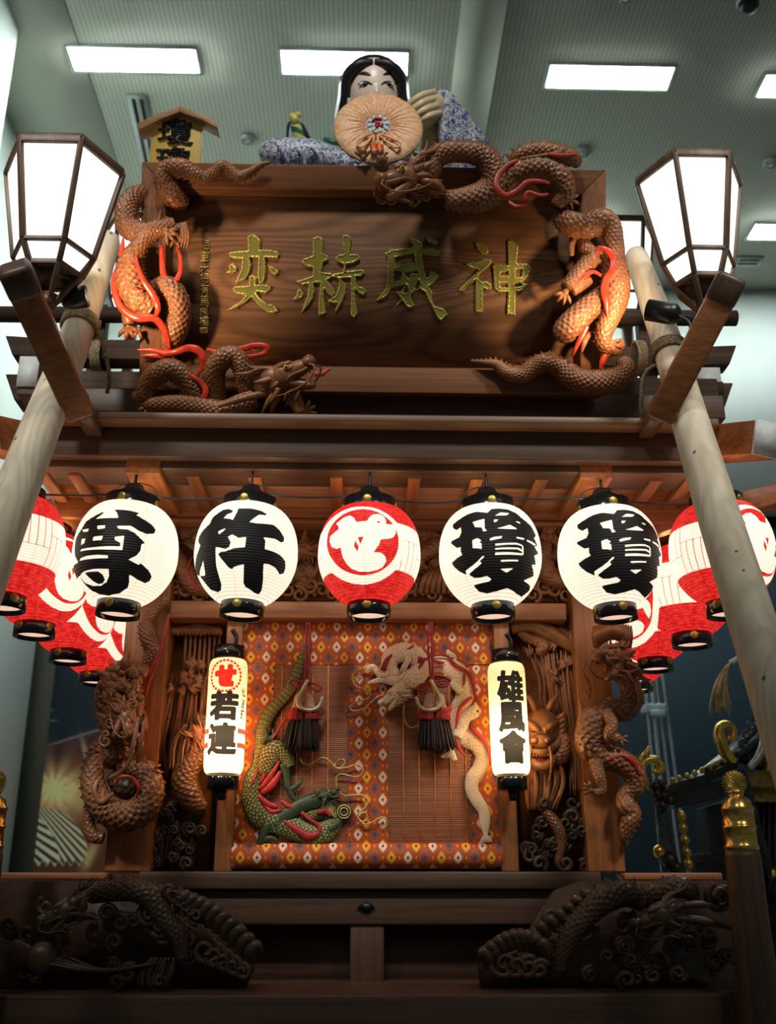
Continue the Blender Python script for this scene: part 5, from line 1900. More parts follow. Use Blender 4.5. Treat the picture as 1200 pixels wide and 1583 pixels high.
for a in range(9):
    q = a / 9 * 6.28
    sweep(mb, [(*(FC + FAX[2] * .034 + (FAX[0] * math.cos(q) + FAX[1] * math.sin(q)) * 10 * fk), 2.4 * fk), (*(FC + FAX[2] * .030 + (FAX[0] * math.cos(q) + FAX[1] * math.sin(q)) * 17 * fk), 2.2 * fk)], 6, 5)
mb.build('weave', WHITEP, hub)
CR = plain('crimson_silk', (.38, .012, .045), .4)
for a, b, r in ((-3, 8, 4), (-8, 4, 3), (3, 7, 3), (-1, -1, 4.5), (4, -5, 5), (-3, -7, 4)):
    mb = MB(); ell(mb, FC + FAX[2] * .038 + FAX[0] * a * fk + FAX[1] * b * fk, (r * fk, r * fk * .8, .008), FAX, 12, 8); mb.build('crimson_knot', CR, hub)
mb = MB()
cd = lambda a, b, o=.046: FC + FAX[0] * a * fk + FAX[1] * b * fk + FAX[2] * o
for s in (-1, 1):
    sweep(mb, [(*cd(-4, -24), 1.8 * fk), (*cd(s * 14 - 4, -29), 1.8 * fk), (*cd(s * 32, -42), 1.8 * fk), (*cd(s * 28, -52), 1.8 * fk), (*cd(s * 18, -46), 1.8 * fk), (*cd(s * 4 - 4, -27), 1.8 * fk)], 8, 40)
    sweep(mb, [(*cd(-4 + s * 2, -24), 2 * fk), (*cd(-4 + s * 4, -46), 2 * fk)], 8, 8)
ell(mb, cd(-4, -25, .05), (5 * fk, 3.5 * fk, 4 * fk), FAX, 12, 8)
mb.build('silk_cord', plain('apricot_cord', (.72, .36, .16), .5), t)
mb = MB(); sweep(mb, [(*cd(-8, -46), 5 * fk), (*cd(-6, -62), 6 * fk)], 4, 6, flat=.4); sweep(mb, [(*cd(2, -46), 5 * fk), (*cd(2, -64), 6 * fk)], 4, 6, flat=.4)
mb.build('orange_tag', plain('orange_silk', (.85, .16, .03), .45), t)
# sword at the left of the doll
t = thing('toy_sword', 'sword with a green and yellow striped grip and yellow pommel, left of the doll', 'sword', dv(466, 240, .0))
m = Mat('striped_grip', .45)
x, y, z = m.xyz()
st = ((z * 26 + x * 8).fr()).gt(.45)
m.base(m.mix(st, (.62, .58, .18), (.02, .16, .08)))
mb = MB(); sweep(mb, [(*dv(476, 232, .02), 9 * k), (*dv(466, 212, .02), 10.5 * k), (*dv(458, 192, .02), 10 * k)], 16, flat=.6); mb.build('grip', m.mat, t)
mb = MB()
for q in ((452, 180, 6), (461, 178, 6), (456, 186, 8)):
    ell(mb, dv(q[0], q[1], .025), (q[2] * k,) * 3, AX, 14, 10)
mb.build('pommel', plain('yellow_pommel', (.66, .60, .16), .4), t, remesh=.004)
mb = MB(); sweep(mb, [(*dv(452, 186, .03), 2.2 * k), (*dv(446, 194, .03), 2.4 * k), (*dv(444, 214, .03), 2.4 * k)], 8); sweep(mb, [(*dv(468, 192, .04), 2.2 * k), (*dv(479, 214, .04), 2 * k)], 8); mb.build('purple_cord', plain('purple_silk', (.05, .03, .12), .5), t)
# small dark knob at the back of the roof
# ================================================================ blind with embroidered dragons
YB2 = YW + .035
BP = YP(YB2)
BL = thing('bamboo_blind', 'red and gold brocade-edged bamboo blind hanging between the carved side panels', 'blind', BP.V(566, 1345))
m = Mat('brocade_border', .6, 0, .3)
x, y, z = m.xyz()
ux, uz = 24.4 * BP.m(566, 1100), 30.2 * BP.m(566, 1100) * 1.10
u, v = x / ux, z / uz
a, b = u + v, u - v
ra, rb = a.rnd(), b.rnd()
fa, fb = (a - ra).abs(), (b - rb).abs()
dia = fa.mx(fb)
star = fa * fb
idx = ((ra + rb) * 2).mod(3.0)
red = m.mix(m.noise((160, 160, 160), 2), (.46, .060, .014), (.60, .11, .022))
rr = (fa * fa + fb * fb).sqrt()
ha, hb_ = (a + .5).fr() - .5, (b + .5).fr() - .5
ringd = (((a.fr() - .5) * (a.fr() - .5) + (b.fr() - .5) * (b.fr() - .5)).sqrt() - .52).abs()
c = m.mix(ringd.lt(.045), red, (.19, .085, .018))
c = m.mix((rr - .50).abs().lt(.022), c, (.19, .085, .018))
c = m.mix(ringd.lt(.018), c, (.55, .16, .02))
ca = m.mix(idx.gt(.5), (.85, .36, .030), (.82, .58, .46))
ca = m.mix(idx.gt(1.5), ca, (.19, .085, .10))
sh = dia + star * .4
c = m.mix(sh.lt(.30), c, ca)
c = m.mix(dia.lt(.085), c, (.10, .04, .015))
mid = (a.fr() - .5).abs().mx((b.fr() - .5).abs())
c = m.mix(mid.lt(.06), c, (.72, .36, .12))
m.base(c)
m.bump(m.noise((400, 400, 400), 2), .2, .001)
CLOTH = m.mat
m = Mat('bamboo_slats', .5, 0, .3)
x, y, z = m.xyz()
sl = ((z / .0070).fr() - .5).abs() * 2
n1 = m.noise((3, 3, 150), 3)
c = m.mix(n1.step(.3, .7), (.24, .080, .036), (.36, .130, .058))
c = m.mix(sl.step(.72, .95), c, (.075, .024, .010))
m.base(c)
m.bump(sl, .4, .002)
SLAT = m.mat


def cloth(pxa, pxb, pya, pyb, off, name, mat, th=.006, roll=0):
    p = [BP.V(pxa, pyb, off), BP.V(pxb, pyb, off), BP.V(pxb, pya, off), BP.V(pxa, pya, off)]
    x0, x1 = p[0][0], p[1][0]
    z0, z1 = p[0][2], p[2][2]
    mb = MB(); box(mb, x0, x1, p[0][1], p[0][1] + th, z0, z1)
    return mb.build(name, mat, BL, smooth=False, bevel=.001)


cloth(361, 774, 955, 1312, .0, 'backing', CLOTH, .004)
cloth(366, 771, 955, 1027, .006, 'border', CLOTH)
cloth(362, 414, 1027, 1306, .006, 'border', CLOTH)
cloth(536, 600, 1027, 1306, .006, 'border', CLOTH)
cloth(731, 774, 1027, 1306, .006, 'border', CLOTH)
# bottom rolled hem
mb = MB()
zc_ = BP.V(566, 1323)[2]
rad = 19 * BP.m(566, 1325)
sweep(mb, [(BP.V(360, 1323)[0], YB2 - .005, zc_, rad), (BP.V(775, 1323)[0], YB2 - .005, zc_, rad)], 28, 8)
mb.build('rolled_hem', CLOTH, BL)
for x0, x1 in ((414, 536), (600, 731)):
    s_ = cloth(x0, x1, 1027, 1306, .004, 'slat_field', SLAT)
    for q in np.arange(x0 + 23, x1 - 6, 23.6):
        mb = MB(); sweep(mb, [(*BP.V(q, 1028, .0055), .0022), (*BP.V(q + (q - 566) * .035, 1306, .0055), .0022)], 5, 3); mb.build('orange_thread', plain('orange_thread', (.95, .36, .09), .5) if 'orange_thread' not in bpy.data.materials else bpy.data.materials['orange_thread'], s_)

# embroidery
def emb_mat(name, hi, lo, edge=.62):
    m = Mat(name, .5, .0, .4)
    h = m.attr('val')
    n = m.noise((300, 300, 300), 2)
    m.base(m.mix((h + n * .15).step(edge, edge + .16), lo, hi))
    return m.mat


GREEN = emb_mat('green_silk_scales', (.045, .075, .022), (.50, .36, .12))
GREENP = plain('green_silk_thread', (.035, .060, .020), .5, var=.35, sc=300)
GOLDT = plain('gold_thread', (.62, .45, .17), .40, .5)
IVORY = emb_mat('ivory_silk_scales', (.95, .70, .48), (.60, .38, .20), .45)
IVORYP = plain('ivory_silk', (.92, .67, .46), .5, var=.2, sc=200)
REDS = plain('red_silk', (.42, .018, .016), .5)
EP = BP
o1, o2, o3 = .016, .026, .034


def emb(name, pts, mat, row=.010, around=12, flat=.45, off=o1, n=48, amp=.18, groove=0):
    mb = MB()
    sweep(mb, EP.path([(a, b, c, off) for a, b, c in pts]), n, None, ref=EP.n, flat=flat, scale=(row, around) if row else None, amp=amp)
    return mb.build(name, mat, BL)


def cord(name, pts, mat, r=1.3, off=o2, mult=7, taper=False):
    mb = MB()
    sweep(mb, EP.path([(a, b, r * (.35 if taper and i in (0, len(pts) - 1) else 1), off) for i, (a, b) in enumerate(pts)]), 7, len(pts) * mult, ref=EP.n)
    return mb.build(name, mat, BL)


emb('green_dragon_body', [(468, 1004, 2), (462, 1030, 7), (454, 1052, 9), (444, 1072, 9), (427, 1090, 10), (413, 1110, 11), (407, 1134, 12), (405, 1160, 12), (402, 1185, 14), (394, 1208, 17), (392, 1236, 19), (404, 1259, 20), (428, 1270, 20), (452, 1279, 18), (474, 1288, 17), (498, 1288, 17), (514, 1276, 14), (516, 1262, 12), (502, 1253, 13), (482, 1256, 13), (462, 1258, 10)], GREEN, row=.0085, around=16)
emb('green_dragon_chest', [(408, 1196, 12), (416, 1172, 17), (428, 1160, 16), (442, 1170, 12), (448, 1186, 8)], GREEN, row=.007, around=12, off=o2)
emb('green_dragon_neck', [(424, 1276, 9), (446, 1258, 11), (470, 1244, 12), (494, 1236, 13), (508, 1228, 13)], GREENP, row=0, off=o2, n=16)
hm = dragon_head(EP, 506, 1229, 24, 22, BL, GREENP, off=.035, flip=1, eye=True, whisk=False, name='green_dragon_head')
for nm, pts in (('green_dragon_leg', [(440, 1180, 9), (443, 1200, 6), (447, 1220, 5), (462, 1212, 3.5), (466, 1203, 1.5)]), ('green_dragon_leg', [(447, 1218, 5), (452, 1232, 4), (460, 1238, 2)]),
                ('green_dragon_leg', [(428, 1268, 9), (412, 1280, 8), (405, 1296, 6), (398, 1312, 3)]), ('green_dragon_leg', [(404, 1298, 5), (420, 1296, 4), (430, 1301, 2)]),
                ('green_dragon_leg', [(404, 1290, 5), (416, 1284, 4), (427, 1287, 2)]), ('green_dragon_leg', [(406, 1150, 6), (412, 1140, 5), (410, 1124, 2.5)]),
                ('green_dragon_leg', [(410, 1144, 5), (424, 1138, 4), (422, 1126, 2)]), ('green_dragon_leg', [(508, 1284, 6), (522, 1274, 5), (528, 1264, 3)])):
    emb(nm, pts, GREENP, row=0, off=o2, n=12)
for pts in ([(402, 1212, 2), (412, 1192, 4), (422, 1178, 2)], [(400, 1222, 3), (414, 1206, 5), (426, 1188, 3), (432, 1176, 1.5)], [(404, 1228, 4), (422, 1212, 6), (434, 1192, 2.5)],
            [(409, 1184, 4), (414, 1172, 3), (412, 1160, 2)], [(400, 1230, 3), (412, 1242, 5), (430, 1248, 3)], [(404, 1234, 2), (418, 1254, 4), (436, 1252, 2)],
            [(434, 1238, 2), (446, 1246, 4), (458, 1248, 2)], [(438, 1268, 2), (458, 1282, 5), (474, 1292, 6), (490, 1290, 4), (494, 1278, 3), (478, 1266, 3), (466, 1256, 3)], [(490, 1256, 3), (504, 1254, 4), (512, 1262, 2)],
            [(388, 1215, 1.5), (395, 1200, 2), (400, 1184, 1.5)], [(420, 1144, 1), (432, 1126, 2), (448, 1102, 1.5)]):
    emb('red_flame', pts, REDS, row=0, off=o3, n=12)
cord('gold_whisker', [(464, 1172), (468, 1180), (478, 1182), (488, 1177), (499, 1171), (510, 1177), (520, 1187), (530, 1184), (533, 1176), (526, 1174), (518, 1181), (522, 1188), (538, 1186), (552, 1182), (561, 1189), (558, 1198), (548, 1201), (530, 1197), (521, 1200), (520, 1212), (524, 1224), (533, 1230), (548, 1229), (562, 1230), (569, 1238), (565, 1248), (555, 1256), (553, 1264), (561, 1270), (568, 1265), (565, 1256), (558, 1258)], GOLDT)
cord('gold_whisker', [(553, 1264), (562, 1274), (574, 1272), (588, 1264), (597, 1266), (597, 1280)], GOLDT)
for q in range(9):
    cord('mane_thread', [(505 + q * 1.2, 1236 + q * .6), (498 + q * 2, 1246 + q), (494 + q * 3, 1252 + q * 1.5)], GOLDT, .9, o3, 5, True)
for s_ in range(10):
    a_ = 2.3 + s_ * .22
    cord('back_fin_thread', [(402 + 8 * math.cos(a_), 1190 - 8 * math.sin(a_)), (400 + 17 * math.cos(a_), 1190 - 17 * math.sin(a_))], GOLDT, .9, o2, 4, True)
# pearl
mb = MB(); ell(mb, EP.V(532, 1255, .02), tuple(13 * EP.m(532, 1255) * q for q in (1, .45, 1)), n=24, m=12); pe = mb.build('pearl', GREENP, BL)
for r in (6, 10):
    mb = MB(); sweep(mb, EP.path([(532 + r * math.cos(a_), 1255 + r * math.sin(a_), 1.2, .036 if r == 6 else .032) for a_ in np.linspace(0, 6.28, 25)]), 6, 60, ref=EP.n); mb.build('pearl_ring', GOLDT, pe)

# ivory dragon
emb('ivory_dragon_body', [(650, 1038, 12), (664, 1030, 15), (684, 1030, 15), (704, 1038, 16), (717, 1056, 16), (718, 1078, 14), (708, 1100, 14), (701, 1120, 14), (704, 1132, 14), (718, 1139, 15), (736, 1150, 14), (746, 1168, 12), (741, 1188, 11), (731, 1204, 11), (730, 1222, 10), (738, 1238, 10), (748, 1254, 9), (750, 1274, 8), (751, 1292, 3)], IVORY, row=.010, around=11, off=o1)
emb('ivory_dragon_body', [(612, 1046, 10), (602, 1032, 12), (606, 1016, 14), (624, 1008, 15), (642, 1014, 15), (650, 1030, 14), (640, 1048, 16), (622, 1050, 14)], IVORY, row=.010, around=9, off=o2)
emb('ivory_dragon_coil', [(624, 1024, 14), (628, 1026, 16), (632, 1028, 13)], IVORYP, row=0, off=o3, n=20)
dragon_head(EP, 610, 1074, 218, 30, BL, IVORYP, off=.035, flip=-1, eye=True, whisk=False, name='ivory_dragon_head', yaw=.15)
for pts in ([(630, 1050, 10), (608, 1053, 7), (590, 1051, 5), (568, 1056, 2)], [(590, 1048, 5), (582, 1036, 5), (574, 1030, 4), (567, 1036, 2)], [(594, 1048, 6), (596, 1040, 5), (589, 1041, 3)],
            [(706, 1140, 9), (714, 1122, 10), (722, 1106, 8), (734, 1094, 5), (735, 1086, 2)], [(722, 1110, 7), (734, 1106, 5), (741, 1104, 3)], [(712, 1070, 6), (702, 1058, 6), (697, 1054, 3)],
            [(694, 1150, 5), (700, 1168, 5), (704, 1176, 4)], [(699, 1166, 5), (690, 1168, 4), (682, 1170, 2)]):
    emb('ivory_dragon_leg', pts, IVORYP, row=0, off=o3, n=14)
for pts in ([(656, 1020, 2), (672, 1013, 2), (690, 1013, 2.5), (704, 1028, 3), (724, 1040, 3), (732, 1058, 3), (735, 1075, 2.5), (743, 1090, 1.5)], [(646, 1020, 6), (653, 1022, 4), (648, 1034, 2)], [(592, 1036, 5), (598, 1022, 4), (606, 1012, 2)],
            [(668, 1020, 1.5), (680, 1024, 2.5), (688, 1024, 1)], [(668, 1032, 1.5), (680, 1030, 2), (686, 1034, 1)], [(666, 1042, 2), (678, 1040, 2), (686, 1042, 1)], [(692, 1118, 2), (692, 1100, 3), (698, 1088, 2)],
            [(706, 1128, 2), (708, 1110, 3), (712, 1094, 3), (724, 1082, 3), (730, 1078, 2)], [(727, 1124, 3), (740, 1136, 4), (751, 1148, 3), (757, 1166, 2.5), (758, 1184, 1)], [(704, 1138, 2), (710, 1156, 2.5), (720, 1170, 1)], [(718, 1042, 2), (718, 1052, 2), (716, 1060, 1)], [(622, 1004, 1), (632, 1003, 2), (640, 997, 1)]):
    emb('red_flame', pts, REDS, row=0, off=o3 + .006, n=10)
for q in range(14):
    a_ = 2.6 + q * .25
    cord('fin_thread', [(626 + 17 * math.cos(a_), 1025 - 16 * math.sin(a_)), (626 + 27 * math.cos(a_), 1024 - 25 * math.sin(a_))], IVORYP, 2.2, o3, 4, True)
for q in range(7):
    cord('tail_thread', [(751, 1288), (746 + q * 2, 1296), (743 + q * 3, 1303)], IVORYP, 1.6, o2, 4, True)
for q in range(7):
    cord('tail_thread', [(690, 1012), (692 + q * 1.5, 1006 + q), (694 + q * 2, 1005 + q * 2)], IVORYP, 1.8, o2, 4, True)
cord('gold_whisker', [(567, 1034), (558, 1034), (548, 1040), (545, 1050), (551, 1055), (555, 1049), (549, 1046), (546, 1054), (553, 1062), (566, 1066), (573, 1072), (568, 1080), (550, 1086), (541, 1094), (547, 1099), (562, 1096), (574, 1086), (586, 1076), (598, 1076)], GOLDT)
cord('gold_whisker', [(618, 1082), (625, 1088), (624, 1104), (628, 1118), (636, 1125), (648, 1121), (660, 1110)], GOLDT)

# ================================================================ tassels hung before the blind
PINK = plain('pink_wool', (.62, .36, .28), .8, var=.2, sc=200)
WOOLR = plain('red_wool', (.36, .018, .018), .8, var=.3, sc=200)
HAIRY = plain('black_fringe', (.018, .008, .010), .7, var=.4, sc=200)
CORDR = plain('red_cord', (.30, .012, .022), .6)
HOOK = plain('brass_hook', (.55, .50, .30), .35, .6)
TP = PL((0, YB2 - .055, 0), (0, -1, 0))


def tassel(cx, lab, mir):
    t = thing('tassel_pair', lab, 'tassel', TP.V(cx, 1165), 'tassels hanging before the blind')
    X2 = lambda d: cx + d * mir
    P = lambda rows: TP.path(rows)
    mb = MB()
    sweep(mb, P([(X2(5), 962, 1.8, .02), (X2(5), 1010, 1.8, .02), (X2(3), 1054, 1.8, .02)]), 8, 30)
    sweep(mb, P([(X2(9), 962, 1.8, .02), (X2(11), 1000, 1.8, .02), (X2(6), 1054, 1.8, .02)]), 8, 30)
    sweep(mb, P([(X2(4), 1055, 2, .02), (X2(-16), 1052, 2, .022), (X2(-20), 1058, 2, .024), (X2(-10), 1062, 2, .022), (X2(4), 1056, 2, .02), (X2(20), 1058, 2, .022), (X2(28), 1064, 2, .024), (X2(20), 1068, 2, .022), (X2(5), 1057, 2, .02)]), 8, 90)
    mb.build('red_cord', CORDR, t)
    mb = MB(); sweep(mb, P([(X2(7), 1051, 3, .028), (X2(-2), 1068, 3, .03), (X2(-9), 1082, 3, .03), (X2(-4), 1094, 3, .03), (X2(12), 1098, 3.2, .03), (X2(24), 1092, 3, .03), (X2(30), 1077, 2.2, .028)]), 10, 50, ref=TP.n, flat=.8); mb.build('hook', HOOK, t)
    for d in (-7, 9):
        mb = MB()
        sweep(mb, P([(X2(d * .5), 1073, 3, .0), (X2(d), 1077, 6, .0), (X2(d * 1.1), 1088, 8, .0), (X2(d * 1.2), 1098, 10, .0)]), 20, 24, groove=9); h = mb.build('wool_head', PINK, t)
        mb = MB()
        sweep(mb, P([(X2(d * 1.2), 1096, 11, .0), (X2(d * 1.3), 1104, 13, .0), (X2(d * 1.4), 1114, 14, .0)]), 28, 20, groove=11); mb.build('red_band', WOOLR, h)
    rr = np.random.default_rng(int(cx))
    mb = MB()
    for q in range(150):
        a_ = rr.uniform(0, 6.28); r = math.sqrt(rr.uniform(0, 1))
        x0, x1 = X2(1) + 21 * r * math.cos(a_), X2(0) + 30 * r * math.cos(a_) - 3 * mir
        o0, o1_ = .03 * r * math.sin(a_), .05 * r * math.sin(a_)
        yb = 1163 + rr.uniform(-5, 3) - 5 * r
        sweep(mb, P([(x0, 1110, 1.6, o0), ((x0 + x1) / 2 + rr.uniform(-1, 1), 1136, 2.0, (o0 + o1_) / 2), (x1, yb, .7, o1_)]), 5, 8)
    mb.build('black_fringe', HAIRY, t)


tassel(469, 'pair of red and black tassels on a hook, before the green dragon', 1)
tassel(673, 'pair of red and black tassels on a hook, before the ivory dragon', -1)
# ================================================================ pierced carvings of the front wall
def curl_part(plane, seed, n, x0, x1, y0, y1, off, rmin, rmax, mat, name, parent, thick=.42):
    rr = np.random.default_rng(seed)
    mb = MB()
    for q in range(n):
        r = rr.uniform(rmin, rmax)
        curl(mb, plane, rr.uniform(x0, x1), rr.uniform(y0, y1), r, off + rr.uniform(-.02, .02), r * thick, rr.uniform(1.0, 1.7), rr.uniform(0, 6.3), rr.choice((-1, 1)))
    return mb.build_each(name, mat, parent)


def leafy(mb, plane, seed, n, x0, x1, y0, y1, off, L, r):
    """feathery strokes, as of wings, waves and pine sprays"""
    rr = np.random.default_rng(seed)
    for q in range(n):
        cx, cy, a = rr.uniform(x0, x1), rr.uniform(y0, y1), rr.uniform(0, 6.3)
        for k in range(6):
            b = a + (k - 2.5) * .22
            l = L * rr.uniform(.7, 1.1)
            sweep(mb, plane.path([(cx, cy, r * .7, off), (cx + l * .5 * math.cos(b), cy - l * .5 * math.sin(b) - 1.5, r, off + .012), (cx + l * math.cos(b + .25), cy - l * math.sin(b + .25), r * .25, off)]), 6, 9, ref=plane.n)


FZ = YP(YW + .10)
ft = hb('frieze_ground', CARVE, 258, 884, 806, 928, YW + .10, .02, 0)
for k, (a, b) in enumerate(((262, 420), (420, 575), (575, 730), (730, 884))):
    mb = MB()
    leafy(mb, FZ, 20 + k, 22, a, b, 815, 915, .02, 34, 3.6)
    for q in range(9):
        curl(mb, FZ, a + (q + .5) * (b - a) / 9, 905 + (q % 3) * 7, 13, .03, 4.2, 1.4, q, 1 if q % 2 else -1)
    mb.build('frieze_carving', CARVE, ft)
for k, (pts, w) in enumerate((([(300, 830), (340, 846), (382, 840), (424, 862), (466, 850)], 13), ([(640, 870), (672, 846), (700, 858), (724, 890), (760, 900)], 14), ([(850, 830), (838, 860), (850, 890), (876, 905)], 14), ([(272, 850), (284, 880), (300, 905), (330, 918)], 13))):
    body('frieze_dragon', FZ, [(x, y, w * (.5 if i in (0, len(pts) - 1) else 1), .06) for i, (x, y) in enumerate(pts)], ft, CARVE, row=.010, around=11, spike=(.02, .015))
for x, y, a in ((468, 850, 10), (640, 872, 200), (848, 822, 80)):
    dragon_head(FZ, x, y, a, 26, ft, CARVE, off=.07, flip=1 if a < 90 else -1, eye=False, whisk=False, name='frieze_head')
mb = MB(); flame(mb, FZ, [(296, 862, 1.5, .09), (290, 880, 2.5, .09), (298, 900, 3, .09), (312, 915, 1.5, .09)]); mb.build('red_flame', REDD, ft)
mb = MB()
for q in range(8):
    sweep(mb, FZ.path([(650 + q * 9, 918, 4, .05), (656 + q * 8, 895 - q, 4.5, .07), (668 + q * 6, 880 - q, 3, .05)]), 7)
mb.build_each('wave_crest', CARVE, ft)
# carvings above the lintel, under the eave
TZ = YP(3.66)
for k, (a, b) in enumerate(((435, 540), (585, 715), (128, 196), (958, 1048), (300, 425), (730, 850))):
    mb = MB()
    leafy(mb, TZ, 60 + k, 9, a, b, 746, 760, .01, 22, 2.6)
    leafy(mb, TZ, 80 + k, 6, a, b, 744, 762, .03, 16, 2.2)
    e = mb.build('eave_carving', CARVE, FL)
    mb = MB(); p, q = TZ.V(a, 768), TZ.V(b, 738)
    box(mb, p[0], q[0], 3.69, 3.71, p[2], q[2]); mb.build('carving_ground', WX, e, smooth=False)

# ---- right side panel: dragon face amid falling water
SPN = YP(YW + .09)
RP = hb('side_panel', CARVE, 800, 912, 958, 1348, YW + .15, .02, 0)
mb = MB()
for q in range(16):
    y = 968 + q * 1.4 + 7 * math.sin(q * .5)
    sweep(mb, SPN.path([(800 + q * 7, y, 8, .03), (808 + q * 7, y + 13, 7, .04), (812 + q * 7, y + 22, 3, .02)]), 8, flat=.7)
sweep(mb, SPN.path([(790, 972, 9, .04), (820, 966, 12, .05), (850, 978, 12, .05), (878, 996, 9, .04), (890, 1012, 4, .02)]), 10, 30)
mb.build_each('rock_ledge', CARVE, RP)
mb = MB(); strands(mb, SPN, [(838, 1010, 22), (846, 1050, 16), (850, 1090, 17), (862, 1140, 22)], 9, .03, 3.4, seed=4); strands(mb, SPN, [(870, 1005, 10), (878, 1080, 10), (886, 1160, 9), (890, 1230, 8)], 6, .03, 3.2, seed=5)
mb.build('falling_water', CARVE, RP)
mb = MB(); leafy(mb, SPN, 7, 9, 806, 884, 990, 1050, .035, 20, 2.6); mb.build('pine_spray', CARVE, RP)
fx, fy = 838, 1132
hd = MB()
hk = SPN.m(fx, fy)
A3 = frame_of(SPN, 0)
hp = lambda x, y, o: SPN.V(fx + x, fy + y, o)
ell(hd, hp(0, -4, .05), (27 * hk, 34 * hk, .07), A3, 24, 16)
ell(hd, hp(-2, 14, .10), (15 * hk, 12 * hk, .045), A3, 18, 12)
for s in (-1, 1):
    ell(hd, hp(-2 + s * 9, 13, .125), (7 * hk, 6 * hk, .022), A3, 14, 10)
    sweep(hd, SPN.path([(fx - 1 + s * 4, fy - 2, 5, .115), (fx + s * 13, fy - 10, 6, .115), (fx + s * 24, fy - 16, 4, .09)]), 10)
    ell(hd, hp(s * 13, -4, .108), (6 * hk, 4 * hk, .018), A3, 14, 10)
    sweep(hd, SPN.path([(fx - 2 + s * 12, fy + 24, 5, .10), (fx + s * 22, fy + 20, 6, .09), (fx + s * 28, fy + 6, 6, .07)]), 10)
    for q in range(5):
        sweep(hd, SPN.path([(fx + s * 22, fy - 20 + q * 9, 5, .07), (fx + s * 32, fy - 26 + q * 8, 4.5, .08), (fx + s * 38, fy - 38 + q * 8, 1, .06)]), 7)
    sweep(hd, SPN.path([(fx + s * 8, fy - 30, 5, .07), (fx + s * 16, fy - 48, 5, .10), (fx + s * 26, fy - 60, 2, .09)]), 9)
    sweep(hd, SPN.path([(fx - 2 + s * 14, fy + 22, 2.2, .13), (fx - 2 + s * 17, fy + 48, 2, .14), (fx - 2 + s * 13, fy + 80, 1, .12)]), 7)
sweep(hd, SPN.path([(fx - 22, fy + 26, 5, .09), (fx - 2, fy + 31, 6, .12), (fx + 18, fy + 26, 5, .09)]), 10)
sweep(hd, SPN.path([(fx - 18, fy + 34, 6, .07), (fx - 6, fy + 52, 8, .10), (fx + 10, fy + 50, 8, .10), (fx + 20, fy + 32, 6, .07)]), 12)
for q in range(8):
    ell(hd, hp(-18 + q * 4.6, 37 - abs(q - 3.5) * .8, .11), (2.2 * hk, 3.5 * hk, .012), A3, 8, 6)
fc = hd.build('dragon_face', CARVE, RP)
mb = MB(); ell(mb, hp(-1, 45, .085), (13 * hk, 10 * hk, .022), A3, 16, 10); mb.build('red_tongue', REDD, fc)
mb = MB(); strands(mb, SPN, [(838, 1176, 30), (842, 1210, 34), (836, 1252, 22)], 13, .06, 4.5, 2.5, seed=9); mb.build('mane', CARVE, RP)
body('dragon_coil', SPN, [(862, 1128, 8, .05), (872, 1146, 10, .07), (868, 1166, 12, .07), (856, 1178, 9, .06)], RP, CARVE, row=.008, around=9)
body('dragon_coil', SPN, [(842, 1252, 8, .05), (860, 1276, 9, .06), (868, 1300, 8, .06), (862, 1336, 5, .05)], RP, CARVE, row=.009, around=9)
curl_part(SPN, 31, 26, 808, 906, 1240, 1345, .04, 7, 13, CARVE2, 'wave_curl', RP)
# ---- left side panel: lattice, rocks, a figure of a dragon
LP = hb('side_panel', CARVE, 226, 332, 958, 1348, YW + .15, .02, 0)
mb = MB()
for q in range(8):
    sweep(mb, SPN.path([(288 + q * 7.5, 974 - (q % 3) * 3, 2.6, .0), (286 + q * 7.5, 1010, 2.6, .0), (284 + q * 7.5, 1044 + (q % 2) * 8, 2.2, .0)]), 6, 8)
mb.build_each('lattice_bar', CARVE, LP)
mb = MB()
for q in range(13):
    sweep(mb, SPN.path([(262 + q * 6, 966 + abs(q - 7) * 1.5, 6, .03), (268 + q * 6, 975, 5, .04), (270 + q * 6, 982, 2, .03)]), 7, flat=.7)
leafy(mb, SPN, 8, 14, 264, 325, 1020, 1075, .03, 18, 2.4)
mb.build_each('rock_ledge', CARVE, LP)
mb = MB(); strands(mb, SPN, [(296, 1040, 34), (292, 1090, 36), (284, 1150, 40), (278, 1200, 34)], 17, .0, 3.6, 3, seed=11); mb.build('falling_water', CARVE, LP)
body('dragon_coil', SPN, [(305, 1110, 9, .06), (318, 1128, 14, .08), (312, 1156, 17, .08), (296, 1178, 18, .08), (286, 1206, 20, .08), (296, 1234, 18, .07), (312, 1250, 12, .05)], LP, CARVE, row=.011, around=10)
dragon_head(SPN, 306, 1140, -60, 28, LP, CARVE, off=.11, eye=False, whisk=True, name='dragon_head')
mb = MB(); strands(mb, SPN, [(300, 1120, 18), (290, 1148, 24), (282, 1190, 18)], 10, .11, 3.2, 3, seed=12); mb.build('mane', CARVE, LP)
curl_part(SPN, 33, 22, 234, 318, 1230, 1340, .03, 7, 12, CARVE2, 'wave_curl', LP)
mb = MB(); strands(mb, SPN, [(270, 1250, 40), (268, 1300, 40), (262, 1345, 38)], 14, .02, 3.4, 3, seed=13); mb.build('falling_water', CARVE2, LP)

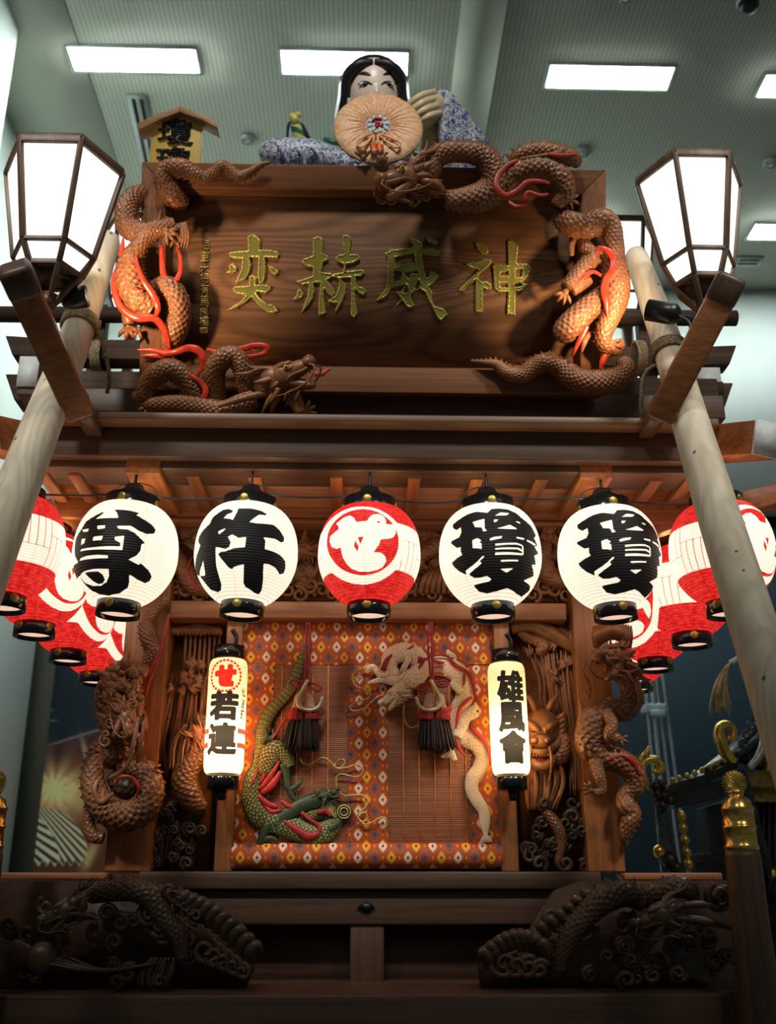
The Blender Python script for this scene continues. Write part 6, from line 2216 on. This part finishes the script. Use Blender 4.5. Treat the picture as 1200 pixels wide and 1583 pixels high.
# ---- dragons climbing the outer pillars
PP = YP(YW - .005)
DR = body('pillar_dragon', PP, [(962, 1040, 12, .05), (974, 1060, 15, .06), (976, 1084, 17, .05), (962, 1098, 17, .06), (940, 1096, 17, .07), (922, 1108, 20, .08), (913, 1132, 22, .08), (914, 1156, 21, .08), (930, 1170, 18, .08), (956, 1176, 18, .08), (978, 1192, 18, .07), (982, 1214, 15, .06), (968, 1230, 13, .05), (968, 1248, 15, .06), (978, 1256, 13, .06), (972, 1272, 12, .06), (965, 1292, 9, .05), (967, 1308, 2, .04)], FL, CARVE, row=.014, around=10, spike=(.024, .018), side=-1)
dragon_head(PP, 946, 1018, 192, 54, DR, CARVE, off=.16, flip=-1, jaw=.65, eye=False, name='dragon_head', yaw=.85)
mb = MB()
for q in range(16):
    a_ = q / 15
    sweep(mb, PP.path([(922 + a_ * 50, 1000 - 14 * math.sin(a_ * 3.1), 5, .10), (920 + a_ * 54, 984 - 10 * math.sin(a_ * 3.1), 5, .13), (918 + a_ * 58, 968 - 6 * math.sin(a_ * 3.1), 1.2, .11)]), 7)
mb.build('mane', CARVE, DR)
body('dragon_leg', PP, [(936, 1100, 9, .12), (946, 1118, 9, .14), (943, 1138, 9, .14), (956, 1142, 8, .13)], DR, CARVE, row=.010, around=9)
body('dragon_leg', PP, [(920, 1176, 10, .10), (927, 1200, 9, .12), (930, 1220, 8, .12), (920, 1228, 7, .12)], DR, CARVE, row=.010, around=9)
foot_part(DR, CARVE, PP, 960, 1142, -30, 11, .13, 3)
foot_part(DR, CARVE, PP, 914, 1222, 150, 13, .12, 4)
flame_part(PP, DR, CARVE, [(976, 1036, 2, .12), (986, 1060, 4, .12), (990, 1086, 4, .11), (982, 1100, 2, .10)])
flame_part(PP, DR, CARVE, [(905, 1020, 1.5, .13), (902, 1040, 2, .14), (912, 1060, 2.2, .13), (910, 1078, 2.5, .12), (904, 1066, 2, .12)])
flame_part(PP, DR, REDD, [(936, 1176, 2, .12), (960, 1168, 4, .12), (978, 1176, 4, .12), (990, 1198, 2, .11)])
flame_part(PP, DR, CARVE, [(896, 1078, 2, .08), (900, 1100, 4, .08), (894, 1120, 3, .08), (890, 1140, 2, .07)])
DLF0 = 0
DLF = body('pillar_dragon', PP, [(258, 925, 7, .04), (240, 942, 10, .05), (228, 962, 12, .05), (230, 985, 13, .06), (238, 1005, 13, .06), (230, 1026, 12, .05), (214, 1040, 10, .04)], FL, CARVE, row=.010, around=11, spike=(.02, .014))
flame_part(PP, DLF, REDD, [(262, 948, 2, .08), (256, 975, 3, .08), (250, 1000, 3.5, .08), (240, 1024, 4, .08), (230, 1052, 4, .08), (224, 1076, 2, .08)])
body('dragon_coil', PP, [(214, 1030, 12, .0), (190, 1046, 20, .02), (172, 1076, 24, .03), (178, 1110, 25, .03), (196, 1140, 24, .02), (178, 1168, 20, .02), (154, 1170, 14, .03)], DLF, CARVE, row=.014, around=11, spike=(.026, .018))
dragon_head(PP, 196, 1110, -72, 40, DLF, CARVE, off=.13, eye=False, name='dragon_head', yaw=.3, jaw=.6)
dragon_head(PP, 170, 1062, 120, 30, DLF, CARVE, off=.09, eye=False, whisk=False, name='dragon_face')
mb = MB()
rr = np.random.default_rng(3)
for q in range(60):
    x, y = rr.uniform(158, 222), rr.uniform(1018, 1140)
    sweep(mb, PP.path([(x, y, 9, .06), (x + rr.uniform(-12, 8), y + rr.uniform(-14, 8), 8, .10), (x + rr.uniform(-18, 12), y + rr.uniform(-26, 10), 2, .09)]), 7, 10)
for q in range(9):
    curl(mb, PP, rr.uniform(160, 212), rr.uniform(1080, 1150), rr.uniform(7, 12), .13, 3.5, 1.5, q, 1 if q % 2 else -1)
mb.build('mane', CARVE, DLF)
body('dragon_coil', PP, [(152, 1150, 10, .05), (146, 1178, 14, .06), (143, 1206, 17, .07), (152, 1236, 20, .08), (174, 1256, 22, .08), (202, 1260, 22, .08), (224, 1246, 22, .08), (233, 1220, 20, .08), (226, 1196, 18, .07), (206, 1186, 14, .06), (184, 1190, 10, .05)], DLF, CARVE, row=.014, around=11, spike=(.026, .018), side=1)
body('dragon_coil', PP, [(150, 1220, 9, .04), (140, 1246, 9, .05), (137, 1272, 9, .05), (144, 1292, 10, .05), (160, 1296, 8, .05)], DLF, CARVE, row=.011, around=8)
body('dragon_coil', PP, [(172, 1200, 10, .03), (190, 1214, 18, .05), (204, 1230, 14, .04)], DLF, CARVE2, row=.013, around=9)
flame_part(PP, DLF, REDD, [(178, 1212, 2, .12), (186, 1202, 3, .13), (202, 1202, 3, .13), (214, 1216, 3, .13), (212, 1232, 2, .12)])
for pts in ([(214, 1108, 3, .16), (206, 1150, 3.5, .18), (196, 1184, 3.5, .17), (168, 1204, 3, .15)], [(222, 1118, 2.5, .16), (218, 1150, 3, .17), (212, 1180, 2.5, .15)], [(150, 1206, 3, .12), (146, 1224, 4, .13), (156, 1240, 4, .13), (176, 1226, 3, .13)]):
    flame_part(PP, DLF, CARVE, pts)
foot_part(DLF, CARVE, PP, 236, 1190, -20, 12, .10, 3)
foot_part(DLF, CARVE, PP, 150, 1160, 160, 12, .08, 3)

# ================================================================ carvings that stand on the ledge
CP = YP(3.40)
CF = YP(3.36)


def base_carving(lab, outline, mirror):
    t = thing('wave_carving', lab, 'carving', CP.V(*outline[0]), 'wave and dragon carvings on the ledge')
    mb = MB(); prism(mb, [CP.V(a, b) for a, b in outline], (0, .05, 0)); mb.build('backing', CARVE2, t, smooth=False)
    return t


LB = base_carving('dark carved dragon among waves, standing on the ledge at the lower left', [(-40, 1530), (378, 1530), (392, 1500), (384, 1470), (352, 1436), (318, 1424), (296, 1408), (280, 1384), (256, 1368), (217, 1363), (-40, 1361)], 1)
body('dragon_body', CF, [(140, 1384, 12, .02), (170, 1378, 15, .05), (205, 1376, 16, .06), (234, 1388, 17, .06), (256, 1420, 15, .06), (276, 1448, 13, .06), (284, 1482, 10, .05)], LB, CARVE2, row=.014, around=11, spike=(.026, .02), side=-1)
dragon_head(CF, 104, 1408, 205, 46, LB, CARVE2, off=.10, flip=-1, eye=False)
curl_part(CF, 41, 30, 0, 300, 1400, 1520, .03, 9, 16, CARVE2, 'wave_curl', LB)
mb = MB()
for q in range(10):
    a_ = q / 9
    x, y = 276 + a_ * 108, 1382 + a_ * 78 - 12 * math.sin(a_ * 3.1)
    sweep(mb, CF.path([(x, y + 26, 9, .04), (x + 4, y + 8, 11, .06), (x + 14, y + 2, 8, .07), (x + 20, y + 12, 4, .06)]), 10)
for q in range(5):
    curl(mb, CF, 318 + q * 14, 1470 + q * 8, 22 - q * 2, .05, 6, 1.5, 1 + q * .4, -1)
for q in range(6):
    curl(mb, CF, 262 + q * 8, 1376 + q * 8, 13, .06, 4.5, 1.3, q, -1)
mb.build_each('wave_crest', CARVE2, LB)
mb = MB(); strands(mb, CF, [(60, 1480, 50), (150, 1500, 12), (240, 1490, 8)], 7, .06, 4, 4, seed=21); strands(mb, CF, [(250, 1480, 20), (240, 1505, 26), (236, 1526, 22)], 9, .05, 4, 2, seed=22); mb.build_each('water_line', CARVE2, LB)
for cx in (20, 60):
    mb = MB(); ell(mb, CF.V(cx + 5, 1475 + cx * .1, .05), (.05, .03, .045), n=18, m=12); mb.build('wave_boss', CARVE2, LB)
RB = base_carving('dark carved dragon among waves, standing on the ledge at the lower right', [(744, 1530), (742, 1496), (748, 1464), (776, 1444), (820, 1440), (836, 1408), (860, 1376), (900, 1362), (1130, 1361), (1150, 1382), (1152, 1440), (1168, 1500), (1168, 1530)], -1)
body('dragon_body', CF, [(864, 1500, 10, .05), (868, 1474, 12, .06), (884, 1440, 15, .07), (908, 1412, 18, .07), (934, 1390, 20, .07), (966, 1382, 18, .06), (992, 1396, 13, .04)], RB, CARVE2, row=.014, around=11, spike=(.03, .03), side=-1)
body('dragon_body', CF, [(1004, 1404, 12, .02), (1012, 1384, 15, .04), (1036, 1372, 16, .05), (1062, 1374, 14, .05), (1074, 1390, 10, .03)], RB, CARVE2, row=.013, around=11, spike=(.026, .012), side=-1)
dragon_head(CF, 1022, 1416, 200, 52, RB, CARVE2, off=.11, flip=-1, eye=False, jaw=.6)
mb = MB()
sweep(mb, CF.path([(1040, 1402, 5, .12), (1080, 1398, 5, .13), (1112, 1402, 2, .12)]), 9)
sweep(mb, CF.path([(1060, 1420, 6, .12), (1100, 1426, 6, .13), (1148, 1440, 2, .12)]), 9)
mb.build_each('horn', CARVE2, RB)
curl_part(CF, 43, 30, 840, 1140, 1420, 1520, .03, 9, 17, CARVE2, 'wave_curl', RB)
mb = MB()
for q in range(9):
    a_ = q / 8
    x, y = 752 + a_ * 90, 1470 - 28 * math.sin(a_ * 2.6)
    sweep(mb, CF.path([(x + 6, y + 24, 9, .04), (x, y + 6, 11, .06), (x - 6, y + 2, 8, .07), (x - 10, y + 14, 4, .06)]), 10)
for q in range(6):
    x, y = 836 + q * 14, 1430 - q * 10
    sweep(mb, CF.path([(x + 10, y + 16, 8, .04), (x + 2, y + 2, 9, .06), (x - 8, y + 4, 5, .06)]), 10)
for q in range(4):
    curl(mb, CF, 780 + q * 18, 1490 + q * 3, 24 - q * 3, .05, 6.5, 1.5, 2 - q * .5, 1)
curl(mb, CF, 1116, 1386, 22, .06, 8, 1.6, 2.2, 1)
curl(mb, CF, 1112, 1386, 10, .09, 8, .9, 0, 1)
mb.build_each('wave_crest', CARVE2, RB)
# ================================================================ portable shrine in the display behind, on the right
YM = 6.0
MPn = YP(YM)
M_DK = plain('dark_lacquer_wood', (.020, .018, .018), .35, var=.3)
M_RF = plain('roof_lacquer', (.030, .036, .042), .3, var=.2)
M_PURP = plain('indigo_rope', (.035, .045, .060), .7, var=.3)
t = thing('portable_shrine', 'black portable shrine with a curved roof and gilt scroll, in the display at right', 'portable shrine', at(1150, 1480, YM))
mm = MPn.m(1120, 1200)
P3 = lambda px, py, o=0.0: MPn.V(px, py, o)


def slab(rows, d, mat, name, parent=t, bevel=.004):
    mb = MB(); prism(mb, [P3(a, b, o) for a, b, o in rows], (0, d, 0)); return mb.build(name, mat, parent, smooth=False, bevel=bevel)


# roof: a swept surface from ridge to upturned eave
cols = [((1031, 1214), (1196, 1075)), ((1060, 1206), (1200, 1075)), ((1092, 1194), (1206, 1075)), ((1120, 1182), (1212, 1075)), ((1137, 1170), (1218, 1075)), ((1172, 1182), (1236, 1080)), ((1210, 1192), (1256, 1085)), ((1250, 1200), (1290, 1090))]
V, nn = [], 14
for (e, r) in cols:
    for k in range(nn):
        f = k / (nn - 1)
        px = e[0] + (r[0] - e[0]) * f
        py = e[1] + (r[1] - e[1]) * (f ** 1.7 * .75 + f * .25)
        V.append(P3(px, py, .35 * (1 - f)))
V = np.array(V)
i = (np.arange(len(cols) - 1)[:, None] * nn + np.arange(nn - 1)[None, :]).ravel()
F = np.stack([i, i + nn, i + nn + 1, i + 1], 1)
mb = MB(); mb.add(np.concatenate([V, V + (0, .03, -.02)]), [F, F[:, ::-1] + len(V)])
rf = mb.build('roof', M_RF, t)
for k, c in ((4, M_PURP), (2, M_PURP), (5, M_PURP)):
    e, r = cols[k]
    mb = MB(); sweep(mb, MPn.path([(e[0] + (r[0] - e[0]) * f, e[1] + (r[1] - e[1]) * (f ** 1.7 * .75 + f * .25) - 2, 6, .36 * (1 - f)) for f in (0, .25, .5, .75, 1)]), 12, 40, scale=(.05, 4), amp=.15); mb.build('ridge_rope', c, rf)
for q in range(4):
    mb = MB(); curl(mb, MPn, 1148 + q * 7, 1150 - q * 14, 7, .30 - q * .06, 2.0, 1.5, q, 1); mb.build('roof_ornament', M_PURP, rf)
slab([(1030, 1214, .36), (1092, 1196, .36), (1140, 1174, .36), (1142, 1186, .36), (1092, 1212, .36), (1032, 1230, .36)], .1, M_DK, 'eave')
slab([(1032, 1228, .34), (1122, 1204, .34), (1120, 1232, .30), (1044, 1250, .30)], .2, M_DK, 'eave_underside')
slab([(1140, 1190, .34), (1300, 1205, .3), (1300, 1225, .3), (1150, 1215, .3)], .2, plain('gilt_eave', (.30, .22, .06), .4, .5), 'eave')
for q in range(9):
    f = q / 8
    x = 1040 + f * 92
    y = 1210 - f * 26 - f * f * 12
    mb = MB(); ell(mb, P3(x, y - 3, .37), (.016, .012, .018), n=10, m=7); mb.build('eave_bead', GOLDD, t)
# gilt scroll at the corner
mb = MB()
pts = [(1135, 1178, 6, .36), (1122, 1165, 8, .37), (1114, 1146, 9, .38), (1112, 1130, 8, .38), (1118, 1121, 7, .38), (1128, 1122, 6, .38), (1134, 1132, 6, .38), (1131, 1142, 5, .38), (1126, 1142, 3, .38)]
sweep(mb, MPn.path(pts), 12, 60, ref=MPn.n, flat=1.3)
mb.build('gilt_scroll', GOLD, t)
mb = MB(); sweep(mb, MPn.path([(1157, 1188, 5, .36), (1172, 1172, 6, .36), (1181, 1150, 7, .36), (1182, 1128, 6, .36), (1176, 1122, 4, .36)]), 12, 30, ref=MPn.n, flat=1.2); mb.build('gilt_scroll', plain('pale_gilt', (.42, .42, .34), .35, .6), t)
slab([(1190, 1166, .4), (1212, 1160, .4), (1212, 1196, .4), (1186, 1192, .4)], .1, GOLD, 'gilt_plate')
slab([(1096, 1246, .2), (1124, 1238, .2), (1126, 1400, .2), (1100, 1400, .2)], .25, M_DK, 'post')
slab([(1088, 1318, .22), (1126, 1326, .22), (1126, 1338, .22), (1090, 1332, .22)], .3, M_DK, 'floor_rail')
slab([(1124, 1236, .0), (1300, 1236, .0), (1300, 1400, .0), (1126, 1400, .0)], .1, M_DK, 'inner_wall')
slab([(1150, 1220, .1), (1300, 1220, .1), (1300, 1240, .1), (1150, 1240, .1)], .1, GOLDD, 'gilt_band')
for k in range(4):
    slab([(1170 + k * 9, 1240, .06), (1174 + k * 9, 1240, .06), (1174 + k * 9, 1400, .06), (1170 + k * 9, 1400, .06)], .04, M_RF, 'door_stile')
mb = MB(); sweep(mb, MPn.path([(1146, 1190, 7, .38), (1160, 1240, 7, .36), (1176, 1300, 7, .36), (1200, 1370, 7, .36), (1230, 1440, 7, .36)]), 12, 80, scale=(.06, 4), amp=.2); mb.build('hanging_rope', M_PURP, t)
mb = MB(); ell(mb, P3(1212, 1352, .4), (.07, .06, .06), n=18, m=10); mb.build('gilt_knob', BRASS, t)
box_b = MB(); box(box_b, P3(1020, 1400)[0], P3(1330, 1400)[0], YM - .3, YM + .8, 0, P3(1100, 1398)[2]); box_b.build('stand', M_DK, t, smooth=False)
# small shrine post with gilt hook and bird
t2 = thing('shrine_corner', 'dark roped post with a gilt hook and gilt bird, right of the right pillar dragon', 'shrine post', at(1030, 1400, YM - .4))
M2 = YP(YM - .4)
mb = MB(); sweep(mb, M2.path([(1012, 1206, 6, .0), (1020, 1240, 8, 0), (1026, 1280, 9, 0), (1030, 1320, 10, 0), (1034, 1360, 10, 0), (1036, 1420, 10, 0)]), 14, 120, scale=(.05, 5), amp=.25); po = mb.build('roped_post', M_PURP, t2)
mb = MB()
for x, y, r in ((1014, 1216, 8), (1022, 1212, 7), (1030, 1222, 7), (1026, 1230, 7), (1016, 1228, 8), (1036, 1238, 6), (1024, 1246, 8), (1036, 1330, 12), (1046, 1342, 9)):
    ell(mb, M2.V(x, y, .03), (r * mm, r * mm, r * mm), n=12, m=8)
mb.build_each('black_boss', M_DK, t2)
mb = MB(); sweep(mb, M2.path([(1006, 1220, 4, .0), (996, 1204, 6, .0), (992, 1188, 7, .0), (998, 1177, 7, .0), (1010, 1174, 6.5, .0), (1020, 1180, 6, .0), (1022, 1190, 6, .0), (1014, 1194, 5, .0), (1010, 1189, 3, .0)]), 12, 60, ref=M2.n); mb.build('gilt_hook', GOLD, t2)
mb = MB()
sweep(mb, M2.path([(988, 1172, 1, 0), (994, 1167, 3, 0), (1000, 1163, 4, 0), (1002, 1158, 2.5, 0), (1003, 1155, 2, 0), (1006, 1156, .6, 0)]), 10, 24)
sweep(mb, M2.path([(994, 1168, 2, .01), (990, 1176, 3, .02), (986, 1174, 1, .02)]), 8)
sweep(mb, M2.path([(1000, 1166, 1, 0), (1002, 1176, 1, 0)]), 6, 4)
mb.build('gilt_bird', GOLD, t2)
mb = MB(); ell(mb, M2.V(1019, 1316, .05), (9 * mm, 9 * mm, 9 * mm), n=20, m=12); mb.build('gilt_ball', BRASS, t2)
mb = MB()
for q in range(14):
    ell(mb, M2.V(1054 + q * .9, 1262 + q * 6.2, .1), (.013, .013, .016) if q % 3 else (.026, .024, .03), n=8, m=6)
mb.build('bead_chain', GOLDD, t2)
bx_ = MB(); p0 = M2.V(1010, 1418); box(bx_, p0[0] - .05, p0[0] + .3, YM - .5, YM - .3, 0, p0[2] + .05); bx_.build('plinth', M_DK, t2, smooth=False)
# pale cord with straw tassel hanging from the shrine finial
t3 = thing('rope_tassel', 'white rope ending in a straw tassel, hanging beside the right pole before the dark wall', 'tassel', MPn.V(1110, 1109))
mb = MB(); sweep(mb, MPn.path([(1200, 996, 5, .2), (1170, 1006, 4.5, .2), (1146, 1016, 4.5, .2), (1130, 1024, 4, .2)]), 10, 40, scale=(.05, 3), amp=.2); mb.build('white_rope', plain('white_rope', (.55, .56, .52), .7), t3)
rr = np.random.default_rng(2)
mb = MB()
for q in range(30):
    dx = rr.uniform(-14, 14)
    sweep(mb, MPn.path([(1130, 1024, 1.6, .2), (1122 + dx * .3, 1036, 1.3, .2 + rr.uniform(-.02, .02)), (1114 + dx * .8, 1064, 1.2, .2 + rr.uniform(-.05, .05)), (1114 + dx * 1.3, 1088 + rr.uniform(0, 22), .7, .2)]), 5, 16)
mb.build('straw_fringe', plain('straw', (.42, .30, .14), .7, var=.2), t3)
t4 = thing('shrine_finial', 'dark knotted roof ornament with a small white bell, at the edge of the right pole', 'ornament', MPn.V(1160, 1030))
mb = MB()
for q in range(10):
    curl(mb, MPn, 1154 + (q % 3) * 8, 988 + q * 5, 8, .25, 3.5, 1.3, q, 1)
mb.build('knot', plain('dull_gilt', (.16, .14, .08), .5, .3), t4)
mb = MB(); ell(mb, MPn.V(1158, 1032, .28), (.035, .03, .045), n=16, m=10); mb.build('white_bell', WHITEP, t4)
mb = MB(); sweep(mb, MPn.path([(1175, 1000, 10, .1), (1190, 1040, 14, .1), (1200, 1076, 16, .1)]), 14); mb.build('finial_stem', M_RF, t4)
# thin steel rods of the display
YR = YB - 1.2
RPn = YP(YR)
for k, (a, b) in enumerate((((998, 1060), (1023, 1335)), ((1008, 1060), (1034, 1345)), ((1014, 1050), (1052, 1345)), ((1025, 1048), (1064, 1345)))):
    p, q = RPn.V(*a), RPn.V(*b)
    d = nrm(q - p)
    q = q + d * (q[2] / -d[2]) if d[2] < 0 else q
    p = p - d * 2.0
    t5 = thing('steel_rod', 'thin steel rod standing before the dark wall, %s of four' % ('leftmost', 'second from the left', 'third from the left', 'rightmost')[k], 'rod', (q[0], q[1], 0), 'steel rods of the display')
    mb = MB(); sweep(mb, [(*p, (.016, .024, .016, .016)[k]), (*q, (.016, .024, .016, .016)[k])], 10, 4); mb.build('tube', STEEL, t5)
    if k == 1:
        mb = MB(); c_ = RPn.V(1010, 1096)
        box(mb, c_[0] - .13, c_[0] + .13, c_[1] - .06, c_[1] + .03, c_[2] - .05, c_[2] + .05); box(mb, c_[0] - .05, c_[0] + .1, c_[1] - .09, c_[1], c_[2] - .09, c_[2] - .02)
        mb.build('clamp', plain('grey_clamp', (.30, .36, .38), .5), t5, smooth=False, bevel=.01)
